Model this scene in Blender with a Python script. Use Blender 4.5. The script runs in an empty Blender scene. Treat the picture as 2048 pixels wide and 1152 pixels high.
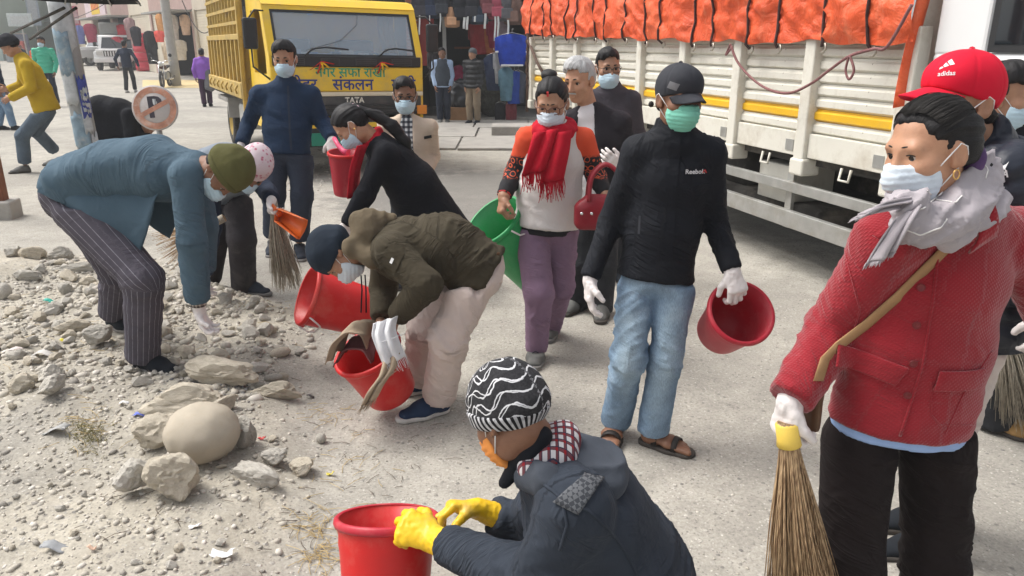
import bpy, bmesh, math, random, time
import numpy as np
from mathutils import Vector, Matrix
from mathutils.bvhtree import BVHTree
T0 = time.time()
random.seed(7)
SC = bpy.context.scene
COL = SC.collection
# ---------------------------------------------------------------- camera, sky, sun, exposure
FPX, PITCH, CAMH = 1500.0, math.radians(18.0),1.66
cam = bpy.data.cameras.new('camera')
cam.sensor_width = 36.0
cam.lens = 36.0*FPX/2048.0
cam.clip_start = 0.05
cam.clip_end = 3000
camo = bpy.data.objects.new('camera', cam)
COL.objects.link(camo)
camo.location = (0,0, CAMH)
camo.rotation_euler = (math.pi/2-PITCH, 0,0)
SC.camera = camo
SUN_EL, SUN_AZ = math.radians(58), math.radians(-75)      # a veiled sun high on the left
w = bpy.data.worlds.new('World')
SC.world = w
w.use_nodes = True
nt = w.node_tree
bg = nt.nodes['Background']
sky = nt.nodes.new('ShaderNodeTexSky')
sky.sky_type = 'NISHITA'
sky.sun_disc = False
sky.sun_elevation = SUN_EL
sky.sun_rotation = SUN_AZ
sky.air_density = 1.0
sky.dust_density = 5.0
sky.ozone_density = 0.6
hs = nt.nodes.new('ShaderNodeHueSaturation')               # a milky, hazy overcast sky: the blue is washed out
hs.inputs['Saturation'].default_value = 0.28
nt.links.new(sky.outputs[0], hs.inputs['Color'])
nt.links.new(hs.outputs[0], bg.inputs[0])
bg.inputs[1].default_value = 0.15
sl = bpy.data.lights.new('sun', 'SUN')
sl.energy = 1.5
sl.angle = math.radians(26)
sl.color = (1.0,0.96,0.9)
so = bpy.data.objects.new('sun', sl)
COL.objects.link(so)
sd = Vector((math.cos(SUN_EL)*math.sin(SUN_AZ), math.cos(SUN_EL)*math.cos(SUN_AZ), math.sin(SUN_EL)))
so.rotation_euler = sd.to_track_quat('Z', 'Y').to_euler()
so.location = (-10,5,30)
SC.view_settings.view_transform = 'Standard'
SC.view_settings.look = 'None'
SC.view_settings.exposure = 0.62
SC.view_settings.gamma = 1.0
SC.view_settings.use_curve_mapping = False
SC.cycles.max_bounces = 6
SC.cycles.transparent_max_bounces = 8
# ---------------------------------------------------------------- small vector helpers
def A(*a):
 return np.array(a, float)
def unit(v):
 v = np.asarray(v, float)
 n = np.linalg.norm(v)
 return v/n if n > 1e-9 else v
CP, SP = math.cos(PITCH), math.sin(PITCH)
def PX(x, y, Y):
 """point of the place seen at photo pixel (x, y) and standing Y metres in front of the camera"""
 u, v = (x-1024.0)/FPX, (576.0-y)/FPX
 d = A(u, CP+v*SP, -SP+v*CP)
 return A(0,0, CAMH)+d*(Y/d[1])
def G(x, y, z=0.0):
 u, v = (x-1024.0)/FPX, (576.0-y)/FPX
 d = A(u, CP+v*SP, -SP+v*CP)
 return A(0,0, CAMH)+d*((z-CAMH)/d[2])
def orth(axis, hint):
 axis = unit(axis)
 h = np.asarray(hint, float)
 h = h-axis*np.dot(h, axis)
 if np.linalg.norm(h) < 1e-6:
  h = np.cross(axis, A(0.3,0.7,0.2))
 return unit(h)
# ---------------------------------------------------------------- noise (numpy)
def _hash(ix, iy, iz):
 h = (ix.astype(np.int64)*374761393+iy.astype(np.int64)*668265263+iz.astype(np.int64)*1274126177) & 0xffffffff
 h = ((h ^ (h >> 13))*1274126177) & 0xffffffff
 h = h ^ (h >> 16)
 return (h & 0xffff)/32767.5-1.0
def vnoise(P):
 P = np.asarray(P, float)
 i = np.floor(P)
 f = P-i
 f = f*f*(3-2*f)
 i = i.astype(np.int64)
 x, y, z = i[:, 0], i[:, 1], i[:, 2]
 fx, fy, fz = f[:, 0], f[:, 1], f[:, 2]
 def L(a, b, t):
  return a+(b-a)*t
 return L(L(L(_hash(x, y, z), _hash(x+1, y, z), fx), L(_hash(x, y+1, z), _hash(x+1, y+1, z), fx), fy),
             L(L(_hash(x, y, z+1), _hash(x+1, y, z+1), fx), L(_hash(x, y+1, z+1), _hash(x+1, y+1, z+1), fx), fy), fz)
def fbm(P, o=3):
 s, a, t = 0,1.0,0
 for k in range(o):
  s = s+a*vnoise(P*2 ** k+17.3*k)
  t += a
  a *= 0.5
 return s/t
# ---------------------------------------------------------------- distance fields -> mesh
class Prim:
 def __init__(s, f, lo, hi):
  s.f, s.lo, s.hi = f, np.asarray(lo, float), np.asarray(hi, float)
 def __call__(s, P):
  return s.f(P)
def cap(a, b, ra, rb=None):
 a, b = np.asarray(a, float), np.asarray(b, float)
 rb = ra if rb is None else rb
 ba = b-a
 L2 = max(float(ba @ ba),1e-9)
 def f(P):
  h = np.clip(((P-a) @ ba)/L2,0,1)
  q = P-a-h[:, None]*ba
  return np.sqrt((q*q).sum(1))-(ra+(rb-ra)*h)
 r = max(ra, rb)
 return Prim(f, np.minimum(a, b)-r, np.maximum(a, b)+r)
def ecap(a, b, A_, B_, side):
 """elliptic limb from a to b; A_, B_ = (half width along side, half depth) at each end"""
 a, b = np.asarray(a, float), np.asarray(b, float)
 ba = b-a
 L2 = max(float(ba @ ba),1e-9)
 ax = unit(ba)
 s = orth(ax, side)
 n = np.cross(ax, s)
 def f(P):
  q0 = P-a
  t = (q0 @ ba)/L2
  h = np.clip(t, 0,1)
  q = q0-h[:, None]*ba
  w_ = A_[0]+(B_[0]-A_[0])*h
  d_ = A_[1]+(B_[1]-A_[1])*h
  m = np.minimum(w_, d_)
  k = np.sqrt((q @ s/w_) ** 2+(q @ n/d_) ** 2+(q @ ax/m) ** 2)
  return (k-1)*m
 r = max(*A_, *B_)
 return Prim(f, np.minimum(a, b)-r, np.maximum(a, b)+r)
def elp(c, r, R=None):
 c = np.asarray(c, float)
 r = np.asarray(r, float)
 R = np.eye(3) if R is None else np.asarray(R, float)
 def f(P):
  q = (P-c) @ R.T
  k = np.sqrt(((q/r) ** 2).sum(1))
  k2 = np.sqrt(((q/r ** 2) ** 2).sum(1))+1e-9
  return k*(k-1)/k2
 m = r.max()
 return Prim(f, c-m, c+m)
def box(c, h, R=None, r=0.0):
 c = np.asarray(c, float)
 h = np.asarray(h, float)
 R = np.eye(3) if R is None else np.asarray(R, float)
 def f(P):
  q = np.abs((P-c) @ R.T)-(h-r)
  return np.sqrt((np.maximum(q, 0) ** 2).sum(1))+np.minimum(q.max(1),0)-r
 m = np.linalg.norm(h)
 return Prim(f, c-m, c+m)
def half(p, n):
 p, n = np.asarray(p, float), unit(n)
 return lambda P: (P-p) @ n
def smin(a, b, k):
 if k <= 0:
  return np.minimum(a, b)
 h = np.maximum(k-np.abs(a-b),0)/k
 return np.minimum(a, b)-h*h*k*0.25
class Fld:
 def __init__(s):
  s.ops, s.lo, s.hi = [], None, None
 def add(s, p, k=0.0):
  s.ops.append(('u', p, k))
  s.lo = p.lo if s.lo is None else np.minimum(s.lo, p.lo)
  s.hi = p.hi if s.hi is None else np.maximum(s.hi, p.hi)
  return s
 def cut(s, f, k=0.0):                  # keep only where f < 0
  s.ops.append(('i', f, k))
  return s
 def sub(s, f, k=0.0):
  s.ops.append(('s', f, k))
  return s
 def off(s, v):
  s.ops.append(('o', v, 0))
  return s
 def __call__(s, P):
  d = None
  for op, f, k in s.ops:
   if op == 'u':
    e = f(P)
    d = e if d is None else smin(d, e, k)
   elif op == 'i':
    d = -smin(-d, -f(P), k)
   elif op == 's':
    d = -smin(-d, f(P), k)
   else:
    d = d-f
  return d
def polygonize(f, res, lo=None, hi=None):
 lo = np.asarray(f.lo if lo is None else lo, float)-3*res
 hi = np.asarray(f.hi if hi is None else hi, float)+3*res
 n = np.ceil((hi-lo)/res).astype(int)+1
 n = ((n+3) // 4)*4+1
 X = [lo[i]+res*np.arange(n[i]) for i in range(3)]
 C = np.stack(np.meshgrid(X[0][::4], X[1][::4], X[2][::4], indexing='ij'),-1)
 dc = f(C.reshape(-1,3)).reshape(C.shape[:3])
 ab = np.abs(dc)
 mn = ab[:-1, :-1, :-1]
 for a in (0,1):
  for b in (0,1):
   for c in (0,1):
    mn = np.minimum(mn, ab[a:ab.shape[0]-1+a, b:ab.shape[1]-1+b, c:ab.shape[2]-1+c])
 near = mn < res*8.5
 near = near.repeat(4,0).repeat(4,1).repeat(4,2)
 m = np.zeros(n, bool)
 for a in (0,1):
  for b in (0,1):
   for c in (0,1):
    m[a:n[0]-1+a, b:n[1]-1+b, c:n[2]-1+c] |= near
 ii = [np.minimum(np.arange(n[i]) // 4, dc.shape[i]-1) for i in range(3)]
 d = np.where(dc[np.ix_(*ii)] < 0,-1.0,1.0)
 I = np.argwhere(m)
 d[m] = f(lo+I*res)
 s = d < 0
 sh = [(a, b, c) for a in (0,1) for b in (0,1) for c in (0,1)]
 cnt = sum(s[a:n[0]-1+a, b:n[1]-1+b, c:n[2]-1+c].astype(np.int8) for a, b, c in sh)
 act = np.argwhere((cnt > 0) & (cnt < 8))
 if len(act) == 0:
  return np.zeros((0,3)), np.zeros((0,4), int)
 ids = -np.ones(n-1, np.int64)
 ids[tuple(act.T)] = np.arange(len(act))
 D = np.stack([d[act[:, 0]+a, act[:, 1]+b, act[:, 2]+c] for a, b, c in sh],1)
 O = np.array(sh, float)
 acc, num = np.zeros((len(act),3)), np.zeros(len(act))
 for p in range(8):
  for q in range(p+1,8):
   if abs(O[p]-O[q]).sum() != 1:
    continue
   x = (D[:, p] < 0) != (D[:, q] < 0)
   t = np.clip(D[x, p]/(D[x, p]-D[x, q]),0,1)
   acc[x] += O[p]+t[:, None]*(O[q]-O[p])
   num[x] += 1
 Vt = lo+(act+acc/num[:, None])*res
 faces = []
 for ax in range(3):
  b, c = (ax+1) % 3,(ax+2) % 3
  sl0 = [slice(None)]*3
  sl1 = [slice(None)]*3
  sl0[ax], sl1[ax] = slice(0,-1), slice(1, None)
  for k in (b, c):
   sl0[k] = sl1[k] = slice(1,-1)
  s0, s1 = s[tuple(sl0)], s[tuple(sl1)]
  E = np.argwhere(s0 != s1)
  if len(E) == 0:
   continue
  fl = s0[tuple(E.T)]
  E[:, b] += 1
  E[:, c] += 1
  def cell(db, dc_):
   e = E.copy()
   e[:, b] += db
   e[:, c] += dc_
   return ids[tuple(e.T)]
  q = np.stack([cell(-1,-1), cell(0,-1), cell(0,0), cell(-1,0)],1)
  q[~fl] = q[~fl][:, ::-1]
  faces.append(q)
 Fq = np.concatenate(faces)
 Fq = Fq[(Fq >= 0).all(1)]
 return Vt, Fq
def vnormals(Vt, Fq):
 a = np.cross(Vt[Fq[:, 2]]-Vt[Fq[:, 0]], Vt[Fq[:, 3]]-Vt[Fq[:, 1]])
 N = np.zeros_like(Vt)
 for k in range(4):
  np.add.at(N, Fq[:, k], a)
 return N/(np.linalg.norm(N, axis=1)[:, None]+1e-12)
def relax(Vt, Fq, it=1, lam=0.5):
 for _ in range(it):
  s, c = np.zeros_like(Vt), np.zeros(len(Vt))
  for k in range(4):
   np.add.at(s, Fq[:, k], Vt[Fq[:, (k+1) % 4]]+Vt[Fq[:, (k+3) % 4]])
   np.add.at(c, Fq[:, k],2)
  Vt = Vt+lam*(s/np.maximum(c, 1)[:, None]-Vt)
 return Vt
# ---------------------------------------------------------------- objects
def mesh_np(name, Vt, Fq, smooth=True):
 me = bpy.data.meshes.new(name)
 me.vertices.add(len(Vt))
 me.vertices.foreach_set('co', np.ascontiguousarray(Vt, np.float32).ravel())
 k = Fq.shape[1]
 me.loops.add(Fq.size)
 me.loops.foreach_set('vertex_index', np.ascontiguousarray(Fq, np.int32).ravel())
 me.polygons.add(len(Fq))
 me.polygons.foreach_set('loop_start', np.arange(0, Fq.size, k, dtype=np.int32))
 me.update(calc_edges=True)
 if smooth:
  me.polygons.foreach_set('use_smooth', np.ones(len(Fq), bool))
 return me
def obj(name, me, mat=None, parent=None, loc=None):
 o = bpy.data.objects.new(name, me)
 COL.objects.link(o)
 if mat is not None and me is not None:
  if isinstance(mat, (list, tuple)):
   for m_ in mat:
    me.materials.append(m_)
  elif len(me.materials) == 0:
   me.materials.append(mat)
 if parent is not None:
  o.parent = parent
 if loc is not None:
  o.location = loc
 return o
def tag(o, label=None, cat=None, group=None, kind=None):
 if label:
  o['label'] = label
 if cat:
  o['category'] = cat
 if group:
  o['group'] = group
 if kind:
  o['kind'] = kind
 return o
def empty(name, loc, label=None, cat=None, group=None, rz=0):
 o = bpy.data.objects.new(name, None)
 COL.objects.link(o)
 o.empty_display_size = 0.1
 o.location = [float(x) for x in loc]
 o.rotation_euler[2] = rz
 return tag(o, label, cat, group)
def origin(parent):
 o = np.zeros(3)
 while parent is not None:
  o = o+np.array(parent.location)
  parent = parent.parent
 return o
def fobj(name, fld, res, mat, parent, disp=None, attrs=None, smooth_it=0):
 """mesh a distance field (world coordinates) as a part of parent"""
 Vt, Fq = polygonize(fld, res*1.2)
 if smooth_it:
  Vt = relax(Vt, Fq, smooth_it)
 at = attrs(Vt) if attrs else None
 if disp is not None:
  Vt = Vt+vnormals(Vt, Fq)*disp(Vt)[:, None]
 me = mesh_np(name, Vt-origin(parent), Fq)
 if at:
  for k, v in at.items():
   me.attributes.new(k, 'FLOAT', 'POINT').data.foreach_set('value', np.ascontiguousarray(v, np.float32))
 o = obj(name, me, mat, parent)
 return o
class MB:
 """collects boxes, tubes, lathes and sheets into one mesh"""
 def __init__(s):
  s.v, s.f, s.sm = [],[],[]
 def raw(s, V_, F_, sm=False):
  n = len(s.v)
  s.v += [tuple(float(c) for c in p) for p in V_]
  s.f += [tuple(i+n for i in q) for q in F_]
  s.sm += [sm]*len(F_)
  return s
 def box(s, c, h, R=None, bev=0.0):
  c, h = np.asarray(c, float), np.asarray(h, float)
  R = np.eye(3) if R is None else np.asarray(R, float)     # rows = axes
  if bev <= 0:
   P = [c+(np.array(q)*h) @ R for q in ((-1,-1,-1),(1,-1,-1),(1,1,-1),(-1,1,-1),(-1,-1,1),(1,-1,1),(1,1,1),(-1,1,1))]
   return s.raw(P, [(0,3,2,1),(4,5,6,7),(0,1,5,4),(1,2,6,5),(2,3,7,6),(3,0,4,7)])
  b = min(bev, min(h)*0.9)
  bm = bmesh.new()
  bmesh.ops.create_cube(bm, size=2.0)
  for v_ in bm.verts:
   v_.co = Vector((v_.co.x*h[0], v_.co.y*h[1], v_.co.z*h[2]))
  bmesh.ops.bevel(bm, geom=bm.edges[:], offset=b, segments=2, profile=0.5, affect='EDGES')
  V_ = [c+np.array(v_.co) @ R for v_ in bm.verts]
  bm.verts.index_update()
  F_ = [[v_.index for v_ in f_.verts] for f_ in bm.faces]
  bm.free()
  return s.raw(V_, F_, False)
 def tube(s, pts, r, n=8, closed=False, caps=True):
  pts = [np.asarray(p, float) for p in pts]
  m = len(pts)
  r = [r]*m if np.isscalar(r) else list(r)
  V_, F_ = [],[]
  prev = None
  for i in range(m):
   t = unit(pts[min(i+1, m-1)]-pts[max(i-1,0)]) if not closed else unit(pts[(i+1) % m]-pts[i-1])
   if prev is None:
    u = orth(t, A(0,0,1) if abs(t[2]) < 0.9 else A(1,0,0))
   else:
    u = orth(t, prev)
   prev = u
   v = np.cross(t, u)
   for k in range(n):
    a = 2*math.pi*k/n
    V_.append(pts[i]+r[i]*(math.cos(a)*u+math.sin(a)*v))
  for i in range(m if closed else m-1):
   j = (i+1) % m
   for k in range(n):
    F_.append((i*n+k, i*n+(k+1) % n, j*n+(k+1) % n, j*n+k))
  s.raw(V_, F_, True)
  if caps and not closed:
   b = len(s.v)-len(V_)
   s.f.append(tuple(b+k for k in range(n))[::-1])
   s.f.append(tuple(b+(m-1)*n+k for k in range(n)))
   s.sm += [False, False]
  return s
 def lathe(s, prof, c, ax=(0,0,1), n=32, hint=(1,0,0), sm=True):
  """prof = [(radius, height)...] about axis ax through c"""
  c, ax = np.asarray(c, float), unit(ax)
  u = orth(ax, hint)
  v = np.cross(ax, u)
  V_, F_ = [],[]
  for r, h in prof:
   for k in range(n):
    a = 2*math.pi*k/n
    V_.append(c+ax*h+r*(math.cos(a)*u+math.sin(a)*v))
  for i in range(len(prof)-1):
   for k in range(n):
    F_.append((i*n+k, i*n+(k+1) % n, (i+1)*n+(k+1) % n, (i+1)*n+k))
  return s.raw(V_, F_, sm)
 def sheet(s, grid, sm=True, thick=0.0):
  """grid[i][j] of points -> quads; with thick, a closed slab"""
  g = np.asarray(grid, float)
  a, b = g.shape[:2]
  F_ = [(i*b+j, i*b+j+1,(i+1)*b+j+1,(i+1)*b+j) for i in range(a-1) for j in range(b-1)]
  if thick == 0:
   return s.raw(g.reshape(-1,3), F_, sm)
  gu = np.gradient(g, axis=0)
  gv = np.gradient(g, axis=1)
  N = np.cross(gv, gu)
  N /= np.linalg.norm(N, axis=2)[..., None]+1e-12
  g2 = g-N*thick
  n = a*b
  F2 = [tuple(i+n for i in q[::-1]) for q in F_]
  rim = [(i, 0) for i in range(a)]+[(a-1, j) for j in range(1, b)]+[(i, b-1) for i in range(a-2,-1,-1)]+[(0, j) for j in range(b-2,0,-1)]
  R_ = []
  for k in range(len(rim)):
   p, q = rim[k], rim[(k+1) % len(rim)]
   i0, i1 = p[0]*b+p[1], q[0]*b+q[1]
   R_.append((i1, i0, i0+n, i1+n))
  return s.raw(np.concatenate([g.reshape(-1,3), g2.reshape(-1,3)]), F_+F2+[r_[::-1] for r_ in R_], sm)
 def mesh(s, name, off=None, fix=True):
  me = bpy.data.meshes.new(name)
  off = np.zeros(3) if off is None else np.asarray(off, float)
  me.from_pydata([tuple(np.array(p)-off) for p in s.v],[], s.f)
  me.polygons.foreach_set('use_smooth', np.array(s.sm, bool))
  if fix:
   bm = bmesh.new()
   bm.from_mesh(me)
   bmesh.ops.recalc_face_normals(bm, faces=bm.faces[:])
   bm.to_mesh(me)
   bm.free()
  me.update()
  return me
 def build(s, name, mat, parent=None, local=False, fix=True):
  """points are world coordinates unless local"""
  return obj(name, s.mesh(name, None if local else origin(parent), fix), mat, parent)
 def thing(s, name, mat, base, label, cat, group=None):
  o = obj(name, s.mesh(name, base), mat, None, [float(x) for x in base])
  return tag(o, label, cat, group)
def copy_tree(o, parent=None):
 c = o.copy()
 COL.objects.link(c)
 if parent is not None:
  c.parent = parent
 for ch in [x for x in bpy.data.objects if x.parent == o]:
  copy_tree(ch, c)
 return c
def frame_xy(rz, tilt=0.0):
 c, s_ = math.cos(rz), math.sin(rz)
 return np.array([[c, s_, 0],[-s_, c, 0],[0,0,1.0]])
# ---------------------------------------------------------------- materials
def nodes(name):
 m = bpy.data.materials.new(name)
 m.use_nodes = True
 t = m.node_tree
 return m, t, t.nodes['Principled BSDF']
def N(t, kind, **kw):
 n = t.nodes.new('ShaderNode'+kind)
 for k, v in kw.items():
  if k in n.inputs:
   n.inputs[k].default_value = v
  else:
   setattr(n, k, v)
 return n
def L(t, a, b):
 t.links.new(a, b)
def coord(t, which='Object', scale=(1,1,1), rot=(0,0,0)):
 c = N(t, 'TexCoord')
 mp = N(t, 'Mapping')
 mp.inputs['Scale'].default_value = scale
 mp.inputs['Rotation'].default_value = rot
 L(t, c.outputs[which], mp.inputs['Vector'])
 return mp.outputs[0]
def c4(c, k=1.0):
 return (min(1, c[0]*k), min(1, c[1]*k), min(1, c[2]*k),1)
def ramp(t, fac, stops):
 r = N(t, 'ValToRGB')
 el = r.color_ramp.elements
 while len(el) < len(stops):
  el.new(0.5)
 for e, (p, c) in zip(el, stops):
  e.position = p
  e.color = c if len(c) == 4 else (*c, 1)
 L(t, fac, r.inputs[0])
 return r.outputs[0]
def mixc(t, fac, a, b, mode='MIX'):
 n = N(t, 'Mix', data_type='RGBA', blend_type=mode)
 for s_, v in ((0, fac),(6, a),(7, b)):
  if hasattr(v, 'links'):
   L(t, v, n.inputs[s_])
  elif s_ == 0:
   n.inputs[0].default_value = v
  else:
   n.inputs[s_].default_value = v if len(v) == 4 else (*v, 1)
 return n.outputs[2]
def math_(t, op, a, b=None, c=None):
 n = N(t, 'Math', operation=op)
 for i, v in enumerate((a, b, c)):
  if v is None:
   continue
  if hasattr(v, 'links'):
   L(t, v, n.inputs[i])
  else:
   n.inputs[i].default_value = v
 return n.outputs[0]
def noise(t, vec, scale, detail=4, rough=0.55, dist=0.0):
 n = N(t, 'TexNoise', Scale=scale, Detail=detail, Roughness=rough, Distortion=dist)
 L(t, vec, n.inputs['Vector'])
 return n.outputs['Fac']
def bump(t, b, h, strength, dist=0.01, prev=None):
 n = N(t, 'Bump', Strength=strength, Distance=dist)
 L(t, h, n.inputs['Height'])
 if prev is not None:
  L(t, prev, n.inputs['Normal'])
 L(t, n.outputs[0], b.inputs['Normal'])
 return n.outputs[0]
def attr(t, name):
 n = N(t, 'Attribute', attribute_name=name)
 return n.outputs['Fac']
def mat(name, col, rough=0.75, var=0.12, vscale=6.0, bs=None, bd=0.002, bstr=0.4, metal=0.0, spec=0.4, sheen=0.0, dirt=None, fold=0.0, dscale=3.0, coat=0.0, chips=None):
 """plain surface: mottled colour, optional fine relief bs (scale), soft folds, dust patches"""
 m, t, b = nodes(name)
 v = coord(t)
 n1 = noise(t, v, vscale, 5,0.6)
 c = ramp(t, n1,[(0.25, c4(col, 1-var)),(0.75, c4(col, 1+var))])
 if dirt:
  dn = noise(t, v, dscale, 6,0.7)
  f = ramp(t, dn, [(0.5,(0,0,0)),(0.72,(1,1,1))])
  c = mixc(t, math_(t, 'MULTIPLY', f, dirt[1]), c, c4(dirt[0]))
 if chips:
  cn = ramp(t, noise(t, v, chips[1],5,0.75,0.3),[(chips[2],(0,0,0)),(chips[2]+0.02,(1,1,1))])
  c = mixc(t, math_(t, 'MULTIPLY', cn, 0.85), c, c4(chips[0]))
 L(t, c, b.inputs['Base Color'])
 b.inputs['Roughness'].default_value = rough
 b.inputs['Metallic'].default_value = metal
 b.inputs['Specular IOR Level'].default_value = spec
 b.inputs['Coat Weight'].default_value = coat
 if sheen:
  b.inputs['Sheen Weight'].default_value = sheen
  b.inputs['Sheen Roughness'].default_value = 0.5
  b.inputs['Sheen Tint'].default_value = c4(col, 2.0)
 prev = None
 if fold:
  prev = bump(t, b, noise(t, v, 9.0,3,0.5,1.2), fold, 0.03)
 if bs:
  bump(t, b, noise(t, v, bs, 3,0.6), bstr, bd, prev)
 return m
def creases(t, b, prev, strength=0.6, dist=0.012):
 """fine pulled folds that run across each limb (attributes u, v)"""
 k = N(t, 'CombineXYZ')
 u, v = attr(t, 'u'), attr(t, 'v')
 L(t, math_(t, 'MULTIPLY', u, 7.0), k.inputs[0])
 L(t, math_(t, 'ADD', math_(t, 'MULTIPLY', v, 30.0), math_(t, 'MULTIPLY', u, 14.0)), k.inputs[1])
 n = noise(t, k.outputs[0],1.0,3,0.5,0.8)
 r = math_(t, 'POWER', math_(t, 'SUBTRACT', 1.0, math_(t, 'ABSOLUTE', math_(t, 'MULTIPLY', math_(t, 'SUBTRACT', n, 0.5),3.0))),2.0)
 r = math_(t, 'MULTIPLY', r, ramp(t, noise(t, coord(t),6.5,3,0.6,0.5),[(0.40,(0.05,0.05,0.05)),(0.66,(1,1,1))]))
 return bump(t, b, r, strength*1.25, dist, prev)
def cloth(name, col, rough=0.9, var=0.12, fold=0.35, weave=420, sheen=0.25, bstr=0.35, dirt=None):
 m = mat(name, col, rough, var, 5.0, None, 0.0015, bstr, 0,0.25, sheen, dirt, 0)
 t = m.node_tree
 b = t.nodes['Principled BSDF']
 p = creases(t, b, None, min(1.0, fold*1.4),0.011)
 bump(t, b, noise(t, coord(t), weave, 3,0.6), bstr, 0.0015, p)
 return m
def plain(name, col, rough=0.5, metal=0.0, spec=0.5):
 m, t, b = nodes(name)
 b.inputs['Base Color'].default_value = c4(col)
 b.inputs['Roughness'].default_value = rough
 b.inputs['Metallic'].default_value = metal
 b.inputs['Specular IOR Level'].default_value = spec
 return m
def skin(name, col):
 m, t, b = nodes(name)
 v = coord(t)
 c = ramp(t, noise(t, v, 22,8,0.75),[(0.25, c4((col[0]*0.8, col[1]*0.68, col[2]*0.62))),(0.5, c4(col)),(0.75, c4((col[0]*1.16, col[1]*1.12, col[2]*1.05),1.0))])
 L(t, c, b.inputs['Base Color'])
 b.inputs['Roughness'].default_value = 0.5
 b.inputs['Subsurface Weight'].default_value = 0.08
 b.inputs['Subsurface Radius'].default_value = (0.02,0.008,0.005)
 b.inputs['Subsurface Scale'].default_value = 0.3
 bump(t, b, noise(t, v, 170,5,0.7),0.3,0.0018)
 return m
def hairmat(name, col, spec=0.5):
 m, t, b = nodes(name)
 u = attr(t, 'hu')                      # across the strands
 k = N(t, 'CombineXYZ')
 L(t, u, k.inputs[0])
 L(t, attr(t, 'hv'), k.inputs[1])
 n1 = noise(t, k.outputs[0],1.0,4,0.7)
 c = ramp(t, n1,[(0.3, c4(col, 0.5)),(0.7, c4(col, 1.6))])
 L(t, c, b.inputs['Base Color'])
 b.inputs['Roughness'].default_value = 0.5
 b.inputs['Specular IOR Level'].default_value = spec*0.5
 bump(t, b, n1,0.7,0.004)
 return m
def stripes(name, base, line, period, width, var=0.12, extra=None):
 """woven stripes that run along each limb (attribute u = distance around it)"""
 m, t, b = nodes(name)
 v = coord(t)
 u = attr(t, 'u')
 f = math_(t, 'FRACT', math_(t, 'DIVIDE', u, period))
 d = math_(t, 'ABSOLUTE', math_(t, 'SUBTRACT', f, 0.5))
 s_ = ramp(t, d, [(max(0.0, width-0.03),(1,1,1)),(width+0.03,(0,0,0))])
 bc = ramp(t, noise(t, v, 7,5),[(0.3, c4(base, 1-var)),(0.7, c4(base, 1+var))])
 s2 = math_(t, 'MULTIPLY', s_, ramp(t, noise(t, v, 60,2),[(0.2,(0.4,0.4,0.4)),(0.6,(1,1,1))]))
 L(t, mixc(t, s2, bc, c4(line)), b.inputs['Base Color'])
 b.inputs['Roughness'].default_value = 0.9
 b.inputs['Specular IOR Level'].default_value = 0.2
 p = creases(t, b, None, 0.45,0.010)
 bump(t, b, noise(t, v, 400,2),0.3,0.0015, p)
 return m
def checks(name, base, c1, c2, scale, w1=0.45, ax=(0,2), c3=None):
 """tartan: two crossing sets of bands in object space"""
 m, t, b = nodes(name)
 v = coord(t, 'Object', (scale,)*3)
 sp = N(t, 'SeparateXYZ')
 L(t, v, sp.inputs[0])
 def band(o, w_, ph=0.0):
  f = math_(t, 'FRACT', math_(t, 'ADD', o, ph))
  return math_(t, 'LESS_THAN', f, w_)
 p, q = sp.outputs[ax[0]], sp.outputs[ax[1]]
 a = math_(t, 'ADD', band(p, w1), band(q, w1))
 col = ramp(t, math_(t, 'MULTIPLY', a, 0.5),[(0.0, c4(base)),(0.5, c4(c1)),(1.0, c4(c2))])
 if c3:
  e = math_(t, 'MAXIMUM', band(p, 0.1,0.68), band(q, 0.1,0.68))
  col = mixc(t, e, col, c4(c3))
 L(t, col, b.inputs['Base Color'])
 b.inputs['Roughness'].default_value = 0.9
 bump(t, b, noise(t, v, 6,3),0.3,0.004)
 return m
def quilt(name, col, scale=60, strength=0.7):
 m, t, b = nodes(name)
 v = coord(t)
 c = ramp(t, noise(t, v, 6,5,0.6),[(0.25, c4(col, 0.86)),(0.75, c4(col, 1.12))])
 w1 = N(t, 'TexWave', wave_type='BANDS', bands_direction='DIAGONAL', Scale=scale, Distortion=0.6, Detail=1)
 w1.inputs['Detail Scale'].default_value = 2.0
 L(t, v, w1.inputs['Vector'])
 v2 = coord(t, 'Object', (-1,1,1))
 w2 = N(t, 'TexWave', wave_type='BANDS', bands_direction='DIAGONAL', Scale=scale, Distortion=0.6, Detail=1)
 L(t, v2, w2.inputs['Vector'])
 h = math_(t, 'MULTIPLY', w1.outputs['Fac'], w2.outputs['Fac'])
 L(t, mixc(t, math_(t, 'MULTIPLY', h, 0.25), c, c4(col, 1.5)), b.inputs['Base Color'])
 b.inputs['Roughness'].default_value = 0.85
 b.inputs['Specular IOR Level'].default_value = 0.25
 b.inputs['Sheen Weight'].default_value = 0.3
 p = creases(t, b, None, 0.35,0.010)
 bump(t, b, h, strength, 0.004, p)
 return m
def denim(name, col):
 m, t, b = nodes(name)
 v = coord(t)
 n1 = noise(t, v, 5.5,5,0.65,0.4)
 c = ramp(t, n1,[(0.3, c4(col, 0.62)),(0.5, c4(col)),(0.72, c4((col[0]*1.7, col[1]*1.45, col[2]*1.25)))])
 f = math_(t, 'POWER', attr(t, 'fade'),1.0)
 c = mixc(t, math_(t, 'MULTIPLY', f, 0.75), c, c4((col[0]*2.6, col[1]*2.1, col[2]*1.6)))
 fine = noise(t, coord(t, 'Object', (1,1,0.15)),500,2)
 c = mixc(t, 0.35, c, ramp(t, fine, [(0.35,(0.25,0.25,0.25)),(0.65,(0.75,0.75,0.75))]), 'OVERLAY')
 L(t, c, b.inputs['Base Color'])
 b.inputs['Roughness'].default_value = 0.9
 b.inputs['Specular IOR Level'].default_value = 0.2
 p = creases(t, b, None, 0.45,0.010)
 bump(t, b, fine, 0.3,0.0015, p)
 return m
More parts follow.
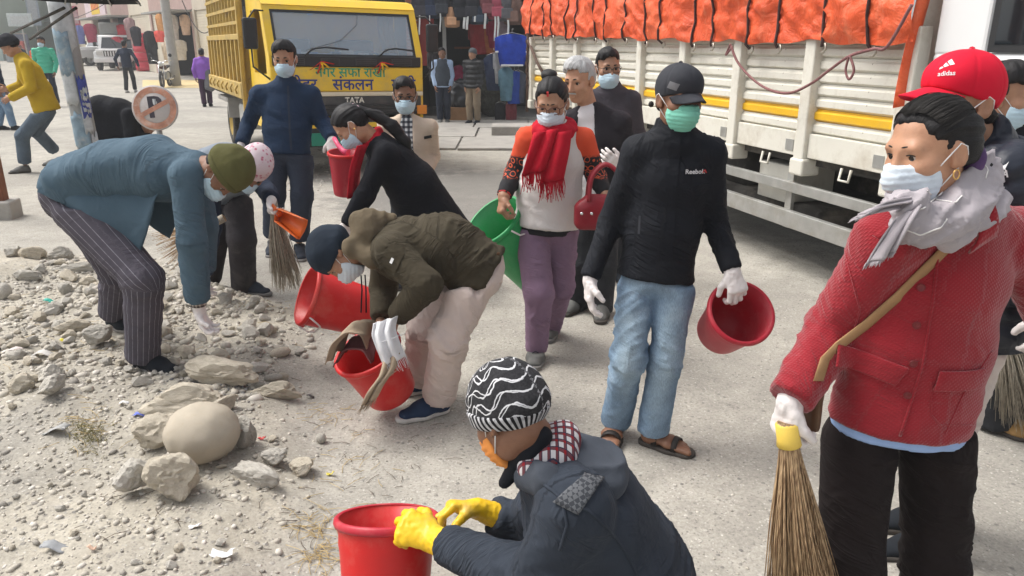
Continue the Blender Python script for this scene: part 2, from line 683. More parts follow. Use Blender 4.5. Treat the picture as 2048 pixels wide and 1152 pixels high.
def glass(name, tint=(0.25,0.32,0.36), rough=0.03, alpha=0.35):
 m, t, b = nodes(name)
 b.inputs['Base Color'].default_value = c4(tint)
 b.inputs['Roughness'].default_value = rough
 b.inputs['Specular IOR Level'].default_value = 0.8
 b.inputs['Alpha'].default_value = alpha
 b.inputs['Coat Weight'].default_value = 0.6
 return m
# ---------------------------------------------------------------- people: figure kit
class HeadF:
 def __init__(s, c, F, U=(0,0,1), k=1.0):
  s.c = np.asarray(c, float)
  s.F = unit(F)
  s.U = orth(s.F, U)
  s.R = np.cross(s.F, s.U)
  s.k = k
  s.M = np.array([s.R, s.F, s.U])
 def p(s, r, f, u):
  return s.c+s.k*(r*s.R+f*s.F+u*s.U)
 def loc(s, P):
  return ((P-s.c) @ s.M.T)/s.k
 def e(s, c, r):
  return elp(s.p(*c), np.array(r)*s.k, s.M)
 def cp(s, a, b, ra, rb=None):
  return cap(s.p(*a), s.p(*b), ra*s.k, (ra if rb is None else rb)*s.k)
 def cond(s, fn):
  """distance-like condition written in head coordinates (r, f, u)"""
  def g(P):
   q = s.loc(P)
   return fn(q[:, 0], q[:, 1], q[:, 2])*s.k
  return g
def head_field(H, neck, nr=0.052, open_mouth=False, ears=True, fem=False):
 f = Fld()
 f.add(H.e((0,-0.016,0.034),(0.075,0.096,0.083)))
 f.add(H.e((0,0.028,-0.035),(0.061,0.062,0.078)),0.03)
 f.add(H.e((0,0.058,-0.096),(0.024,0.022,0.018)),0.03)
 for sx in (-1,1):
  f.add(H.e((sx*0.044,0.004,-0.07),(0.018,0.03,0.03)),0.035)
  f.add(H.e((sx*0.042,0.055,-0.026),(0.022,0.024,0.02)),0.025)
 f.add(H.cp((-0.036,0.074,0.02),(0.036,0.074,0.02),0.012),0.02)
 for sx in (-1,1):
  f.sub(H.e((sx*0.031,0.096,0.0),(0.018,0.016,0.011)),0.016)
  f.add(H.cp((sx*0.017,0.0810,0.0080),(sx*0.046,0.0735,0.0065),0.0036,0.003),0.006)
  f.add(H.cp((sx*0.018,0.0805,-0.0088),(sx*0.044,0.0735,-0.008),0.0032,0.0026),0.007)
 f.add(H.cp((0,0.084,0.012),(0,0.106,-0.034),0.0075,0.0115),0.014)
 for sx in (-1,1):
  f.add(H.e((sx*0.013,0.094,-0.038),(0.009,0.011,0.008)),0.008)
 f.add(H.cp((-0.016,0.088,-0.063),(0.016,0.088,-0.063),0.0055),0.01)
 f.add(H.cp((-0.014,0.087,-0.075),(0.014,0.087,-0.075),0.0065),0.008)
 f.sub(H.cp((-0.024,0.095,-0.0685),(0.024,0.095,-0.0685),0.0035),0.005)
 if ears:
  for sx in (-1,1):
   M2 = np.array([unit(H.R+sx*0.35*H.F), unit(H.F-sx*0.35*H.R), unit(H.U-0.15*H.F)])
   f.add(elp(H.p(sx*0.079,-0.012,-0.008), np.array((0.009,0.019,0.031))*H.k, M2),0.006)
   f.sub(elp(H.p(sx*0.088,-0.010,-0.004), np.array((0.007,0.011,0.018))*H.k, M2),0.006)
   f.add(elp(H.p(sx*0.076,0.0,-0.03), np.array((0.006,0.008,0.010))*H.k, M2),0.005)
 f.add(cap(H.p(0,-0.03,-0.05), neck, nr*H.k, nr*1.12),0.03)
 return f
def hand_field(W, D, Nn, T, curl=(0.5,0.5,0.4), fan=0.10, thumb=(0.5,0.55,0.3), hs=1.0, g=0.0, cuff=None, curls=None, cuffr=0.031):
 """W wrist, D towards the knuckles, Nn out of the palm, T towards the thumb; curl = bend (radians) at the three joints"""
 s = hs
 D = unit(D)
 T = orth(D, T)
 N_ = np.cross(D, T)
 if np.dot(N_, Nn) < 0:
  N_ = -N_
 f = Fld()
 f.add(ecap(W+D*0.005*s, W+D*0.08*s, ((0.028+g)*s, (0.021+g)*s),((0.040+g)*s, (0.0135+g)*s), T))
 f.add(elp(W+D*0.04*s+T*0.022*s+N_*0.008*s, np.array((0.03,0.018,0.016))*s, np.array([D, T, N_])),0.012*s)
 bl = (0.086,0.090,0.085,0.076)
 ln = (0.070,0.078,0.072,0.056)
 for i in range(4):
  cu = curls[i] if curls else curl
  off = (0.031,0.0105,-0.0105,-0.030)[i]
  base = W+D*bl[i]*s+T*off*s
  a = 0.0
  p0 = base-D*0.014*s
  dd = unit(D+T*off/0.03*fan)
  r = ((0.0088,0.0092,0.0088,0.0078)[i]+g)*s
  for j, fr in enumerate((0.45,0.3,0.25)):
   a += cu[j]
   dv = math.cos(a)*dd+math.sin(a)*N_
   p1 = p0+dv*(ln[i]*fr+(0.014 if j == 0 else 0))*s
   r1 = r*(0.95,0.9,0.82)[j]
   f.add(cap(p0, p1, r, r1),0.003*s if j else 0.006*s)
   p0, r = p1, r1
 p0 = W+D*0.025*s+T*0.024*s
 o, b1, b2 = thumb
 d1 = unit(D*(1-o)+T*o*1.1+N_*b1*0.7)
 d2 = unit(D*(1-0.5*o)+T*o*0.4+N_*(b1*0.7+b2))
 p1 = p0+d1*0.046*s
 f.add(cap(p0, p1,(0.013+g)*s, (0.0105+g)*s),0.010*s)
 f.add(cap(p1, p1+d2*0.032*s, (0.0102+g)*s, (0.0085+g)*s),0.004*s)
 if cuff is not None:
  f.add(cap(W+D*0.01*s, cuff, (0.026+g)*s, (cuffr+g)*s),0.012)
 return f
def wrinkle(bones, amp=0.004, fa=17.0, fb=5.0, joint=0.006, jl=0.09, big=0.004, seed=0.0):
 """fold relief: ridges across each bone, stronger at its ends"""
 prep = []
 for i, (a, b) in enumerate(bones):
  a, b = np.asarray(a, float), np.asarray(b, float)
  ax = unit(b-a)
  u = orth(ax, A(0.31,-0.9,0.2))
  prep.append((a, b, ax, u, np.cross(ax, u), np.linalg.norm(b-a)))
 def f(P):
  ds, vs = [],[]
  for i, (a, b, ax, u, v, Ln) in enumerate(prep):
   q = P-a
   t = q @ ax
   h = np.clip(t, 0, Ln)
   q2 = q-h[:, None]*ax
   ds.append(np.sqrt((q2*q2).sum(1)))
   x, y = q2 @ u, q2 @ v
   ph = np.arctan2(y, x)
   ph2 = ph+2.2*t/max(Ln, 0.1)*(1 if i % 2 else -1)
   rr = fb*0.19
   wp_ = 0.5*vnoise(P*7.0+i)
   c = np.stack([t*fa*1.25+1.3*np.sin(ph+i)+wp_, np.cos(ph2)*rr, np.sin(ph2)*rr+seed+9.7*i],1)
   r = (1-np.abs(vnoise(c))) ** 3-0.3
   c2 = np.stack([t*fa*2.1+2.0*np.sin(ph2)+wp_, np.cos(ph)*rr*1.3+4, np.sin(ph)*rr*1.3+seed],1)
   r2 = (1-np.abs(vnoise(c2))) ** 4-0.22
   msk = 0.55+0.9*np.clip(vnoise(P*5.0+3.3*i+seed),-0.5,0.6)
   am = amp*np.clip((Ln-t)/0.05,0.25,1)+joint*((0.4,1.0)[i % 2]*np.exp(-(t/jl) ** 2)+(1.0,0.15)[i % 2]*np.exp(-((Ln-t)/jl) ** 2))
   vs.append(am*msk*(1.5*r+0.75*r2))
  ds, vs = np.array(ds), np.array(vs)
  w_ = np.exp(-(ds-ds.min(0))/0.025)
  return (w_*vs).sum(0)/w_.sum(0)+0.6*big*fbm(P*5.0+seed, 2)
 return f
def limb_uv(bones, ref):
 """attribute u: distance round the nearest bone of each chain, v: along"""
 def f(P):
  best, u, v = None, None, None
  for a, b in bones:
   a, b = np.asarray(a, float), np.asarray(b, float)
   ax = unit(b-a)
   e = orth(ax, ref)
   g = np.cross(ax, e)
   q = P-a
   t = np.clip(q @ ax, 0, np.linalg.norm(b-a))
   q2 = q-t[:, None]*ax
   d = (q2*q2).sum(1)
   uu = np.arctan2(q2 @ g, q2 @ e)*0.075
   if best is None:
    best, u, v = d, uu, t
   else:
    k = d < best
    best, u, v = np.where(k, d, best), np.where(k, uu, u), np.where(k, t, v)
  return u, v
 return f
DEG = math.pi/180
class Person:
 def __init__(s, label, J, res=0.011, hk=1.0, F=(0,-1,0), U=(0,0,1), ground=0.0, group=None):
  s.J = {k: (PX(*v) if isinstance(v, tuple) else np.asarray(v, float)) for k, v in J.items()}
  s.res = res
  j = s.J
  s.ground = ground
  base = j['pelvis'].copy()
  if 'aL' in j and 'aR' in j:
   base = (j['aL']+j['aR'])/2
  base[2] = ground
  s.root = empty('person', base, label, 'person', group)
  s.H = HeadF(j['head'], F, U, hk)
  s.hands = []
  sh = (j['sL']+j['sR'])/2
  s.side = unit(j['sR']-j['sL'])
  j.setdefault('chest', sh+0.10*unit(j['pelvis']-sh)+0.02*np.cross(s.side, unit(sh-j['pelvis'])))
  j.setdefault('waist', j['pelvis']*0.55+j['chest']*0.45)
  if 'hL' in j:
   s.hside = unit(j['hR']-j['hL'])
  else:
   s.hside = s.side
   j['hL'], j['hR'] = j['pelvis']-0.085*s.side, j['pelvis']+0.085*s.side
  if DEBUG:
   def ln(a, b):
    return round(float(np.linalg.norm(j[a]-j[b])),2) if a in j and b in j else None
   print('PERSON', label[:40], 'sh', ln('sL', 'sR'), 'tor', round(float(np.linalg.norm(sh-j['pelvis'])),2), 'uaL', ln('sL', 'eL'), 'faL', ln('eL', 'wL'), 'uaR', ln('sR', 'eR'), 'faR', ln('eR', 'wR'),
                  'thL', ln('hL', 'kL'), 'shL', ln('kL', 'aL'), 'thR', ln('hR', 'kR'), 'shR', ln('kR', 'aR'), 'headz', round(float(j['head'][2]),2), 'pelz', round(float(j['pelvis'][2]),2))
 # --- body: head, neck, torso, limbs and bare hands in one mesh
 def body(s, skinm, fine=None, ears=True, nr=0.052, bare=(), feet=False):
  j = s.J
  parts = []
  hf = head_field(s.H, j['neck'], nr, ears=ears)
  parts.append(polygonize(hf, fine or max(0.0045, s.res*0.45)))
  t = Fld()
  t.add(ecap(j['pelvis'], j['chest'],(0.11,0.07),(0.11,0.07), s.side))
  t.add(cap(j['chest'], j['neck'],0.06,0.045),0.03)
  for q in 'LR':
   if 'e'+q in j:
    t.add(cap(j['s'+q], j['e'+q],0.032,0.028),0.02)
    t.add(cap(j['e'+q], j['w'+q],0.028,0.021),0.01)
   if 'k'+q in j:
    t.add(cap(j['h'+q], j['k'+q],0.04,0.034),0.02)
    t.add(cap(j['k'+q], j['a'+q],0.034,0.032),0.01)
  parts.append(polygonize(t, 0.024))
  for h in s.hands:
   parts.append(polygonize(h, max(0.0038, s.res*0.4)))
  n, Vs, Fs = 0,[],[]
  for v, f in parts:
   Vs.append(v)
   Fs.append(f+n)
   n += len(v)
  me = mesh_np('body', np.concatenate(Vs)-origin(s.root), np.concatenate(Fs))
  s.bodyo = obj('body', me, skinm, s.root)
  return s
 def hand(s, side, D, Nn, T, **kw):
  s.hands.append(hand_field(s.J['w'+side], D, Nn, T, **kw))
  return s
 def glove(s, side, m, D, Nn, T, cuffl=0.05, res=None, **kw):
  j = s.J
  w_ = j['w'+side]
  cuff = w_+cuffl*unit(j['e'+side]-w_)
  f = hand_field(w_, D, Nn, T, g=0.0012, cuff=cuff, **kw)
  sd = vnoise
  fobj('hand' if m.name.endswith('skin') else 'glove', f, res or max(0.003, s.res*0.33), m, s.root, disp=lambda P: 0.0014*(1-2*np.abs(vnoise(P*70))))
  return s
 def eyes(s, brow=(0.012,0.01,0.01), iris=(0.02,0.012,0.008), closed=False, browh=0.0, browt=1.0):
  H = s.H
  for sx in (-1,1):
   b = MB()
   c, r = H.p(sx*0.031,0.0685,0.0),0.0135*H.k
   b.lathe([(r*math.sin(a),-r*math.cos(a)) for a in np.linspace(0.01, math.pi-0.01,11)], c, H.F, 14)
   e = b.build('eye', M['eyewhite'], s.root)
   gz = unit(H.F+0.0*H.R-0.12*H.U)
   b = MB()
   b.lathe([(0.0001, r*1.015),(r*0.25, r*1.0),(r*0.5, r*0.885),(r*0.60, r*0.815)], c, gz, 14)
   b.build('iris', M['iris'], e)
   b = MB()
   pts = [H.p(sx*(0.014+0.036*t),0.0885-0.02*t*t, 0.0245+browh+0.004*math.sin(t*2.6)-0.003*t) for t in np.linspace(0,1,7)]
   b.tube(pts, [browt*x_*H.k for x_ in (0.0030,0.0040,0.0040,0.0036,0.003,0.0022,0.001)],6)
   b.build('eyebrow', M['brow'], s.root)
   b = MB()
   b.tube([H.p(sx*0.0165,0.0815,0.0035), H.p(sx*0.023,0.0842,0.0068), H.p(sx*0.031,0.0842,0.0080), H.p(sx*0.040,0.0800,0.0062), H.p(sx*0.048,0.0735,0.0025)],[0.0008*H.k, 0.0015*H.k, 0.0017*H.k, 0.0016*H.k, 0.0008*H.k],6)
   b.build('eyelash', M['brow'], s.root)
  return s
 def hair(s, m, style='short', res=None, lift=0.0, nape=-0.075, front=0.080, side=0.004, seed=1.0):
  H = s.H
  f = Fld()
  o = lift
  f.add(H.e((0,-0.017,0.036),(0.0795+o, 0.101+o, 0.0885+o)))
  f.add(H.e((0,-0.055,-0.02),(0.066+o, 0.056+o, 0.06)),0.03)
  if style == 'short':
   f.add(H.e((0.012,0.02,0.075),(0.062,0.062,0.058)),0.03)
  if style == 'back':
   f.add(H.e((0,-0.07,0.015),(0.072,0.056,0.072)),0.03)
   f.sub(H.cond(lambda r, q, u: np.maximum(0.016+0.60*u+0.10*np.abs(r)-q, u-front-0.008)),0.022)
  else:
   f.sub(H.cond(lambda r, q, u: np.maximum(0.052-q+0.25*np.abs(r), u-front+2.0*r*r+0.004*np.sin(r*260+seed)+0.003*np.sin(r*610))),0.008)
   f.sub(H.cond(lambda r, q, u: np.maximum(0.018-q-0.2*(u-0.0), u-0.052)),0.008)
  f.sub(H.cond(lambda r, q, u: np.maximum(-0.028-q, u-side)),0.006)
  f.cut(H.cond(lambda r, q, u: nape-u),0.01)
  if style == 'back':
   pass
  cr = (0,-0.04,0.1)
  def at(P):
   q = H.loc(P)
   if style == 'short':
    a = np.arctan2(q[:, 0]+0.01, q[:, 1]+0.03)
    rr = np.sqrt(q[:, 0] ** 2+(q[:, 1]+0.03) ** 2)
    return {'hu': a*22+4*fbm(q*12), 'hv': rr*16-q[:, 2]*10}
   a = np.arctan2(q[:, 0], q[:, 2]+0.02)
   return {'hu': a*26+3*fbm(q*8), 'hv': q[:, 1]*12}
  def dp(P):
   q = at(P)
   return 0.0035*vnoise(np.stack([q['hu']*0.35, q['hv']*0.12,0*q['hu']+seed],1))+(0.004*fbm(P*45) if style == 'short' else 0.0015*fbm(P*30))
  s.hairo = fobj('hair', f, res or max(0.005, s.res*0.5), m, s.root, dp, at)
  return s
 def flatten(s, fu):
  """press the hair flat where a hat covers it"""
  if not hasattr(s, 'hairo'):
   return
  me, H, po = s.hairo.data, s.H, origin(s.root)
  co = np.zeros(len(me.vertices)*3, np.float32)
  me.vertices.foreach_get('co', co)
  q = H.loc(co.reshape(-1,3)+po)
  c, r = A(0,-0.016,0.034), A(0.076,0.097,0.084)
  k = np.sqrt((((q-c)/r) ** 2).sum(1))
  m_ = (k > 1) & (fu(q[:, 0], q[:, 1], q[:, 2]) < 0.012)
  q[m_] = c+(q[m_]-c)/k[m_][:, None]
  me.vertices.foreach_set('co', (H.c+H.k*(q @ H.M)-po).astype(np.float32).ravel())
  me.update()
 def mask(s, m, low=0.0, chin=-0.125, res=None, loops=True, k=1.0):
  H = s.H
  f = Fld()
  f.add(H.e((0,0.030,-0.055+low),(0.0705,0.074,0.080)))
  f.add(H.cp((0,0.088,-0.012+low),(0,0.104,-0.05+low),0.015,0.022),0.045)
  f.cut(H.cond(lambda r, q, u: u-(-0.010+low)+0.25*np.abs(r)-0.0),0.003)
  f.cut(H.cond(lambda r, q, u: 0.027+0.16*np.abs(u+0.06)-q),0.003)
  f.cut(H.cond(lambda r, q, u: chin+low-u),0.012)
  def dp(P):
   q = H.loc(P)
   z = q[:, 2]*60
   return 0.0042*H.k*(np.mod(z, 1.0) ** 1.5-0.4)*np.clip((q[:, 1]-0.03)*40,0,1)+0.0012*fbm(P*40)
  o = fobj('face_mask', f, res or max(0.0038, s.res*0.36), m, s.root, dp)
  if loops:
   for sx in (-1,1):
    b = MB()
    b.tube([H.p(sx*0.066,0.036,-0.03+low), H.p(sx*0.076,0.012,-0.005), H.p(sx*0.084,-0.012,0.018), H.p(sx*0.086,-0.028,0.008), H.p(sx*0.085,-0.030,-0.012), H.p(sx*0.078,-0.012,-0.036), H.p(sx*0.066,0.030,-0.075+low)],0.0016*H.k, 5)
    b.build('ear_loop', M['elastic'], o)
  return s
 def glasses(s, m, w=0.058):
  H = s.H
  root = None
  for sx in (-1,1):
   b = MB()
   pts = []
   for a in np.linspace(0,2*math.pi, 20, endpoint=False):
    ca, sa = math.cos(a), math.sin(a)
    x = sx*(0.032+0.026*np.sign(ca)*abs(ca) ** 0.6)
    z = -0.004+0.018*np.sign(sa)*abs(sa) ** 0.6
    pts.append(H.p(x, 0.102-3.2*x*x, z))
   b.tube(pts, 0.0022*H.k, 6, closed=True)
   o = b.build('glasses_frame', m, s.root)
   b = MB()
   b.tube([H.p(sx*0.058,0.092,0.004), H.p(sx*0.078,0.06,0.006), H.p(sx*0.083,0.0,0.01), H.p(sx*0.083,-0.02,0.002)],0.0018*H.k, 6)
   b.build('temple_arm', m, o)
  b = MB()
  b.tube([H.p(-0.009,0.104,0.0), H.p(0,0.108,0.004), H.p(0.009,0.104,0.0)],0.002*H.k, 6)
  b.build('glasses_bridge', m, s.root)
  return s
 # --- clothes
 def jacket(s, m, name='jacket', tw=0.168, td=0.118, ww=0.158, wd=0.115, hw=0.172, hd=0.128, hem=0.05, sl=(0.066,0.056,0.046), cuff=0.0, collar=0.05, cr=0.064, res=None,
               amp=0.003, joint=0.006, big=0.005, arms='LR', neckcut=None, attrs=None, extra=None, sleeves=True, hemn=None, cutf=None, k=0.045, puff=None, hemtilt=None, fa=17.0):
  j = s.J
  f = Fld()
  hp = j['pelvis']+hem*unit(j['pelvis']-j['waist'])
  f.add(ecap(hp, j['waist'],(hw, hd),(ww, wd), s.hside))
  f.add(ecap(j['waist'], j['chest'],(ww, wd),(tw, td), s.side), k)
  top = (j['sL']+j['sR'])/2
  f.add(ecap(j['chest'], top*0.6+j['neck']*0.4,(tw, td),(tw*0.62, td*0.72), s.side), k)
  for q in 'LR':
   f.add(cap(j['neck']*0.75+top*0.25, j['s'+q],0.056, sl[0]*0.95),0.05)
  n = unit(hemn) if hemn is not None else unit(hp-j['waist'])
  if hemtilt is not None:
   n = unit(n+np.asarray(hemtilt, float))
  f.cut(half(hp, n),0.006)
  bones = [(j['pelvis'], j['waist']),(j['waist'], j['chest'])]
  if extra:
   for e, kk in extra:
    f.add(e, kk)
  if sleeves:
   for q in arms:
    g = Fld()
    e_, w_ = j['e'+q], j['w'+q]
    wd_ = unit(w_-e_)
    we = w_-wd_*cuff
    g.add(cap(j['s'+q], e_, sl[0], sl[1]))
    g.add(cap(e_, we+wd_*0.03, sl[1], sl[2]),0.02)
    g.cut(half(we, wd_),0.004)
    f.add(g, 0.035)
    bones += [(j['s'+q], e_),(e_, w_)]
  if collar > 0:
   up = unit(s.H.p(0,-0.03,-0.05)-j['neck'])
   g = Fld()
   g.add(cap(j['neck']-up*0.03, j['neck']+up*(collar+0.06), cr*1.06, cr))
   g.cut(half(j['neck']+up*collar, up),0.006)
   f.add(g, 0.02)
  if cutf:
   for c_ in cutf:
    f.sub(c_, 0.004)
  wr = wrinkle(bones, amp, fa, 5.0, joint, 0.09, big, seed=float(j['head'][0]*7))
  dp = wr
  if puff:
   per, pa = puff
   wv = wr
   def dp(P):
    best, tt = None, None
    for i, (a, b) in enumerate(bones):
     a, b = np.asarray(a), np.asarray(b)
     ax = unit(b-a)
     t = np.clip((P-a) @ ax, -0.1, np.linalg.norm(b-a)+0.1)
     d = np.linalg.norm(P-a-np.clip(t, 0, np.linalg.norm(b-a))[:, None]*ax, axis=1)
     if i < 2:
      d = d-0.09
      t = (P-j['pelvis']) @ unit(j['chest']-j['pelvis'])
     tt = t if best is None else np.where(d < best, t, tt)
     best = d if best is None else np.minimum(best, d)
    return pa*(np.abs(np.sin(math.pi*tt/per)) ** 0.5-0.5)*2+0.6*wv(P)
  s.bones = bones
  uvj = limb_uv(bones, np.cross(s.side, unit(j['chest']-j['pelvis'])))
  def at2(P):
   u_, v_ = uvj(P)
   d_ = {'u': u_, 'v': v_}
   if attrs:
    d_.update(attrs(P))
   return d_
  o = fobj(name, f, res or s.res, m, s.root, dp, at2)
  s.hemf = half(hp, n)
  s.jf = f
  s.jo = o
  return o
 def trousers(s, m, name='trousers', th=0.088, kn=0.066, hemr=0.064, hw=0.155, hd=0.118, up=0.10, short=0.02, res=None, amp=0.003, joint=0.007, fade=False, legs='LR', flare=0.0, k=0.05, seat=0.0):
  j = s.J
  f = Fld()
  upd = unit(j['waist']-j['pelvis'])
  f.add(ecap(j['pelvis']-upd*0.0, j['pelvis']+upd*up, (hw, hd),(hw*0.93, hd*0.93), s.hside))
  bones = []
  fw = np.cross(s.hside, -upd)
  if np.dot(fw, s.H.F) > 0 and False:
   pass
  for q in legs:
   g = Fld()
   a, kk, h = j['a'+q], j['k'+q], j['h'+q]
   sd_ = unit(a-kk)
   he = a-sd_*short
   g.add(cap(h, kk, th, kn))
   g.add(cap(kk, he+sd_*0.03, kn, hemr),0.03)
   g.cut(half(he, sd_),0.005)
   f.add(g, k if q == legs[0] else 0.02)
   bones += [(h, kk),(kk, a)]
  if seat:
   f.add(elp(j['pelvis']-seat*fw, (hw*0.9, hw*0.75, hd)),0.06)
  ref = np.cross(s.hside, upd)
  uv = limb_uv(bones, -ref)
  def at(P):
   u, v = uv(P)
   d = {'u': u, 'v': v}
   if fade:
    fr = np.exp(-((np.abs(u))/0.07) ** 2)
    d['fade'] = np.clip(fr*(0.55+0.5*vnoise(P*9.0))*np.clip(1.25-np.abs((P[:, 2]-s.ground-0.5))*2.0,0,1),0,1)
   return d
  wr = wrinkle(bones, amp, 15.0,4.0, joint, 0.10,0.004, seed=float(j['head'][0]*3))
  def dp(P):
   d_ = wr(P)
   if hasattr(s, 'jf'):
    jv = s.jf(P)
    k_ = np.clip(0.5-s.hemf(P)/0.02,0,1)*np.clip((0.035-jv)/0.015,0,1)
    d_ = d_*(1-k_)-k_*np.clip(jv+0.024,0,0.06)
   return d_
  s.to = fobj(name, f, res or s.res, m, s.root, dp, at)
  return s
 def shoe(s, q, m, sole, L_=0.27, wdt=0.046, pitch=0.0, ground=None, high=0.06, toe=None, res=None, solet=0.024, name='shoe'):
  j = s.J
  a = j['a'+q]
  d = unit((j['t'+q]-a)*A(1,1,0))
  gz = s.ground if ground is None else ground
  side = np.cross(d, A(0,0,1))
  h = A(a[0], a[1], gz)-d*0.055
  up = A(0,0,1)
  if pitch:
   R_ = np.array(Matrix.Rotation(-pitch, 3, Vector(side)))
   piv = h+d*(0.19 if pitch > 0 else 0.02)
   rot = lambda P: piv+(P-piv) @ R_.T
   d2, up = R_ @ d, R_ @ up
   h = rot(h)
   d = d2
  k = L_/0.27
  def p(x, y, z):
   return h+d*x*k+side*y*k+up*z
  M_ = np.array([d, side, up])
  f = Fld()
  f.add(ecap(p(0.036,0,0.03), p(0.14,0,0.032),(wdt*0.78,0.04),(wdt, 0.034), side))
  f.add(ecap(p(0.14,0,0.03), p(0.222,0.004,0.024),(wdt, 0.036),(wdt*0.84,0.026), side),0.03)
  f.add(cap(p(0.05,0,0.04), p(0.055,0,0.04+high),0.040,0.042),0.03)
  f.add(cap(p(0.07,0,0.075), p(0.15,0,0.05),0.03,0.024),0.04)
  f.cut(half(p(0,0,0.04+high), up),0.004)
  f.cut(half(p(0,0, solet*0.8),-up),0.002)
  o = fobj(name, f, res or max(0.005, s.res*0.55), m, s.root, disp=lambda P: 0.0015*fbm(P*35))
  f2 = Fld()
  f2.add(ecap(p(0.036,0,0.012), p(0.14,0,0.012),(wdt*0.86,0.05),(wdt*1.09,0.05), side))
  f2.add(ecap(p(0.14,0,0.012), p(0.224,0.004,0.012),(wdt*1.09,0.05),(wdt*0.93,0.05), side),0.02)
  f2.cut(half(p(0,0, solet), up),0.004)
  f2.cut(half(p(0,0,0.001),-up),0.003)
  fobj('sole', f2, res or max(0.005, s.res*0.55), sole, o)
  if solet > 0.015 and high < 0.09 and s.res < 0.013:
   b = MB()
   for t in range(4):
    x = 0.085+0.02*t
    z = 0.098-0.0095*t
    b.tube([p(x, -0.02, z-0.006), p(x+0.004,0, z+0.004), p(x+0.006,0.02, z-0.006)],0.0028,5)
   b.build('laces', M['lace'], o)
  s.lastshoe = o
  return s
 def beanie(s, m, cuffm=None, low=0.03, back=-0.045, thick=0.012, name='beanie', cuffh=0.04, tall=0.0, res=None, disp=None, attrs=None, front=None):
  H = s.H
  nrm = unit(A(0,(low-back)/0.19,-1.0))
  mid = A(0,0,(low+back)/2)
  fu = lambda r, q, u: (back+(low-back)*(q+0.10)/0.19)-u
  f = Fld()
  f.add(H.e((0,-0.016,0.034+tall*0.3),(0.077+thick, 0.098+thick, 0.085+thick+tall)))
  f.add(H.e((0,-0.02,0.0),(0.076+thick, 0.096+thick, 0.05)),0.02)
  f.cut(H.cond(fu),0.006)
  s.flatten(fu)
  o = fobj(name, f, res or max(0.005, s.res*0.5), m, s.root, disp or (lambda P: 0.003*fbm(P*26)+0.002*(1-2*np.abs(vnoise(P*18)))), attrs)
  if cuffm is not None:
   g = Fld()
   g.add(H.e((0,-0.016,0.034),(0.077+thick+0.005,0.098+thick+0.005,0.085+thick+0.005)))
   g.add(H.e((0,-0.02,0.0),(0.077+thick+0.004,0.097+thick+0.004,0.05)),0.02)
   g.cut(H.cond(lambda r, q, u: fu(r, q, u)-0.002),0.004)
   g.cut(H.cond(lambda r, q, u: -fu(r, q, u)-cuffh),0.004)
   def at(P):
    q = H.loc(P)
    return {'u': np.arctan2(q[:, 0], q[:, 1]+0.016)*0.1, 'v': q[:, 2]}
   fobj('beanie_cuff', g, res or max(0.005, s.res*0.5), cuffm, s.root, lambda P: 0.001*fbm(P*40), at).parent = o
  s.hat = o
  return s
 def cap_hat(s, m, brimm=None, low=0.028, back=-0.02, brim=0.075, droop=0.35, res=None, name='cap'):
  H = s.H
  fu = lambda r, q, u: (back+(low-back)*(q+0.10)/0.19)-u
  f = Fld()
  f.add(H.e((0,-0.012,0.036),(0.086,0.108,0.098)))
  f.add(H.e((0,0.03,0.06),(0.075,0.068,0.062)),0.02)
  f.cut(H.cond(fu),0.004)
  s.flatten(fu)
  r_ = res or max(0.0045, s.res*0.45)
  def seam(P):
   q = H.loc(P)
   a = np.arctan2(q[:, 0], q[:, 1]+0.012)
   k_ = np.abs(np.mod(a/(math.pi/3)+0.5,1.0)-0.5)*(math.pi/3)*0.09
   return -0.0022*np.exp(-(k_/0.004) ** 2)+0.0015*fbm(P*22)
  o = fobj(name, f, r_, m, s.root, seam)
  grid = []
  for i in range(9):
   t = i/8
   row = []
   for k in range(17):
    a = (k/16-0.5)*2.1
    x0, y0 = 0.083*math.sin(a),0.004+0.090*math.cos(a)
    ext = brim*t*max(0.0, math.cos(a*1.45)) ** 0.55
    y = y0+ext
    z = low+0.004-droop*ext*0.6-5.0*x0*x0*(0.6+0.7*t)-0.12*(0.094-y0)
    row.append(H.p(x0*(1-0.12*t), y, z))
   grid.append(row)
  b = MB()
  b.sheet(grid, True, 0.004*H.k)
  b.build('brim', brimm or m, s.root).parent = o
  b = MB()
  b.lathe([(0.0001,0.006),(0.006,0.004),(0.008,0.0)], H.p(0,-0.012,0.134), H.U, 10)
  b.build('button', m, s.root).parent = o
  s.hat = o
  return s
def project_text(txt, size, m, target, pos, right, up, parent, name='lettering', extr=0.0, off=0.002, font=None, align='CENTER', sub=True, shear=0.0, bold=0.0):
 """flat printed lettering laid on the surface of target (or on its own plane when target is None)"""
 cu = bpy.data.curves.new(name, 'FONT')
 cu.body = txt
 cu.size = size
 cu.align_x = align
 cu.align_y = 'CENTER'
 cu.resolution_u = 3
 cu.shear = shear
 cu.offset = bold
 if font:
  cu.font = font
 o = bpy.data.objects.new(name, cu)
 COL.objects.link(o)
 dg = bpy.context.evaluated_depsgraph_get()
 dg.update()
 me = bpy.data.meshes.new_from_object(o.evaluated_get(dg))
 bpy.data.objects.remove(o)
 return lay_mesh(me, m, target, pos, right, up, parent, name, off)
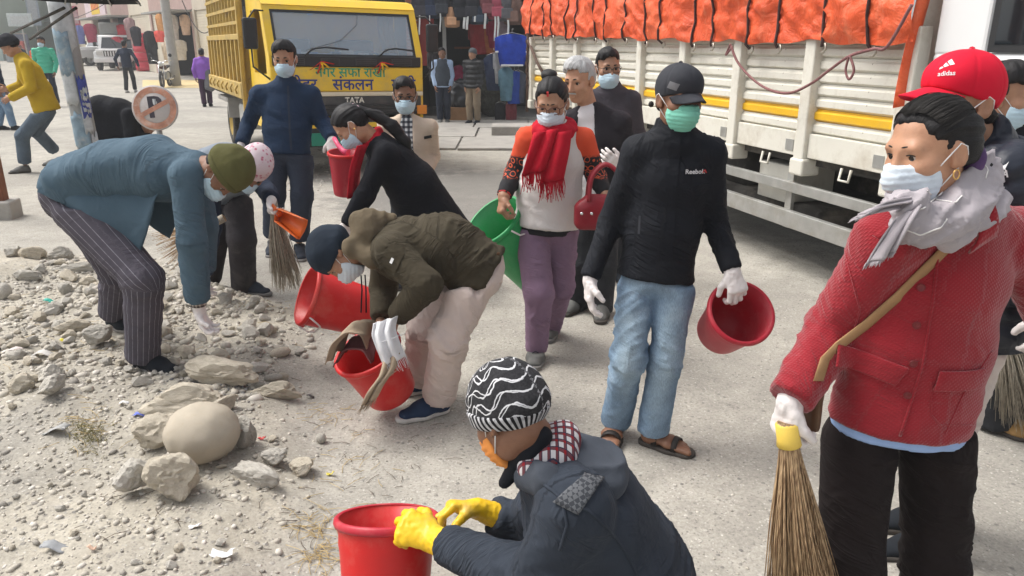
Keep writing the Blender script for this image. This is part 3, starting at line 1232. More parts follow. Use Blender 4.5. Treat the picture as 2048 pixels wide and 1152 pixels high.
def lay_mesh(me, m, target, pos, right, up, parent, name, off=0.002):
 right, up = unit(right), orth(right, up)
 nrm = np.cross(right, up)
 bvh = None
 if target is not None:
  to = origin(target)
  tv = [Vector(np.array(v.co)+to) for v in target.data.vertices]
  bvh = BVHTree.FromPolygons(tv, [tuple(p.vertices) for p in target.data.polygons])
 po = origin(parent)
 for v in me.vertices:
  p = pos+right*v.co.x+up*v.co.y
  if bvh is not None:
   h = bvh.ray_cast(Vector(p+nrm*0.25), Vector(-nrm),0.6)
   if h[0] is not None:
    p = np.array(h[0])+nrm*off
  else:
   p = p+nrm*off
  v.co = Vector(p-po)
 me.materials.clear()
 return obj(name, me, m, parent)
def poly_mesh(polys, name='mark'):
 me = bpy.data.meshes.new(name)
 V_, F_ = [],[]
 for p in polys:
  F_.append(tuple(range(len(V_), len(V_)+len(p))))
  V_ += [(x, y, 0) for x, y in p]
 me.from_pydata(V_, [], F_)
 return me
def hit(target, px, py):
 """point and normal of target where the photo pixel looks at it"""
 to = origin(target)
 bv = BVHTree.FromPolygons([Vector(np.array(v.co)+to) for v in target.data.vertices],[tuple(q.vertices) for q in target.data.polygons])
 h_ = bv.ray_cast(Vector((0,0, CAMH)), Vector(unit(PX(px, py, 2.0)-A(0,0, CAMH))),30)
 return (np.array(h_[0]), np.array(h_[1])) if h_[0] else (PX(px, py, 2.0), A(0,-1,0))
# ---------------------------------------------------------------- palette
DEBUG = False
M = {}
M['eyewhite'] = plain('eye white', (0.44,0.39,0.35),0.2)
M['iris'] = plain('dark iris', (0.012,0.007,0.005),0.15)
M['brow'] = mat('eyebrow hair', (0.012,0.01,0.009),0.7,0.3,200)
M['elastic'] = plain('white elastic', (0.8,0.8,0.8),0.7)
M['lace'] = mat('shoelace', (0.03,0.035,0.05),0.9)
M['skin_a'] = skin('tan skin', (0.36,0.19,0.115))
M['skin_b'] = skin('brown skin', (0.22,0.105,0.06))
M['skin_c'] = skin('warm skin', (0.46,0.245,0.15))
M['hair_black'] = hairmat('black hair', (0.010,0.009,0.010))
M['hair_grey'] = hairmat('grey hair', (0.42,0.42,0.42),0.3)
M['mask_blue'] = mat('pale blue mask', (0.50,0.66,0.76),0.85,0.05,12,500,0.001,0.25)
M['mask_white'] = mat('pale grey blue mask', (0.60,0.67,0.74),0.85,0.05,12,500,0.001,0.25)
M['mask_green'] = mat('mint green mask', (0.22,0.60,0.47),0.85,0.05,12,500,0.001,0.25)
M['glove_white'] = mat('white latex glove', (0.74,0.69,0.67),0.5,0.07,40,120,0.003,0.35)
M['glove_yellow'] = mat('yellow rubber glove', (0.80,0.50,0.015),0.42,0.10,16,90,0.003,0.3, dirt=((0.25,0.2,0.12),0.5), dscale=9)
M['print_white'] = plain('white print', (0.75,0.75,0.75),0.7)
M['print_red'] = plain('red print', (0.55,0.03,0.03),0.7)
M['wood'] = mat('brown timber', (0.17,0.055,0.022),0.7,0.25,9,60,0.003,0.4)
M['concrete'] = mat('grey concrete', (0.36,0.34,0.31),0.9,0.15,3,60,0.004,0.4, dirt=((0.2,0.19,0.17),0.5), dscale=2)
# ---------------------------------------------------------------- ground
def sm01(x):
 x = np.clip(x, 0,1)
 return x*x*(3-2*x)
def heap(x, y):
 """0..1: the strip of rubble and dug earth on the left"""
 edge = -0.62-0.20*(y-2.0)+0.10*np.sin(y*3.1)-0.9*sm01((y-4.2)/1.3)
 return sm01((edge-x)/0.55)*(1-sm01((y-5.3+0.20*(x+3))/0.7))
def gh(x, y):
 x, y = np.asarray(x, float), np.asarray(y, float)
 sh = x.shape
 xf, yf = x.ravel(), y.ravel()
 z = 0.013*np.clip(yf-32,0,60)
 hp = heap(xf, yf)
 P = np.stack([xf, yf, 0*xf],1)
 z = z+hp*(0.08+0.07*fbm(P*1.9,2))+0.006*fbm(P*0.9,2)
 near = np.exp(-(yf/9) ** 2)
 z = z+near*(0.004+0.010*hp)*fbm(P*9,3)
 z = z+near*hp*0.008*vnoise(P*30)
 return z.reshape(sh) if sh else float(z[0])
def axis(segs):
 out = []
 for a, b, st in segs:
  out += list(np.arange(a, b-1e-9, st))
 return np.array(out+[segs[-1][1]])
gx = axis([(-400,-60,85),(-60,-12,6),(-12,-4.2,0.4),(-4.2,1.4,0.022),(1.4,4,0.06),(4,12,0.5),(12,60,6),(60,400,85)])
gy = axis([(-30,0,5),(0,1.4,0.2),(1.4,5.6,0.022),(5.6,9,0.06),(9,20,0.3),(20,60,2),(60,400,85)])
XX, YY = np.meshgrid(gx, gy, indexing='xy')
ZZ = gh(XX, YY)
nxg, nyg = len(gx), len(gy)
ii = np.arange(nxg*nyg).reshape(nyg, nxg)
GF = np.stack([ii[:-1, :-1].ravel(), ii[:-1,1:].ravel(), ii[1:, 1:].ravel(), ii[1:, :-1].ravel()],1)
me = mesh_np('ground', np.stack([XX.ravel(), YY.ravel(), ZZ.ravel()],1), GF)
me.attributes.new('heap', 'FLOAT', 'POINT').data.foreach_set('value', heap(XX.ravel(), YY.ravel()).astype(np.float32))
def ground_mat():
 m, t, b = nodes('dusty road')
 v = coord(t)
 big = noise(t, v, 0.55,6,0.65,0.6)
 mid = noise(t, v, 5.0,7,0.7)
 fine = noise(t, v, 70,5,0.75)
 road = ramp(t, mid, [(0.2,(0.24,0.225,0.198)),(0.5,(0.40,0.378,0.33)),(0.8,(0.54,0.51,0.45))])
 earth = ramp(t, mid, [(0.2,(0.32,0.285,0.225)),(0.5,(0.45,0.41,0.335)),(0.8,(0.56,0.515,0.43))])
 hp = math_(t, 'ADD', attr(t, 'heap'), math_(t, 'MULTIPLY', math_(t, 'SUBTRACT', big, 0.5),0.5))
 base = mixc(t, ramp(t, hp, [(0.05,(0,0,0)),(0.45,(1,1,1))]), road, earth)
 base = mixc(t, ramp(t, big, [(0.36,(0.8,0.8,0.8)),(0.6,(0,0,0))]), base, (0.285,0.268,0.238))
 # embedded aggregate: pale and dark little stones in the worn surface
 vo = N(t, 'TexVoronoi', feature='F1', Scale=34.0, Randomness=1.0)
 L(t, v, vo.inputs['Vector'])
 st = ramp(t, vo.outputs['Distance'],[(0.20,(1,1,1)),(0.34,(0,0,0))])
 pick = N(t, 'SeparateColor')
 L(t, vo.outputs['Color'], pick.inputs[0])
 on = math_(t, 'GREATER_THAN', pick.outputs[0],0.52)
 stc = ramp(t, pick.outputs[1],[(0.0,(0.14,0.135,0.13)),(0.5,(0.25,0.235,0.21)),(1.0,(0.58,0.55,0.50))])
 patch = ramp(t, noise(t, v, 1.7,5,0.7),[(0.33,(0.3,0.3,0.3)),(0.58,(1,1,1))])
 k = math_(t, 'MULTIPLY', math_(t, 'MULTIPLY', st, on), patch)
 base = mixc(t, math_(t, 'MULTIPLY', k, 0.85), base, stc)
 v2 = N(t, 'TexVoronoi', feature='F1', Scale=95.0)
 L(t, v, v2.inputs['Vector'])
 pk2 = N(t, 'SeparateColor')
 L(t, v2.outputs['Color'], pk2.inputs[0])
 k2 = math_(t, 'MULTIPLY', math_(t, 'GREATER_THAN', pk2.outputs[0],0.62), ramp(t, v2.outputs['Distance'],[(0.25,(1,1,1)),(0.45,(0,0,0))]))
 base = mixc(t, math_(t, 'MULTIPLY', k2,0.8), base, ramp(t, pk2.outputs[1],[(0.0,(0.16,0.15,0.14)),(0.6,(0.30,0.28,0.25)),(1.0,(0.62,0.59,0.54))]))
 base = mixc(t, 0.6, base, ramp(t, fine, [(0.3,(0.3,0.3,0.3)),(0.7,(0.7,0.7,0.7))]), 'OVERLAY')
 # a damp stain of old asphalt in front of the shops
 sp = N(t, 'SeparateXYZ')
 L(t, v, sp.inputs[0])
 dx = math_(t, 'DIVIDE', math_(t, 'SUBTRACT', sp.outputs[0],-0.3),1.9)
 dy = math_(t, 'DIVIDE', math_(t, 'SUBTRACT', sp.outputs[1],8.6),2.0)
 rr = math_(t, 'ADD', math_(t, 'ADD', math_(t, 'MULTIPLY', dx, dx), math_(t, 'MULTIPLY', dy, dy)), math_(t, 'MULTIPLY', math_(t, 'SUBTRACT', mid, 0.5),1.6))
 wet = ramp(t, rr, [(0.55,(1,1,1)),(1.1,(0,0,0))])
 base = mixc(t, math_(t, 'MULTIPLY', wet, 0.62), base, (0.12,0.118,0.115))
 L(t, base, b.inputs['Base Color'])
 b.inputs['Roughness'].default_value = 0.92
 b.inputs['Specular IOR Level'].default_value = 0.25
 p = bump(t, b, mid, 0.35,0.03)
 p = bump(t, b, fine, 0.5,0.006, p)
 bump(t, b, k, 0.6,0.004, p)
 return m
M['ground'] = ground_mat()
tag(obj('ground', me, M['ground']), kind='structure')
# ================================================================ vehicles
M['truck_yellow'] = mat('yellow truck paint', (0.78,0.52,0.03),0.38,0.06,3, spec=0.5, dirt=((0.40,0.31,0.16),0.55), dscale=2.5, chips=((0.12,0.08,0.05),14,0.70))
M['bed_yellow'] = mat('worn ochre steel', (0.46,0.32,0.085),0.6,0.18,5,40,0.004,0.3, dirt=((0.20,0.15,0.08),0.7), dscale=3, chips=((0.10,0.06,0.03),12,0.66))
M['cream'] = mat('cream paint', (0.66,0.60,0.46),0.5,0.06,4)
M['black_plastic'] = mat('black plastic', (0.020,0.021,0.023),0.5,0.2,10,200,0.001,0.2)
M['dark_grey'] = mat('dark grey grille', (0.045,0.047,0.05),0.5,0.2,10, dirt=((0.16,0.14,0.12),0.5))
M['rubber'] = mat('dusty tyre rubber', (0.035,0.033,0.031),0.85,0.3,8,60,0.004,0.4, dirt=((0.22,0.20,0.17),0.8), dscale=4)
M['galv'] = mat('galvanised steel', (0.42,0.42,0.40),0.45,0.15,9,60,0.002,0.2, metal=0.55, dirt=((0.3,0.27,0.22),0.6), dscale=5)
M['chassis'] = mat('dirty chassis', (0.045,0.042,0.038),0.85,0.3,6,40,0.004,0.4, dirt=((0.16,0.14,0.115),0.8), dscale=3)
M['glass'] = glass('windscreen glass', (0.38,0.48,0.57),0.02,0.42)  # pale blue base colour stands in for sky reflected in the windscreen
M['glass_dark'] = glass('dark window glass', (0.010,0.014,0.018),0.03,0.95)
M['chrome'] = plain('chrome', (0.7,0.7,0.7),0.2,1.0)
M['lamp_glass'] = plain('lamp glass', (0.6,0.6,0.58),0.1,0.0,0.8)
M['paint_blue'] = plain('dark blue lettering', (0.015,0.035,0.20),0.5)
M['paint_green'] = plain('green lettering', (0.02,0.30,0.16),0.5)
M['paper'] = mat('paper', (0.70,0.72,0.72),0.9,0.1,20)
M['paper_blue'] = mat('blue plastic wrap', (0.30,0.42,0.55),0.6,0.2,20)
M['seat'] = cloth('brown seat cloth', (0.10,0.075,0.06))
M['curtain'] = cloth('tan curtain', (0.38,0.27,0.15))
M['plate_green'] = mat('green plate', (0.01,0.20,0.13),0.5)
class Frame:
 """local axes standing on the ground: a to the viewer's right, b away, z up"""
 def __init__(s, o, th, roll=0.0):
  s.o = np.asarray(o, float)
  s.e1, s.e2, s.e3 = A(math.cos(th), math.sin(th),0), A(-math.sin(th), math.cos(th),0), A(0,0,1)
  if roll:
   s.e1, s.e3 = s.e1*math.cos(roll)+s.e3*math.sin(roll), s.e3*math.cos(roll)-s.e1*math.sin(roll)
  s.R = np.array([s.e1, s.e2, s.e3])
 def __call__(s, a, b, z):
  return s.o+a*s.e1+b*s.e2+z*s.e3
 def box(s, mb, lo, hi, bev=0.0):
  lo, hi = np.asarray(lo, float), np.asarray(hi, float)
  c = (lo+hi)/2
  return mb.box(s(*c), np.abs(hi-lo)/2, s.R, bev)
 def part(s, name, m, parent, lo, hi, bev=0.0):
  b = MB()
  s.box(b, lo, hi, bev)
  return b.build(name, m, parent)
 def prism(s, mb, prof, a0, a1, sm=False):
  """profile of (b, z) points extruded from a0 to a1"""
  n = len(prof)
  V_ = [s(a0, b, z) for b, z in prof]+[s(a1, b, z) for b, z in prof]
  F_ = [(i, (i+1) % n, (i+1) % n+n, i+n) for i in range(n)]+[tuple(range(n))[::-1], tuple(range(n, 2*n))]
  return mb.raw(V_, F_, sm)
def wheel(parent, c, ax, r, wdt, rimm, lug=True, name='wheel'):
 ax = unit(ax)
 b = MB()
 h = wdt/2
 b.lathe([(r*0.60,-h*0.95),(r*0.86,-h),(r*0.97,-h*0.82),(r, -h*0.5),(r, h*0.5),(r*0.97, h*0.82),(r*0.86, h),(r*0.60, h*0.95),(r*0.55,0),(r*0.60,-h*0.95)], c, ax, 36)
 if lug:
  u = orth(ax, A(0,0,1))
  v = np.cross(ax, u)
  for k in range(40):
   an = 2*math.pi*k/40
   d = math.cos(an)*u+math.sin(an)*v
   t = np.cross(ax, d)
   for sg in (-1,1):
    b.box(c+d*(r+0.002)+ax*sg*h*0.52,(0.010, r*0.05, h*0.36), np.array([d, t, ax]))
 w_ = b.build(name, M['rubber'], parent)
 b = MB()
 b.lathe([(0.001, h*0.55),(r*0.16, h*0.55),(r*0.2, h*0.25),(r*0.40, h*0.12),(r*0.52, h*0.5),(r*0.60, h*0.92),(r*0.62, h*0.75)], c, ax, 28)
 rim = b.build('rim', rimm, w_)
 b.lathe([(0.001,-h*0.2),(r*0.6,-h*0.2)], c, ax, 20)
 for k in range(6):
  an = 2*math.pi*k/6
  u = orth(ax, A(0,0,1))
  v = np.cross(ax, u)
  q = MB()
  q.lathe([(0.001,0.03),(r*0.035,0.03),(r*0.035,0)], c+ax*h*0.22+r*0.30*(math.cos(an)*u+math.sin(an)*v), ax, 6)
  q.build('wheel_nut', M['galv'], w_)
 return w_
# ---------------------------------------------------------------- yellow refuse truck
TH = math.radians(27.5)
T = Frame((-2.97,9.5,0), TH, roll=math.radians(-1.2))
W = 1.98
yt = empty('truck', T(W/2,0,0), 'yellow municipal tipper truck with blue lettering across its front', 'truck')
yt_ = yt
def tp(name, m, lo, hi, bev=0.0, parent=yt):
 return T.part(name, m, parent, lo, hi, bev)
# cab shell: pillars, roof, side walls, floor, back wall
tp('front_panel', M['truck_yellow'],(0,0,1.10),(W, 0.10,1.405),0.025)
tp('cream_band', M['cream'],(0.005,-0.004,1.045),(W-0.005,0.10,1.098),0.01)
cowl = tp('cowl_panel', M['black_plastic'],(0.03,-0.002,1.41),(W-0.03,0.10,1.535),0.012)
for a0, a1 in ((0.14,0.42),(0.62,0.86),(1.06,1.34),(1.54,1.82)):
 o = tp('vent', M['dark_grey'],(a0,-0.012,1.425),(a1,0.0,1.505),0.004)
 for k in range(3):
  o2 = tp('vent_slat', M['black_plastic'],(a0+0.015,-0.018,1.435+0.024*k),(a1-0.015,-0.012,1.448+0.024*k))
  o2.parent = o
tp('grille', M['dark_grey'],(0.03,0.0,0.80),(W-0.03,0.10,1.043),0.02)
for k in range(3):
 tp('grille_bar', M['black_plastic'],(0.10,-0.022,0.82+0.05*k),(W-0.10,0.0,0.845+0.05*k),0.006)
project_text('TATA', 0.098, M['chrome'], None, T(W*0.52,-0.004,0.992), T.e1, T.e3, yt, 'lettering', bold=0.004)
tp('bumper', M['black_plastic'],(-0.02,-0.10,0.42),(W+0.02,0.06,0.76),0.05)
tp('bumper_stripe', M['truck_yellow'],(0.30,-0.108,0.66),(W-0.3,-0.099,0.72))
for a in (0.16, W-0.40):
 o = tp('headlight', M['lamp_glass'],(a, -0.118,0.50),(a+0.24,-0.09,0.64),0.015)
pl = tp('number_plate', M['plate_green'],(0.42,-0.125,0.44),(0.86,-0.105,0.60),0.004)
for a in (-0.06, W-0.10):
 tp('indicator', plain('amber lens', (0.7,0.25,0.03),0.2),(a, -0.03,0.80),(a+0.14,0.05,0.92),0.012)
b = MB()
T.prism(b, [(0.0,0.55),(0.0,1.53),(0.30,2.14),(0.42,2.22),(1.45,2.22),(1.45,0.55)],0.0,0.045)
tp_ = None
def ring(prof_out, prof_in, a0, a1, name, m):
 """a flat side wall with a window opening"""
 n = len(prof_out)
 b = MB()
 V_ = [T(a0, *q) for q in prof_out]+[T(a0, *q) for q in prof_in]+[T(a1, *q) for q in prof_out]+[T(a1, *q) for q in prof_in]
 F_ = []
 for i in range(n):
  j = (i+1) % n
  F_ += [(i, j, j+n, i+n),(i+2*n, j+2*n, j+3*n, i+3*n),(i, j, j+2*n, i+2*n),(i+n, j+n, j+3*n, i+3*n)]
 b.raw(V_, F_)
 return b.build(name, m, yt)
for a0, a1 in ((0.0,0.05),(W-0.05, W)):
 ring([(0.02,0.60),(0.02,1.52),(0.31,2.14),(0.45,2.20),(1.45,2.20),(1.45,0.60)],[(0.25,1.30),(0.25,1.52),(0.45,2.04),(0.62,2.08),(1.12,2.08),(1.12,1.30)], a0, a1, 'side_door', M['truck_yellow'])
ring_ = None
# windscreen surround and glass (leaning back)
fr = T.e3*math.cos(0.44)+T.e2*math.sin(0.44)
def ws(a, h, off=0.0):
 return T(a, 0.02+h*0.426,1.535+h*0.905)-np.cross(T.e1, fr)*0+(-(T.e2*math.cos(0.44)-T.e3*math.sin(0.44)))*off
def quad_part(name, m, pts, thick=0.03, parent=yt, sm=False):
 b = MB()
 P_ = [np.asarray(q, float) for q in pts]
 n = unit(np.cross(P_[1]-P_[0], P_[3]-P_[0]))
 b.raw(P_+[q-n*thick for q in P_],[(0,1,2,3),(7,6,5,4),(0,4,5,1),(1,5,6,2),(2,6,7,3),(3,7,4,0)])
 return b.build(name, m, parent)
for nm, a0, a1, h0, h1 in (('pillar', 0.0,0.085,0.0,0.66),('pillar', W-0.085, W, 0.0,0.66),('header', 0.085, W-0.085,0.60,0.66)):
 quad_part(nm, M['truck_yellow'],[ws(a0, h0), ws(a1, h0), ws(a1, h1), ws(a0, h1)],0.05)
for nm, a0, a1, h0, h1 in (('window_seal', 0.085,0.115,0.0,0.60),('window_seal', W-0.115, W-0.085,0.0,0.60),('window_seal', 0.115, W-0.115,0.57,0.60),('window_seal', 0.115, W-0.115,0.0,0.025)):
 quad_part(nm, M['black_plastic'],[ws(a0, h0,-0.004), ws(a1, h0,-0.004), ws(a1, h1,-0.004), ws(a0, h1,-0.004)],0.03)
quad_part('windscreen', M['glass'],[ws(0.115,0.025,-0.012), ws(W-0.115,0.025,-0.012), ws(W-0.115,0.57,-0.012), ws(0.115,0.57,-0.012)],0.006)
b = MB()
T.prism(b, [(0.29,2.135),(0.40,2.215),(0.6,2.245),(1.45,2.245),(1.45,2.20),(0.6,2.20),(0.42,2.17),(0.33,2.11)],0.0, W)
b.build('roof', M['truck_yellow'], yt)
tp('cab_back', M['truck_yellow'],(0.05,1.40,0.60),(W-0.05,1.45,2.2))
tp('cab_floor', M['chassis'],(0.05,0.1,0.60),(W-0.05,1.40,0.66))
tp('dashboard', M['dark_grey'],(0.06,0.12,1.30),(W-0.06,0.50,1.52),0.04)
for a in (0.25,1.15):
 o = tp('seat', M['seat'],(a, 0.75,0.95),(a+0.55,1.25,1.10),0.04)
 o2 = tp('backrest', M['seat'],(a, 1.20,1.05),(a+0.55,1.36,1.75),0.05)
 o2.parent = o
b = MB()
c_ = T(1.42,0.55,1.48)
b.tube([c_+0.20*(math.cos(q)*T.e1+math.sin(q)*(T.e3*0.6+T.e2*0.8)) for q in np.linspace(0,2*math.pi, 24, endpoint=False)],0.014,6, closed=True)
b.build('steering_wheel', M['black_plastic'], yt)
g = []
for i in range(9):
 g.append([T(1.52+0.22*k/10+0.02*math.sin(i*0.8),0.33+0.03*math.sin(k*1.9)+(i/8)*0.10,1.50+0.56*i/8) for k in range(11)])
b = MB()
b.sheet(g, True, 0.004)
b.build('curtain', M['curtain'], yt)
rnd = random.Random(5)
for k in range(9):
 a = 0.35+0.13*k+rnd.uniform(-0.03,0.03)
 if 1.35 < a < 1.6:
  a += 0.25
 o = MB()
 R_ = T.R @ np.array(Matrix.Rotation(rnd.uniform(-0.3,0.3),3, 'Z'))
 o.box(T(a, 0.25+rnd.uniform(0,0.12),1.545+rnd.uniform(0,0.03)),(rnd.uniform(0.05,0.11),0.05, rnd.uniform(0.012,0.04)), T.R, 0.01)
 tag(o.thing('paper_bundle', M['paper'] if k % 2 else M['paper_blue'], T(a, 0.3,1.52), 'bundle of papers lying on the yellow truck dashboard', 'papers', 'papers on the truck dashboard'))
tp('permit_sticker', M['paper_blue'],(0.55,0.28,2.02),(0.62,0.283,2.09)).location
b = MB()
b.tube([T(0.45,0.03,1.60), T(0.9,0.08,1.72), T(1.15,0.18,1.92), T(1.18,0.24,2.05)],0.004,5)
b.build('hanging_cable', M['black_plastic'], yt)
for a0, a1 in ((0.42,0.98),(1.36,1.86)):
 b = MB()
 b.tube([T(a0,-0.03,1.53), T(a0+0.07,-0.04,1.60), T(a0+0.14,0.0,1.625)],0.012,6)
 o = b.build('wiper', M['black_plastic'], yt)
 b = MB()
 b.tube([T(a0+0.10,0.0,1.622), T((a0+a1)/2,0.01,1.64), T(a1,0.0,1.615)],0.011,6)
 b.build('wiper_blade', M['black_plastic'], o)
M['ribbon_y'] = cloth('yellow ribbon', (0.75,0.42,0.02))
M['ribbon_r'] = cloth('red ribbon', (0.55,0.03,0.02))
for a0 in (0.62,1.40):
 for k, (dx, dz, mm) in enumerate(((-0.14,-0.10, 'ribbon_r'),(-0.05,-0.14, 'ribbon_r'),(0.02,-0.10, 'ribbon_y'),(0.10,-0.08, 'ribbon_y'),(0.16,-0.03, 'ribbon_r'))):
  g = [[T(a0+dx*t-0.012,-0.016-0.02*math.sin(3*t),1.465+dz*t), T(a0+dx*t+0.012,-0.016-0.02*math.sin(3*t),1.465+dz*t+0.008)] for t in np.linspace(0,1,6)]
  b = MB()
  b.sheet(g, True, 0.002)
  b.build('ribbon', M[mm], yt)
for side, a in ((-1,-0.20),(1, W+0.14)):
 b = MB()
 T.box(b, (a-0.085,-0.02,1.60),(a+0.085,0.05,1.96),0.03)
 o = b.build('wing_mirror', M['black_plastic'], yt)
 b = MB()
 e = 0.0 if side < 0 else W
 b.tube([T(e, 0.05,1.25), T(a, -0.02,1.40), T(a, 0.0,1.60)],0.012,6)
 b.build('mirror_arm', M['black_plastic'], o)
 b = MB()
 b.tube([T(a, 0.02,1.96), T(a*0.6+e*0.4,0.1,2.05), T(e, 0.2,2.05)],0.010,6)
 b.build('mirror_arm', M['black_plastic'], o)
project_text('नगर सफा राखौं', 0.165, M['paint_green'], None, T(1.00,-0.002,1.335), T.e1, T.e3, yt, 'lettering', bold=0.0022)
project_text('फोहर', 0.20, M['paint_blue'], None, T(0.36,-0.002,1.185), T.e1, T.e3, yt, 'lettering', bold=0.0032)
project_text('संकलन', 0.20, M['paint_blue'], None, T(1.02,-0.002,1.185), T.e1, T.e3, yt, 'lettering', bold=0.0032)
project_text('गाडी', 0.20, M['paint_blue'], None, T(1.70,-0.002,1.185), T.e1, T.e3, yt, 'lettering', bold=0.0032)
# step, chassis, wheels
tp('step', M['chassis'],(-0.02,0.25,0.42),(0.30,0.75,0.50),0.02)
for a in (0.45, W-0.60):
 tp('chassis_rail', M['chassis'],(a, 0.3,0.55),(a+0.12,5.6,0.72))
for bq in (0.85,4.25):
 wheel(yt, T(0.16, bq, 0.38),-T.e1,0.38,0.24, M['bed_yellow'])
 wheel(yt, T(W-0.16, bq, 0.38), T.e1,0.38,0.24, M['bed_yellow'])
tp('mudguard', mat('grey mudguard', (0.30,0.29,0.27),0.7,0.2,4),(-0.06,3.70,0.74),(0.34,4.85,0.82),0.02)
tp('mudguard_flap', mat('pale grey flap', (0.38,0.37,0.35),0.7,0.2,4),(-0.05,3.66,0.50),(0.34,3.70,0.82))
tp('fuel_tank', M['galv'],(0.0,2.0,0.45),(0.40,2.9,0.80),0.06)
# tipper body: ribbed side, rails, lattice of bars above
B0, B1 = 1.62,5.35
bed = tp('bed_side', M['bed_yellow'],(-0.05, B0,0.98),(-0.01, B1,1.72))
tp('bed_side', M['bed_yellow'],(W+0.01, B0,0.98),(W+0.05, B1,1.72))
tp('bed_front', M['bed_yellow'],(-0.05, B0,0.90),(W+0.05, B0+0.04,1.72))
tp('bed_floor', M['chassis'],(-0.03, B0,0.86),(W+0.03, B1,0.95))
tp('bed_back', M['bed_yellow'],(-0.05, B1-0.04,0.95),(W+0.05, B1,1.72))
for k in range(10):
 bq = B0+0.08+k*(B1-B0-0.16)/9
 tp('bed_rib', M['bed_yellow'],(-0.095, bq-0.035,0.98),(-0.05, bq+0.035,1.72),0.008)
tp('bed_rail', M['bed_yellow'],(-0.10, B0,1.72),(0.02, B1,1.80),0.01)
tp('bed_rail', M['bed_yellow'],(W-0.02, B0,1.72),(W+0.10, B1,1.80),0.01)
tp('lower_rail', M['bed_yellow'],(-0.125, B0,0.92),(-0.05, B1,1.14),0.01)
for k in range(7):
 bq = B0+0.3+k*0.5
 b = MB()
 b.tube([T(-0.13, bq, 1.10), T(-0.16, bq, 1.04), T(-0.14, bq+0.05,0.98)],0.014,6)
 b.build('hook', M['bed_yellow'], yt)
for k in range(12):
 bq = B0+0.05+k*(B1-B0-0.1)/11
 tp('bar_upright', M['bed_yellow'],(-0.06, bq-0.022,1.80),(-0.015, bq+0.022,2.62))
for z in (1.93,2.12,2.31,2.56):
 tp('bar_rail', M['bed_yellow'],(-0.075, B0, z),(-0.061, B1, z+0.045))
for a, bq in ((-0.09, B0-0.06),(0.06, B0-0.05),(0.2, B0-0.05)):
 tp('corner_post', M['bed_yellow'],(a-0.03, bq-0.03,0.75),(a+0.03, bq+0.03,2.62),0.01)
# ---------------------------------------------------------------- cream truck with the orange tarpaulin
WR, WF = A(0.30,11.4,0), A(2.32,4.67,0)
wd_ = unit(WF-WR)
wth = math.atan2(wd_[1], wd_[0])
Wt = Frame(WR, wth)                       # a runs from the tail to the cab, b < 0 is the side towards us
if np.dot(Wt.e2, A(-1,-0.3,0)) > 0:     # make b point into the truck
 Wt.e2 = -Wt.e2
 Wt.R = np.array([Wt.e1, Wt.e2, Wt.e3])
WL = float(np.linalg.norm(WF-WR))
def wp(px, py):
 """(a, z) on the truck's side plane seen at a photo pixel"""
 u, v = (px-1024.0)/FPX, (576.0-py)/FPX
 d = A(u, CP+v*SP, -SP+v*CP)
 t = np.dot(WR-A(0,0, CAMH), Wt.e2)/np.dot(d, Wt.e2)
 q = A(0,0, CAMH)+d*t-WR
 return float(q @ Wt.e1), float(q[2])
M['truck_cream'] = mat('chipped cream truck paint', (0.70,0.68,0.60),0.5,0.05,3,30,0.003,0.15, dirt=((0.34,0.28,0.20),0.6), dscale=3.0, chips=((0.10,0.06,0.035),16,0.69))
M['stripe_yellow'] = mat('yellow stripe paint', (0.78,0.45,0.015),0.5,0.08,6, dirt=((0.4,0.3,0.15),0.3), dscale=6)
M['cab_white'] = mat('white cab paint', (0.74,0.75,0.75),0.35,0.03,2)
M['brown_bar'] = mat('rusty brown bar', (0.10,0.06,0.045),0.8,0.3,14,60,0.003,0.4)
wt = empty('truck', Wt(WL*0.6,1.0,0), 'cream cargo truck with slatted sides under an orange tarpaulin', 'truck')
def wpart(name, m, lo, hi, bev=0.0, parent=wt):
 return Wt.part(name, m, parent, lo, hi, bev)
ZB, ZT = 0.93,1.74
NB = 8
pitch_ = (WL+0.1)/NB
posts = [k*pitch_ for k in range(NB+1)]
nsl = 8
sh_ = (ZT-ZB-0.13)/nsl
slat_me, slat_y = None, None
def slat_mesh():
 b = MB()
 hgt, l2 = sh_, (pitch_-0.10)/2
 prof = [(0.030,-hgt/2),(0.018,-hgt/2+0.006),(0.0,-hgt/2+0.018),(0.0, hgt/2-0.026),(0.020, hgt/2-0.012),(0.022, hgt/2),(0.05, hgt/2),(0.05,-hgt/2)]
 n = len(prof)
 V_ = [(-l2, y, z) for y, z in prof]+[(l2, y, z) for y, z in prof]
 b.raw(V_, [(i, (i+1) % n, (i+1) % n+n, i+n) for i in range(n)]+[tuple(range(n))[::-1], tuple(range(n, 2*n))])
 return b.mesh('side_slat')
sm0 = slat_mesh()
sm0.materials.append(M['truck_cream'])
sm1 = sm0.copy()
sm1.materials.clear()
sm1.materials.append(M['stripe_yellow'])
inv = wt.location.copy()
for k in range(NB):
 for i in range(nsl):
  z = ZB+0.13+sh_*(i+0.5)
  o = bpy.data.objects.new('side_slat', sm1 if i == 1 else sm0)
  COL.objects.link(o)
  o.parent = wt
  c_ = Wt((posts[k]+posts[k+1])/2,0.012+0.003*math.sin(k*5+i*3), z)
  M4 = Matrix.Identity(4)
  for r_ in range(3):
   M4[r_][0], M4[r_][1], M4[r_][2], M4[r_][3] = Wt.e1[r_], Wt.e2[r_], Wt.e3[r_], float(c_[r_])-inv[r_]
  o.matrix_local = M4
for k in range(NB+1):
 wpart('side_post', M['truck_cream'],(posts[k]-0.055,-0.045, ZB-0.10),(posts[k]+0.055,0.06, ZT+0.02),0.012)
 wpart('post_foot', M['truck_cream'],(posts[k]-0.075,-0.055, ZB-0.17),(posts[k]+0.075,0.10, ZB-0.05),0.015)
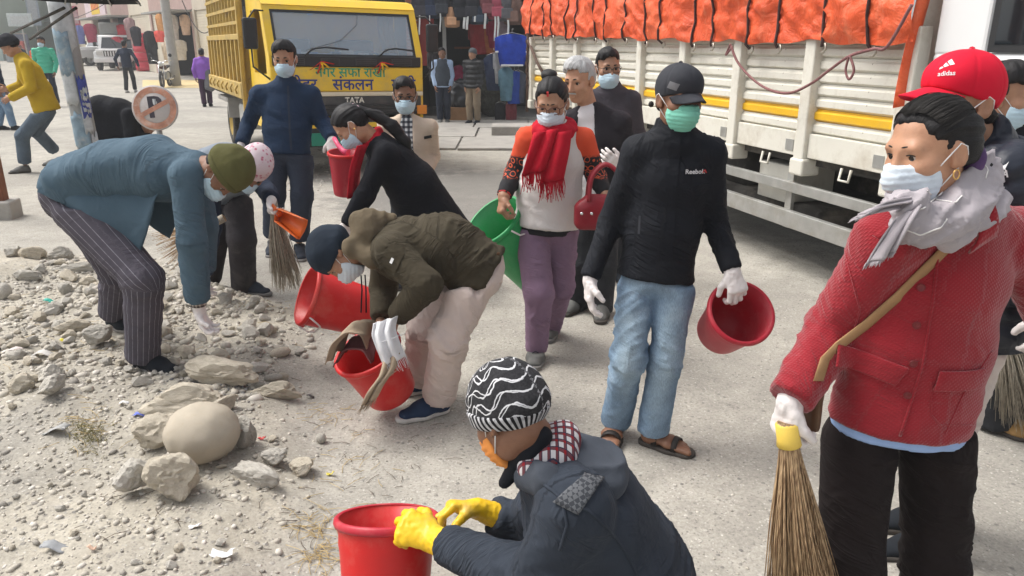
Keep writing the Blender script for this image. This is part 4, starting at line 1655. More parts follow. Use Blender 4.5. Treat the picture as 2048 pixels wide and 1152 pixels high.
for k in range(NB):
 wpart('bottom_rail', M['truck_cream'],(posts[k]+0.056,-0.012, ZB-0.04),(posts[k+1]-0.056,0.06, ZB+0.13),0.006)
 am = (posts[k]+posts[k+1])/2
 o = wpart('latch_plate', M['galv'],(posts[k+1]-0.19,-0.017, ZB-0.01),(posts[k+1]-0.10,-0.011, ZB+0.07))
 b = MB()
 b.tube([Wt(am-0.03,0.0, ZB-0.06), Wt(am-0.03,-0.015, ZB-0.14), Wt(am+0.06,-0.015, ZB-0.14), Wt(am+0.06,0.0, ZB-0.06)],0.010,6)
 b.build('tie_loop', M['truck_cream'], wt)
wpart('top_rail', M['truck_cream'],(0,0.0, ZT-0.005),(WL+0.1,0.06, ZT+0.03))
wpart('cargo_floor', M['chassis'],(0,0.06, ZB-0.10),(WL+0.1,2.2, ZB+0.02))
wpart('far_side', M['truck_cream'],(0,2.2, ZB),(WL+0.1,2.25, ZT))
wpart('head_board', M['truck_cream'],(WL+0.06,0.0, ZB),(WL+0.12,2.2,2.45))
wpart('tail_board', M['brown_bar'],(-0.10,0.0, ZB-0.05),(-0.04,2.2, ZT))
for a in (0.75,1.35):
 wpart('chassis_rail', M['chassis'],(-0.1, a, 0.55),(WL+2.2, a+0.12,0.78))
# underrun guard rails on hangers
zu, zl = 0.62,0.36
a_end = 7.05
wpart('guard_rail', M['galv'],(2.6,-0.02, zu),(a_end, 0.02, zu+0.075),0.006)
wpart('guard_rail', M['galv'],(2.6,-0.03, zl),(a_end, 0.02, zl+0.125),0.006)
for a in (2.8,3.9,5.05,6.1):
 wpart('rail_hanger', M['galv'],(a-0.035,0.021, zl-0.02),(a+0.035,0.05, ZB-0.10))
wpart('tool_box', mat('pale battery box', (0.50,0.49,0.44),0.6,0.12,5, dirt=((0.2,0.17,0.13),0.6)),(5.62,0.08,0.50),(6.0,0.5,0.78),0.01)
for a, rr_ in ((3.3,0.47),(8.1,0.47)):
 wheel(wt, Wt(a, 0.30, rr_),-Wt.e2, rr_, 0.28, M['chassis'])
 wheel(wt, Wt(a, 1.95, rr_), Wt.e2, rr_, 0.28, M['chassis'])
b = MB()
b.lathe([(0.001,0),(0.26,0),(0.26,0.9),(0.001,0.9)], Wt(4.35,0.45,0.60), Wt.e1,20)
b.build('air_tank', M['chassis'], wt)
wpart('rear_axle', M['chassis'],(3.2,0.3,0.38),(3.4,1.95,0.56),0.04)
wpart('spare_carrier', M['chassis'],(4.2,0.15,0.30),(6.3,1.2,0.50),0.05)
# tail hardware: rods, chain, hinge bar
b = MB()
b.tube([Wt(-0.12,-0.03,2.4), Wt(-0.12,-0.04,0.7)],0.022,6)
b.build('tail_rod', M['brown_bar'], wt)
b = MB()
b.tube([Wt(-0.1,-0.04,1.72), Wt(0.35,-0.05,1.42), Wt(0.62,-0.05,1.28)],0.02,6)
b.build('tail_brace', M['brown_bar'], wt)
for k in range(14):
 z = 1.70-0.052*k
 c_ = Wt(-0.05+0.02*math.sin(k*0.7),-0.065, z)
 e_ = Wt.e1 if k % 2 else Wt.e2
 b = MB()
 b.tube([c_+0.022*math.cos(q)*e_+0.036*math.sin(q)*Wt.e3 for q in np.linspace(0,2*math.pi, 12, endpoint=False)],0.007,5, closed=True)
 b.build('chain_link', M['brown_bar'], wt)
# cab
C0 = WL+0.22
def cab(name, m, lo, hi, bev=0.0):
 return wpart(name, m, lo, hi, bev)
cab('cab_lower', M['cab_white'],(C0,0.0,0.62),(C0+1.75,2.2,1.62),0.03)
cab('cab_roof', M['cab_white'],(C0,0.0,2.62),(C0+1.75,2.2,2.75),0.03)
cab('rear_pillar', M['cab_white'],(C0+0.003,0.003,1.6),(C0+0.34,2.197,2.63),0.02)
cab('front_pillar', M['cab_white'],(C0+1.5,0.003,1.6),(C0+1.74,0.12,2.63),0.02)
cab('door_seal', M['black_plastic'],(C0+0.36,-0.004,1.62),(C0+1.48,0.012,2.6))
cab('door_window', M['glass_dark'],(C0+0.40,-0.007,1.66),(C0+1.44,0.012,2.56))
cab('door_gap', M['black_plastic'],(C0+0.32,-0.002,0.8),(C0+0.332,0.01,1.62))
cab('blue_band', plain('light blue band', (0.25,0.45,0.68),0.4),(C0+0.05,-0.003,1.40),(C0+1.7,0.01,1.425))
cab('yellow_band', M['stripe_yellow'],(C0+0.003,-0.004,1.10),(C0+1.74,0.01,1.25))
ct = project_text('ल २८०९', 0.085, M['print_red'], None, Wt(C0+0.36,-0.004,1.545), Wt.e1, Wt.e3, wt, 'lettering', bold=0.0012, align='LEFT', off=0.001)
project_text('ग १७', 0.085, M['print_red'], None, Wt(C0+0.44,-0.004,1.47), Wt.e1, Wt.e3, wt, 'lettering', bold=0.0012, align='LEFT', off=0.001)
# the tarpaulin: one wrinkled sheet hung over the load, tied down with dark straps
def tarp_mat():
 m, t, b = nodes('orange tarpaulin')
 v = coord(t)
 c = ramp(t, noise(t, v, 2.2,6,0.65),[(0.3,(0.62,0.075,0.022)),(0.55,(0.78,0.115,0.035)),(0.8,(0.84,0.20,0.085))])
 c = mixc(t, math_(t, 'MULTIPLY', ramp(t, noise(t, coord(t, 'Object', (1,1,0.3)),7,5,0.7),[(0.56,(0,0,0)),(0.70,(1,1,1))]),0.35), c, (0.80,0.36,0.22,1))
 L(t, c, b.inputs['Base Color'])
 b.inputs['Roughness'].default_value = 0.42
 b.inputs['Specular IOR Level'].default_value = 0.4
 p_ = bump(t, b, noise(t, v, 5.0,6,0.6,2.0),0.7,0.04)
 bump(t, b, noise(t, v, 24.0,4,0.6,1.0),0.35,0.01, p_)
 return m
M['tarp'] = tarp_mat()
wt_tarp = empty('tarpaulin', Wt(WL*0.6,1.0,1.7), 'orange tarpaulin tied over the load of the cream truck', 'tarpaulin')
na, nz = 210,44
arr = np.linspace(-0.08, WL+0.16, na)
zlow = np.interp(arr, [0,2.2,4.2,5.6,6.6, WL+0.16],[1.80,1.735,1.70,1.675,1.67,1.655])+0.012*np.sin(arr*6.3)+0.010*np.sin(arr*13.1+1)
straps = np.array([0.22+0.44*k+0.07*math.sin(k*2.7) for k in range(16)])
grid = []
for i, a in enumerate(arr):
 row = []
 ds = np.min(np.abs(straps-a))
 pull = math.exp(-(ds/0.10) ** 2)
 for k in range(nz):
  t = k/(nz-1)
  if t < 0.62:
   tt = t/0.62
   z = zlow[i]+(2.42-zlow[i])*tt
   bb = -0.075-0.036*math.sin(math.pi*min(1, tt*1.15))*(1-pull)-0.02*math.sin(a*4.7+tt*3)
  else:
   tt = (t-0.62)/0.38
   z = 2.42+0.10*math.sin(tt*math.pi/2)
   bb = -0.075+1.2*tt
  row.append((a, bb, z))
 grid.append(row)
grid = np.array(grid)
P_ = grid.reshape(-1,3)
diag = np.stack([P_[:, 0]*3.0+P_[:, 2]*4.5, P_[:, 0]*2.2-P_[:, 2]*3.2, P_[:, 1]],1)
wr_ = 0.030*(1-2*np.abs(vnoise(diag)))+0.020*(1-2*np.abs(vnoise(diag*2.3+5)))+0.010*fbm(P_*A(9,1,12),2)
cl = np.clip((P_[:, 2]-1.6)*8,0.25,1)
grid[..., 1] -= (np.abs(wr_)*cl).reshape(na, nz)-0.01
WG = np.array([[Wt(*q) for q in row] for row in grid])
b = MB()
b.sheet(WG, True, 0.0)
b.build('cover', M['tarp'], wt_tarp)
# front flap that comes down beside the cab
g = []
for i in range(26):
 t = i/25
 g.append([Wt(WL+0.14+0.025*math.sin(6*s_+t*5)+0.02*math.sin(17*s_)-0.02*t, -0.10+0.62*s_, 2.42-(2.42-1.30)*t*(1-0.15*s_)) for s_ in np.linspace(0,1,20)])
b = MB()
b.sheet(g, True, 0.004)
b.build('front_flap', M['tarp'], wt_tarp)
M['strap'] = mat('dark brown strap', (0.055,0.03,0.028),0.9,0.3,30)
M['hook'] = plain('steel hook', (0.45,0.42,0.36),0.45,0.8)
for k, a in enumerate(straps):
 i = int(np.argmin(np.abs(arr-a)))
 pts = [WG[i, q]-Wt.e2*0.012+Wt.e1*0.012*math.sin(q*0.7+k) for q in range(0,28,3)]
 pts = [Wt(a+0.02,-0.085, zlow[i]-0.035)]+pts
 b = MB()
 b.tube(pts, 0.011,5)
 b.build('tie_strap', M['strap'], wt_tarp)
 c_ = Wt(a+0.02,-0.075, zlow[i]-0.05)
 b = MB()
 b.tube([c_+Wt.e3*0.03, c_+Wt.e3*0.035+Wt.e1*0.02, c_+Wt.e1*0.03, c_-Wt.e3*0.02+Wt.e1*0.01, c_-Wt.e3*0.02-Wt.e1*0.012],0.008,5)
 b.build('hook', M['hook'], wt_tarp)
# slack rope looped along the side
M['rope'] = mat('faded red rope', (0.22,0.10,0.10),0.9,0.3,40,200,0.002,0.4)
def sideline(pxs, off=-0.09):
 return [Wt(*(lambda q: (q[0], off, q[1]))(wp(*q))) for q in pxs]
def smooth_path(P_, sub=6):
 out = []
 P_ = [np.asarray(q, float) for q in P_]
 for i in range(len(P_)-1):
  p0, p1, p2, p3 = P_[max(i-1,0)], P_[i], P_[i+1], P_[min(i+2, len(P_)-1)]
  for k in range(sub):
   t = k/sub
   out.append(0.5*(2*p1+(p2-p0)*t+(2*p0-5*p1+4*p2-p3)*t*t+(3*p1-p0-3*p2+p3)*t ** 3))
 return out+[P_[-1]]
ro = MB()
ro.tube(smooth_path(sideline([(1498,92),(1512,125),(1545,160),(1580,180),(1620,185),(1665,165),(1700,140),(1742,112),(1790,98),(1820,92),(1870,10)],-0.16)),0.010,6)
r0 = ro.thing('rope', M['rope'], Wt(5.5,-0.1,1.6), 'slack faded rope looped along the side of the cream truck', 'rope')
ro = MB()
ro.tube(smooth_path(sideline([(1742,112),(1735,140),(1742,158),(1752,140),(1744,112)],-0.165)),0.008,6)
ro.build('loop', M['rope'], r0)
ro = MB()
ro.tube(smooth_path(sideline([(1498,88),(1488,110),(1500,96)],-0.165)),0.008,6)
ro.build('loose_end', M['rope'], r0)
# ================================================================ shops and street
def colour_cloth(c, _c={}):
 k = tuple(round(x, 3) for x in c)
 if k not in _c:
  _c[k] = mat('hung cloth %d' % len(_c), c, 0.9,0.2,9,120,0.003,0.3, fold=0.6)
 return _c[k]
def slab(name, lo, hi, m, parent=None, bev=0.0):
 b = MB()
 b.box((np.asarray(lo, float)+np.asarray(hi, float))/2, np.abs(np.asarray(hi, float)-np.asarray(lo, float))/2, None, bev)
 return b.build(name, m, parent)
# ---------------------------------------------------------------- near clothes shop behind the two men
SY = 17.6
M['brick'] = mat('red brick', (0.30,0.12,0.08),0.9,0.2,20,60,0.003,0.4)
M['mortar'] = mat('pale mortar', (0.42,0.38,0.34),0.95,0.15,10)
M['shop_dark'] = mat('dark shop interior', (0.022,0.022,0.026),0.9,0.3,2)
M['red_paint'] = mat('dull red paint', (0.28,0.03,0.03),0.6,0.2,5, dirt=((0.2,0.12,0.1),0.4))
M['plaster'] = mat('stained cream plaster', (0.50,0.45,0.37),0.9,0.1,1.5,40,0.004,0.2, dirt=((0.25,0.22,0.18),0.6), dscale=0.8)
M['grey_steel'] = mat('grey painted steel', (0.30,0.30,0.29),0.6,0.15,3)
sb = empty('shop_building', (0, SY, 0), 'open-fronted clothes shop with bags and clothes hanging in its doorway', 'building')
X0, X1 = -2.35,1.6
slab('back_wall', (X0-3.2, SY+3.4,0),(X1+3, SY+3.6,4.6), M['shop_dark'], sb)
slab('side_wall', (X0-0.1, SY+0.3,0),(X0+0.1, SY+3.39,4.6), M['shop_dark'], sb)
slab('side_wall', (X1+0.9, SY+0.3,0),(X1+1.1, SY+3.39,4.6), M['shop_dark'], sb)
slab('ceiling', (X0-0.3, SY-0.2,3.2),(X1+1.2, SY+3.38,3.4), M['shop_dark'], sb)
slab('floor', (X0-0.3, SY-0.1,0.01),(X1+1.2, SY+3.38,0.06), M['concrete'], sb)
slab('upper_wall', (X0-3.2, SY, 3.42),(X1+3, SY+0.2,7.5), M['plaster'], sb)
# brick pier, every course of bricks laid one by one
pier = slab('pier_core', (X0+0.02, SY-0.12,0),(X0+0.26, SY+0.2,3.19), M['mortar'], sb)
bm_ = MB()
bm_.box((0,0,0),(0.062,0.03,0.029), None, 0.004)
brick_me = bm_.mesh('brick')
brick_me.materials.append(M['brick'])
for k in range(42):
 for i in range(2):
  o = bpy.data.objects.new('brick', brick_me)
  COL.objects.link(o)
  o.parent = pier
  o.location = (X0+0.075+0.13*i+(0.0 if k % 2 else 0.012), SY-0.118+0.004*((k*7+i*3) % 3),0.05+k*0.074-0.0)
  o.location.x -= 0
  o.location = Vector(o.location)-Vector((0, SY, 0))
slab('red_door_leaf', (X0+0.28, SY-0.02,1.2),(X0+0.62, SY+0.05,3.1), M['red_paint'], sb, 0.01)
slab('door_frame', (X0+0.80, SY+0.02,0.06),(X0+0.88, SY+0.12,3.18), M['grey_steel'], sb)
slab('inner_shelf', (X0+0.9, SY+2.2,1.55),(X1+0.8, SY+2.7,1.6), M['wood'], sb)
slab('inner_shelf', (X0+0.9, SY+2.2,2.25),(X1+0.8, SY+2.7,2.3), M['wood'], sb)
# forecourt of cast slabs
for r in range(3):
 for c in range(5):
  xa = -3.2+c*1.15+0.12*((r*5+c*3) % 3)
  ya = 12.4+r*1.65+0.05*(c % 2)
  b = MB()
  b.box((xa+0.56, ya+0.80,0.015+0.004*((r+c) % 3)),(0.555,0.80,0.02), None, 0.008)
  o = b.build('pavement' if (r == 0 and c == 0) else 'paving_slab', M['concrete'])
  if r == 0 and c == 0:
   PV = tag(o, kind='structure')
  else:
   o.parent = PV
st = MB()
st.box(PX(1062,268,14.6)*A(1,1,0)+A(0,0,0.10),(0.75,0.35,0.10), None, 0.02)
tag(st.build('kerb_step', M['concrete']), kind='structure')
# --- hanging stock
RND = random.Random(11)
def garment_mesh(kind, w_, h_, seed):
 """front outline of a hung garment swept into a soft, folded body with depth"""
 if kind == 'shirt':
  half_ = [(0.10,0.0),(0.30,-0.03),(0.50,-0.12),(0.50,-0.55),(0.40,-0.57),(0.36,-0.25),(0.36,-0.98),(0.30,-1.0)]
 elif kind == 'trousers':
  half_ = [(0.34,0.0),(0.40,-0.12),(0.42,-0.4),(0.38,-1.0),(0.10,-1.0),(0.04,-0.35)]
 elif kind == 'cap':
  half_ = [(0.2,0.0),(0.42,-0.2),(0.5,-0.6),(0.45,-1.0),(0.2,-1.0)]
 else:
  half_ = [(0.12,0.0),(0.36,-0.06),(0.46,-0.25),(0.5,-0.6),(0.46,-0.95),(0.30,-1.0)]
 out = [(x*w_, y*h_) for x, y in half_]+[(-x*w_, y*h_) for x, y in half_[::-1]]
 bm = bmesh.new()
 vs = [bm.verts.new((x, 0, y)) for x, y in out]
 f_ = bm.faces.new(vs)
 bmesh.ops.triangulate(bm, faces=[f_])
 bmesh.ops.subdivide_edges(bm, edges=bm.edges[:], cuts=2, use_grid_fill=True)
 bmesh.ops.triangulate(bm, faces=bm.faces[:])
 bmesh.ops.recalc_face_normals(bm, faces=bm.faces[:])
 rnd = random.Random(seed)
 ph = rnd.uniform(0,6)
 dep = 0.07 if kind not in ('bag', 'cap') else 0.13
 r_ = bmesh.ops.extrude_face_region(bm, geom=bm.faces[:])
 top = [g for g in r_['geom'] if isinstance(g, bmesh.types.BMVert)]
 for v in top:
  e = 1-min(1,(abs(v.co.x)/(w_*0.5)) ** 2)
  v.co.y -= dep*(0.35+0.65*e)*(0.6 if v.co.z > -0.03 else 1)+0.02*math.sin(v.co.x*40+ph+v.co.z*6)
 bmesh.ops.recalc_face_normals(bm, faces=bm.faces[:])
 me = bpy.data.meshes.new(kind)
 bm.to_mesh(me)
 bm.free()
 me.polygons.foreach_set('use_smooth', np.ones(len(me.polygons), bool))
 return me
def hang(kind, name, px, py, w_, h_, col, Y, label, cat, group, rz=0.0):
 base = PX(px, py, Y)
 me = garment_mesh(kind, w_, h_, int(px*7+py))
 e = empty(name, base, label, cat, group, rz)
 obj({'shirt': 'cloth', 'trousers': 'cloth', 'bag': 'bag_body', 'cap': 'bag_body'}[kind], me, colour_cloth(col), e)
 b = MB()
 if kind in ('shirt', 'trousers'):
  b.tube([A(-w_*0.38,-0.04,-0.03), A(0,-0.04,0.03), A(w_*0.38,-0.04,-0.03)],0.006,5)
  b.build('hanger', M['chrome'], e, local=True)
  b = MB()
  b.tube([A(0,-0.04,0.03), A(0,-0.04,0.09), A(0.02,-0.04,0.11), A(0.035,-0.04,0.09)],0.004,5)
  b.build('hook', M['chrome'], e, local=True)
 else:
  b.tube([A(-w_*0.12,-0.05,-0.01), A(-w_*0.10,-0.05,0.10), A(w_*0.10,-0.05,0.10), A(w_*0.12,-0.05,-0.01)],0.010,5)
  b.build('carry_loop', M['black_plastic'], e, local=True)
  b = MB()
  b.box(A(0,-0.145,-h_*0.68),(w_*0.30,0.02, h_*0.20), None, 0.02)
  b.build('front_pocket', colour_cloth(tuple(min(1, x*1.5+0.01) for x in col)), e, local=True)
 return e
GB = 'bags hanging across the top of the clothes shop'
GC = 'clothes hanging in the clothes shop'
YB = SY-0.35
bags = [((841,-12),0.42,0.5,(0.03,0.03,0.04), 'black backpack, leftmost of the row above the shop door'),
  ((862,-14),0.42,0.52,(0.02,0.03,0.06), 'navy backpack, second from the left above the shop door'),
  ((880,-16),0.45,0.5,(0.03,0.035,0.045), 'slate backpack hanging left of the tan bag'),
  ((904,14),0.34,0.42,(0.42,0.24,0.14), 'tan satchel with dark edge hanging below the row of backpacks'),
  ((922,-8),0.46,0.50,(0.012,0.014,0.02), 'black backpack right of the tan satchel'),
  ((942,-12),0.44,0.52,(0.02,0.022,0.03), 'black backpack with white tag above the man in the puffer jacket'),
  ((958,12),0.42,0.38,(0.03,0.045,0.07), 'dark blue holdall hanging low in the bag row'),
  ((976,-16),0.40,0.50,(0.16,0.05,0.06), 'maroon backpack near the right of the bag row'),
  ((994,-10),0.42,0.50,(0.30,0.06,0.09), 'wine red backpack beside the maroon one'),
  ((1012,-8),0.42,0.52,(0.08,0.08,0.09), 'grey backpack above the brown woven sack'),
  ((1028,-4),0.44,0.55,(0.13,0.075,0.06), 'brown woven sack hanging at the right end of the bags')]
for (x, y), w_, h_, c_, lb in bags:
 hang('bag', 'backpack', x, y, w_, h_, c_, YB, lb, 'bag', GB, RND.uniform(-0.3,0.3))
clothes = [('shirt', (960,42),0.55,0.72,(0.30,0.025,0.03), SY+0.4, 'dark red jacket hanging behind the man in the puffer jacket'),
           ('shirt', (978,46),0.48,0.66,(0.36,0.10,0.03), SY+0.35, 'rust orange jacket hanging next to the dark red one'),
           ('shirt', (992,40),0.46,0.60,(0.26,0.02,0.05), SY+0.3, 'crimson top hanging right of the rust orange jacket'),
           ('shirt', (1024,68),0.74,0.66,(0.012,0.05,0.40), SY-0.55, 'bright blue sweatshirt with white hem bands hanging at the shop edge'),
           ('shirt', (988,108),0.46,0.78,(0.035,0.05,0.10), SY-0.25, 'navy jacket hanging behind the bright blue sweatshirt'),
           ('shirt', (1002,100),0.36,0.72,(0.42,0.42,0.43), SY-0.3, 'light grey top hanging between the navy jacket and the blue sweatshirt'),
           ('shirt', (1012,134),0.34,0.72,(0.10,0.20,0.26), SY-0.5, 'patterned black and yellow shirt below the blue sweatshirt'),
           ('shirt', (1028,142),0.40,0.70,(0.018,0.055,0.30), SY-0.45, 'royal blue tracksuit top below the sweatshirt'),
           ('shirt', (1038,142),0.36,0.68,(0.06,0.07,0.10), SY-0.4, 'dark grey tracksuit top at the truck end of the shop'),
           ('shirt', (866,100),0.30,0.66,(0.04,0.035,0.035), SY-0.4, 'black jacket with pale front hanging on the brick pier'),
           ('shirt', (1006,12),0.30,0.62,(0.28,0.22,0.24), SY-0.2, 'striped maroon and white jersey under the bags'),
           ('trousers', (1022,205),0.30,0.45,(0.18,0.03,0.04), SY-0.3, 'folded dark red trousers low at the shop corner'),
           ('trousers', (1000,205),0.30,0.45,(0.02,0.02,0.025), SY-0.2, 'black trousers hanging low beside the slab step')]
for kd, (x, y), w_, h_, c_, Yq, lb in clothes:
 o = hang(kd, 'hanging_garment', x, y, w_, h_, c_, Yq, lb, 'clothes', GC, RND.uniform(-0.5,0.5) if 'blue sweat' not in lb else 0.05)
 if 'white hem' in lb:
  for sx in (-1,1):
   b = MB()
   b.box(A(sx*0.33,-0.055,-0.365),(0.034,0.03,0.018), None, 0.006)
   b.build('cuff_band', M['print_white'], o, local=True)
  b = MB()
  b.box(A(0,-0.065,-0.645),(0.24,0.03,0.018), None, 0.006)
  b.build('hem_band', M['print_white'], o, local=True)
for i, (x, y, w_, h_) in enumerate(((838,20,0.03,0.5),(858,18,0.02,0.55),(928,22,0.05,0.36),(934,20,0.05,0.40),(970,16,0.05,0.42),(990,28,0.04,0.55),(996,30,0.04,0.5),(1016,40,0.04,0.45),(880,24,0.03,0.4),(950,14,0.04,0.3))):
 base = PX(x, y, YB-0.15)
 g = [[base+A(-w_/2+0.01*math.sin(t*5),0,-h_*t), base+A(w_/2+0.01*math.sin(t*5),0,-h_*t)] for t in np.linspace(0,1,8)]
 b = MB()
 b.sheet(g, True, 0.006)
 b.thing('dangling_strap', M['paper'] if i % 2 else M['khaki_strap'] if 'khaki_strap' in M else M['paper'], base, 'pale strap dangling from the bags above the shop door', 'strap', 'straps dangling from the bags')
# bundles on the floor
def bundle(px, py, Y, r, m, label, name='wrapped_bundle', group=None):
 base = PX(px, py, Y)
 base[2] = 0.06
 f = Fld()
 f.add(elp(base+A(0,0, r[2]), r))
 Vt, Fq = polygonize(f, 0.04)
 N_ = vnormals(Vt, Fq)
 Vt = Vt+N_*(0.05*(1-2*np.abs(vnoise(Vt*9)))+0.03*fbm(Vt*6))[:, None]
 Vt[:, 2] = np.maximum(Vt[:, 2],0.062)
 o = obj(name, mesh_np(name, Vt-base, Fq), m, None, base)
 tag(o, label, 'bundle', group)
M['black_bag'] = mat('black plastic wrap', (0.016,0.018,0.022),0.3,0.4,12, spec=0.6)
bundle(922,240, SY-0.05,(0.27,0.25,0.42), M['black_bag'], 'shiny black plastic bundle standing between the two men at the shop')
bundle(918,190, SY+0.6,(0.4,0.3,0.55), mat('crimson cloth', (0.28,0.02,0.07),0.9,0.2), 'crimson cloth heap behind the black plastic bundle')
bundle(990,245, SY+0.3,(0.42,0.3,0.45), mat('dark printed sacks', (0.05,0.05,0.04),0.8,0.5,20), 'heap of dark printed sacks inside the shop right of the men')
b = MB()
c_ = PX(915,246, SY-0.25)
c_[2] = 0.0
b.box(c_+A(0,0,0.16),(0.22,0.16,0.15), None, 0.01)
b.thing('cardboard_box', mat('brown cardboard', (0.32,0.18,0.09),0.9,0.15,8), c_+A(0,0,0.01), 'low brown cardboard box on the ground behind the shopkeeper', 'box')
# ---------------------------------------------------------------- street on the left: row of shops running away
FA, fd = A(-14.6,36.5,0), unit(A(-0.60,0.80,0))
fn = A(-0.80,-0.60,0)                    # facade faces the street
def fp(s_, off, z):
 q = FA+fd*s_+fn*off
 return A(q[0], q[1], gh(float(q[0]), float(q[1]))+z)
FR = np.array([fd, fn, A(0,0,1)])
def fbox(name, m, s0, s1, o0, o1, z0, z1, parent, bev=0.0):
 c = (fp(s0, o0, z0)+fp(s1, o1, z0))/2
 c[2] += (z1-z0)/2
 b = MB()
 b.box(c, (abs(s1-s0)/2, abs(o1-o0)/2,(z1-z0)/2), FR, bev)
 return b.build(name, m, parent)
M['shutter'] = mat('cream roller shutter', (0.58,0.53,0.43),0.6,0.08,2)
M['sign_a'] = mat('yellow sign board', (0.72,0.50,0.04),0.5,0.15,2)
M['sign_b'] = mat('pink white sign board', (0.62,0.50,0.54),0.5,0.2,2.5)
M['pink_wall'] = mat('pinkish brick wall far', (0.40,0.28,0.25),0.9,0.12,4)
def shop(s0, s1, kind, label, wallm, depth=5.0, hgt=7.0):
 e = empty('shop_building', fp((s0+s1)/2,0,0), label, 'building')
 fbox('upper_wall', wallm, s0, s1,-0.3,0.0,3.1, hgt, e)
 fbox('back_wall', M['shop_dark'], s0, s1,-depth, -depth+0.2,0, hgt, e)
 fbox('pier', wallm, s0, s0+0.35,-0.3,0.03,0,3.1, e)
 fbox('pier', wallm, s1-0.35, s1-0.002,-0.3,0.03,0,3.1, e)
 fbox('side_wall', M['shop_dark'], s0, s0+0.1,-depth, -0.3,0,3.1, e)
 fbox('roof', M['concrete'], s0, s1,-depth, 0.35, hgt, hgt+0.15, e)
 if kind == 'open':
  fbox('awning', M['grey_steel'], s0, s1,0.0,1.1,3.0,3.08, e)
  fbox('counter', M['wood'], s0+0.6, s1-0.6,-2.0,-1.4,0,1.0, e)
 else:
  n = 26
  fbox('shutter_back', M['shutter'], s0+0.35, s1-0.35,-0.12,-0.08,0,3.1, e)
  for k in range(n):
   fbox('shutter_slat', M['shutter'], s0+0.35, s1-0.35,-0.08,-0.055,0.02+k*3.05/n, 0.02+(k+0.82)*3.05/n, e)
 for k in range(2):
  sm_ = s0+(s1-s0)*(0.3+0.4*k)
  w_ = fbox('window', M['glass_dark'], sm_-0.5, sm_+0.5,-0.02,0.01,4.2,5.6, e)
  fbox('window_frame', M['wood'], sm_-0.58, sm_+0.58,0.011,0.05,5.6,5.7, e).parent = w_
 return e
shop(-6.0,0.0, 'shut', 'cream plastered shop with closed shutters hidden behind the yellow truck', M['plaster'])
shop(0.0,5.2, 'open', 'open clothes stall with garments on its front, left of the yellow truck', M['pink_wall'])
shop(5.2,8.4, 'shut', 'narrow shop with closed shutter behind the motorcycle', M['pink_wall'])
shop(8.4,13.6, 'shut', 'cream shuttered shop beside the white pickup', M['shutter'])
shop(13.6,19.0, 'open', 'dark open shop under a yellow sign behind the white pickup', M['pink_wall'])
shop(19.0,26.0, 'open', 'farther open shop past the yellow sign', M['plaster'])
shop(26.0,34.0, 'shut', 'far shuttered shop down the street', M['pink_wall'], hgt=9)
shop(34.0,46.0, 'open', 'farthest shop of the row down the street', M['plaster'], hgt=8)
e = empty('sign_board', fp(16,1.2,3.1), 'yellow and pink sign board above the dark shop', 'sign')
fbox('board', M['sign_b'],13.7,20.5,1.12,1.22,3.10,4.15, e)
fbox('yellow_panel', M['sign_a'],15.4,18.2,1.22,1.235,3.2,4.05, e)
for k in range(5):
 fbox('lettering', M['print_red'],15.7+0.48*k, 16.0+0.48*k, 1.236,1.24,3.45,3.85, e)
for i, (s_, z, w_, h_, c_) in enumerate(((0.5,2.9,0.5,0.9,(0.6,0.42,0.30)),(1.0,2.9,0.5,1.1,(0.55,0.5,0.45)),(1.5,2.95,0.45,0.9,(0.6,0.30,0.12)),(2.1,2.2,0.6,1.5,(0.02,0.02,0.025)),(2.9,2.4,0.5,0.9,(0.03,0.03,0.04)),(3.4,2.8,0.5,0.9,(0.65,0.58,0.5)),(0.3,1.8,0.6,0.9,(0.55,0.5,0.42)),(0.9,1.7,0.5,0.9,(0.6,0.5,0.38)),(0.2,2.2,0.5,0.5,(0.75,0.12,0.10)),(4.0,2.8,0.5,1.0,(0.45,0.30,0.30)),(15.0,2.6,0.8,1.0,(0.5,0.03,0.05)),(14.4,1.9,0.7,0.9,(0.35,0.03,0.05)),(20.5,2.7,0.8,1.2,(0.4,0.05,0.1)),(22.0,2.6,0.8,1.2,(0.1,0.12,0.3)),(24.0,2.6,0.8,1.1,(0.5,0.4,0.3)))):
 c0 = fp(s_, 0.25+0.42*(i % 5), z)
 e = empty('hanging_garment', c0, None, 'clothes', 'clothes hung outside the far shops', 0.25*math.sin(i*2.3))
 e['label'] = ['pale peach garment', 'ivory garment', 'orange garment', 'long black dress with pale print', 'black jacket', 'cream garment', 'beige top', 'sand coloured top', 'coral red top', 'dusty rose garment', 'bright red garment', 'dark red garment', 'magenta garment', 'blue garment', 'light brown garment'][i]+' hung outside a far shop on the street'
 obj('cloth', garment_mesh('shirt', w_, h_, i+50), colour_cloth(c_), e)
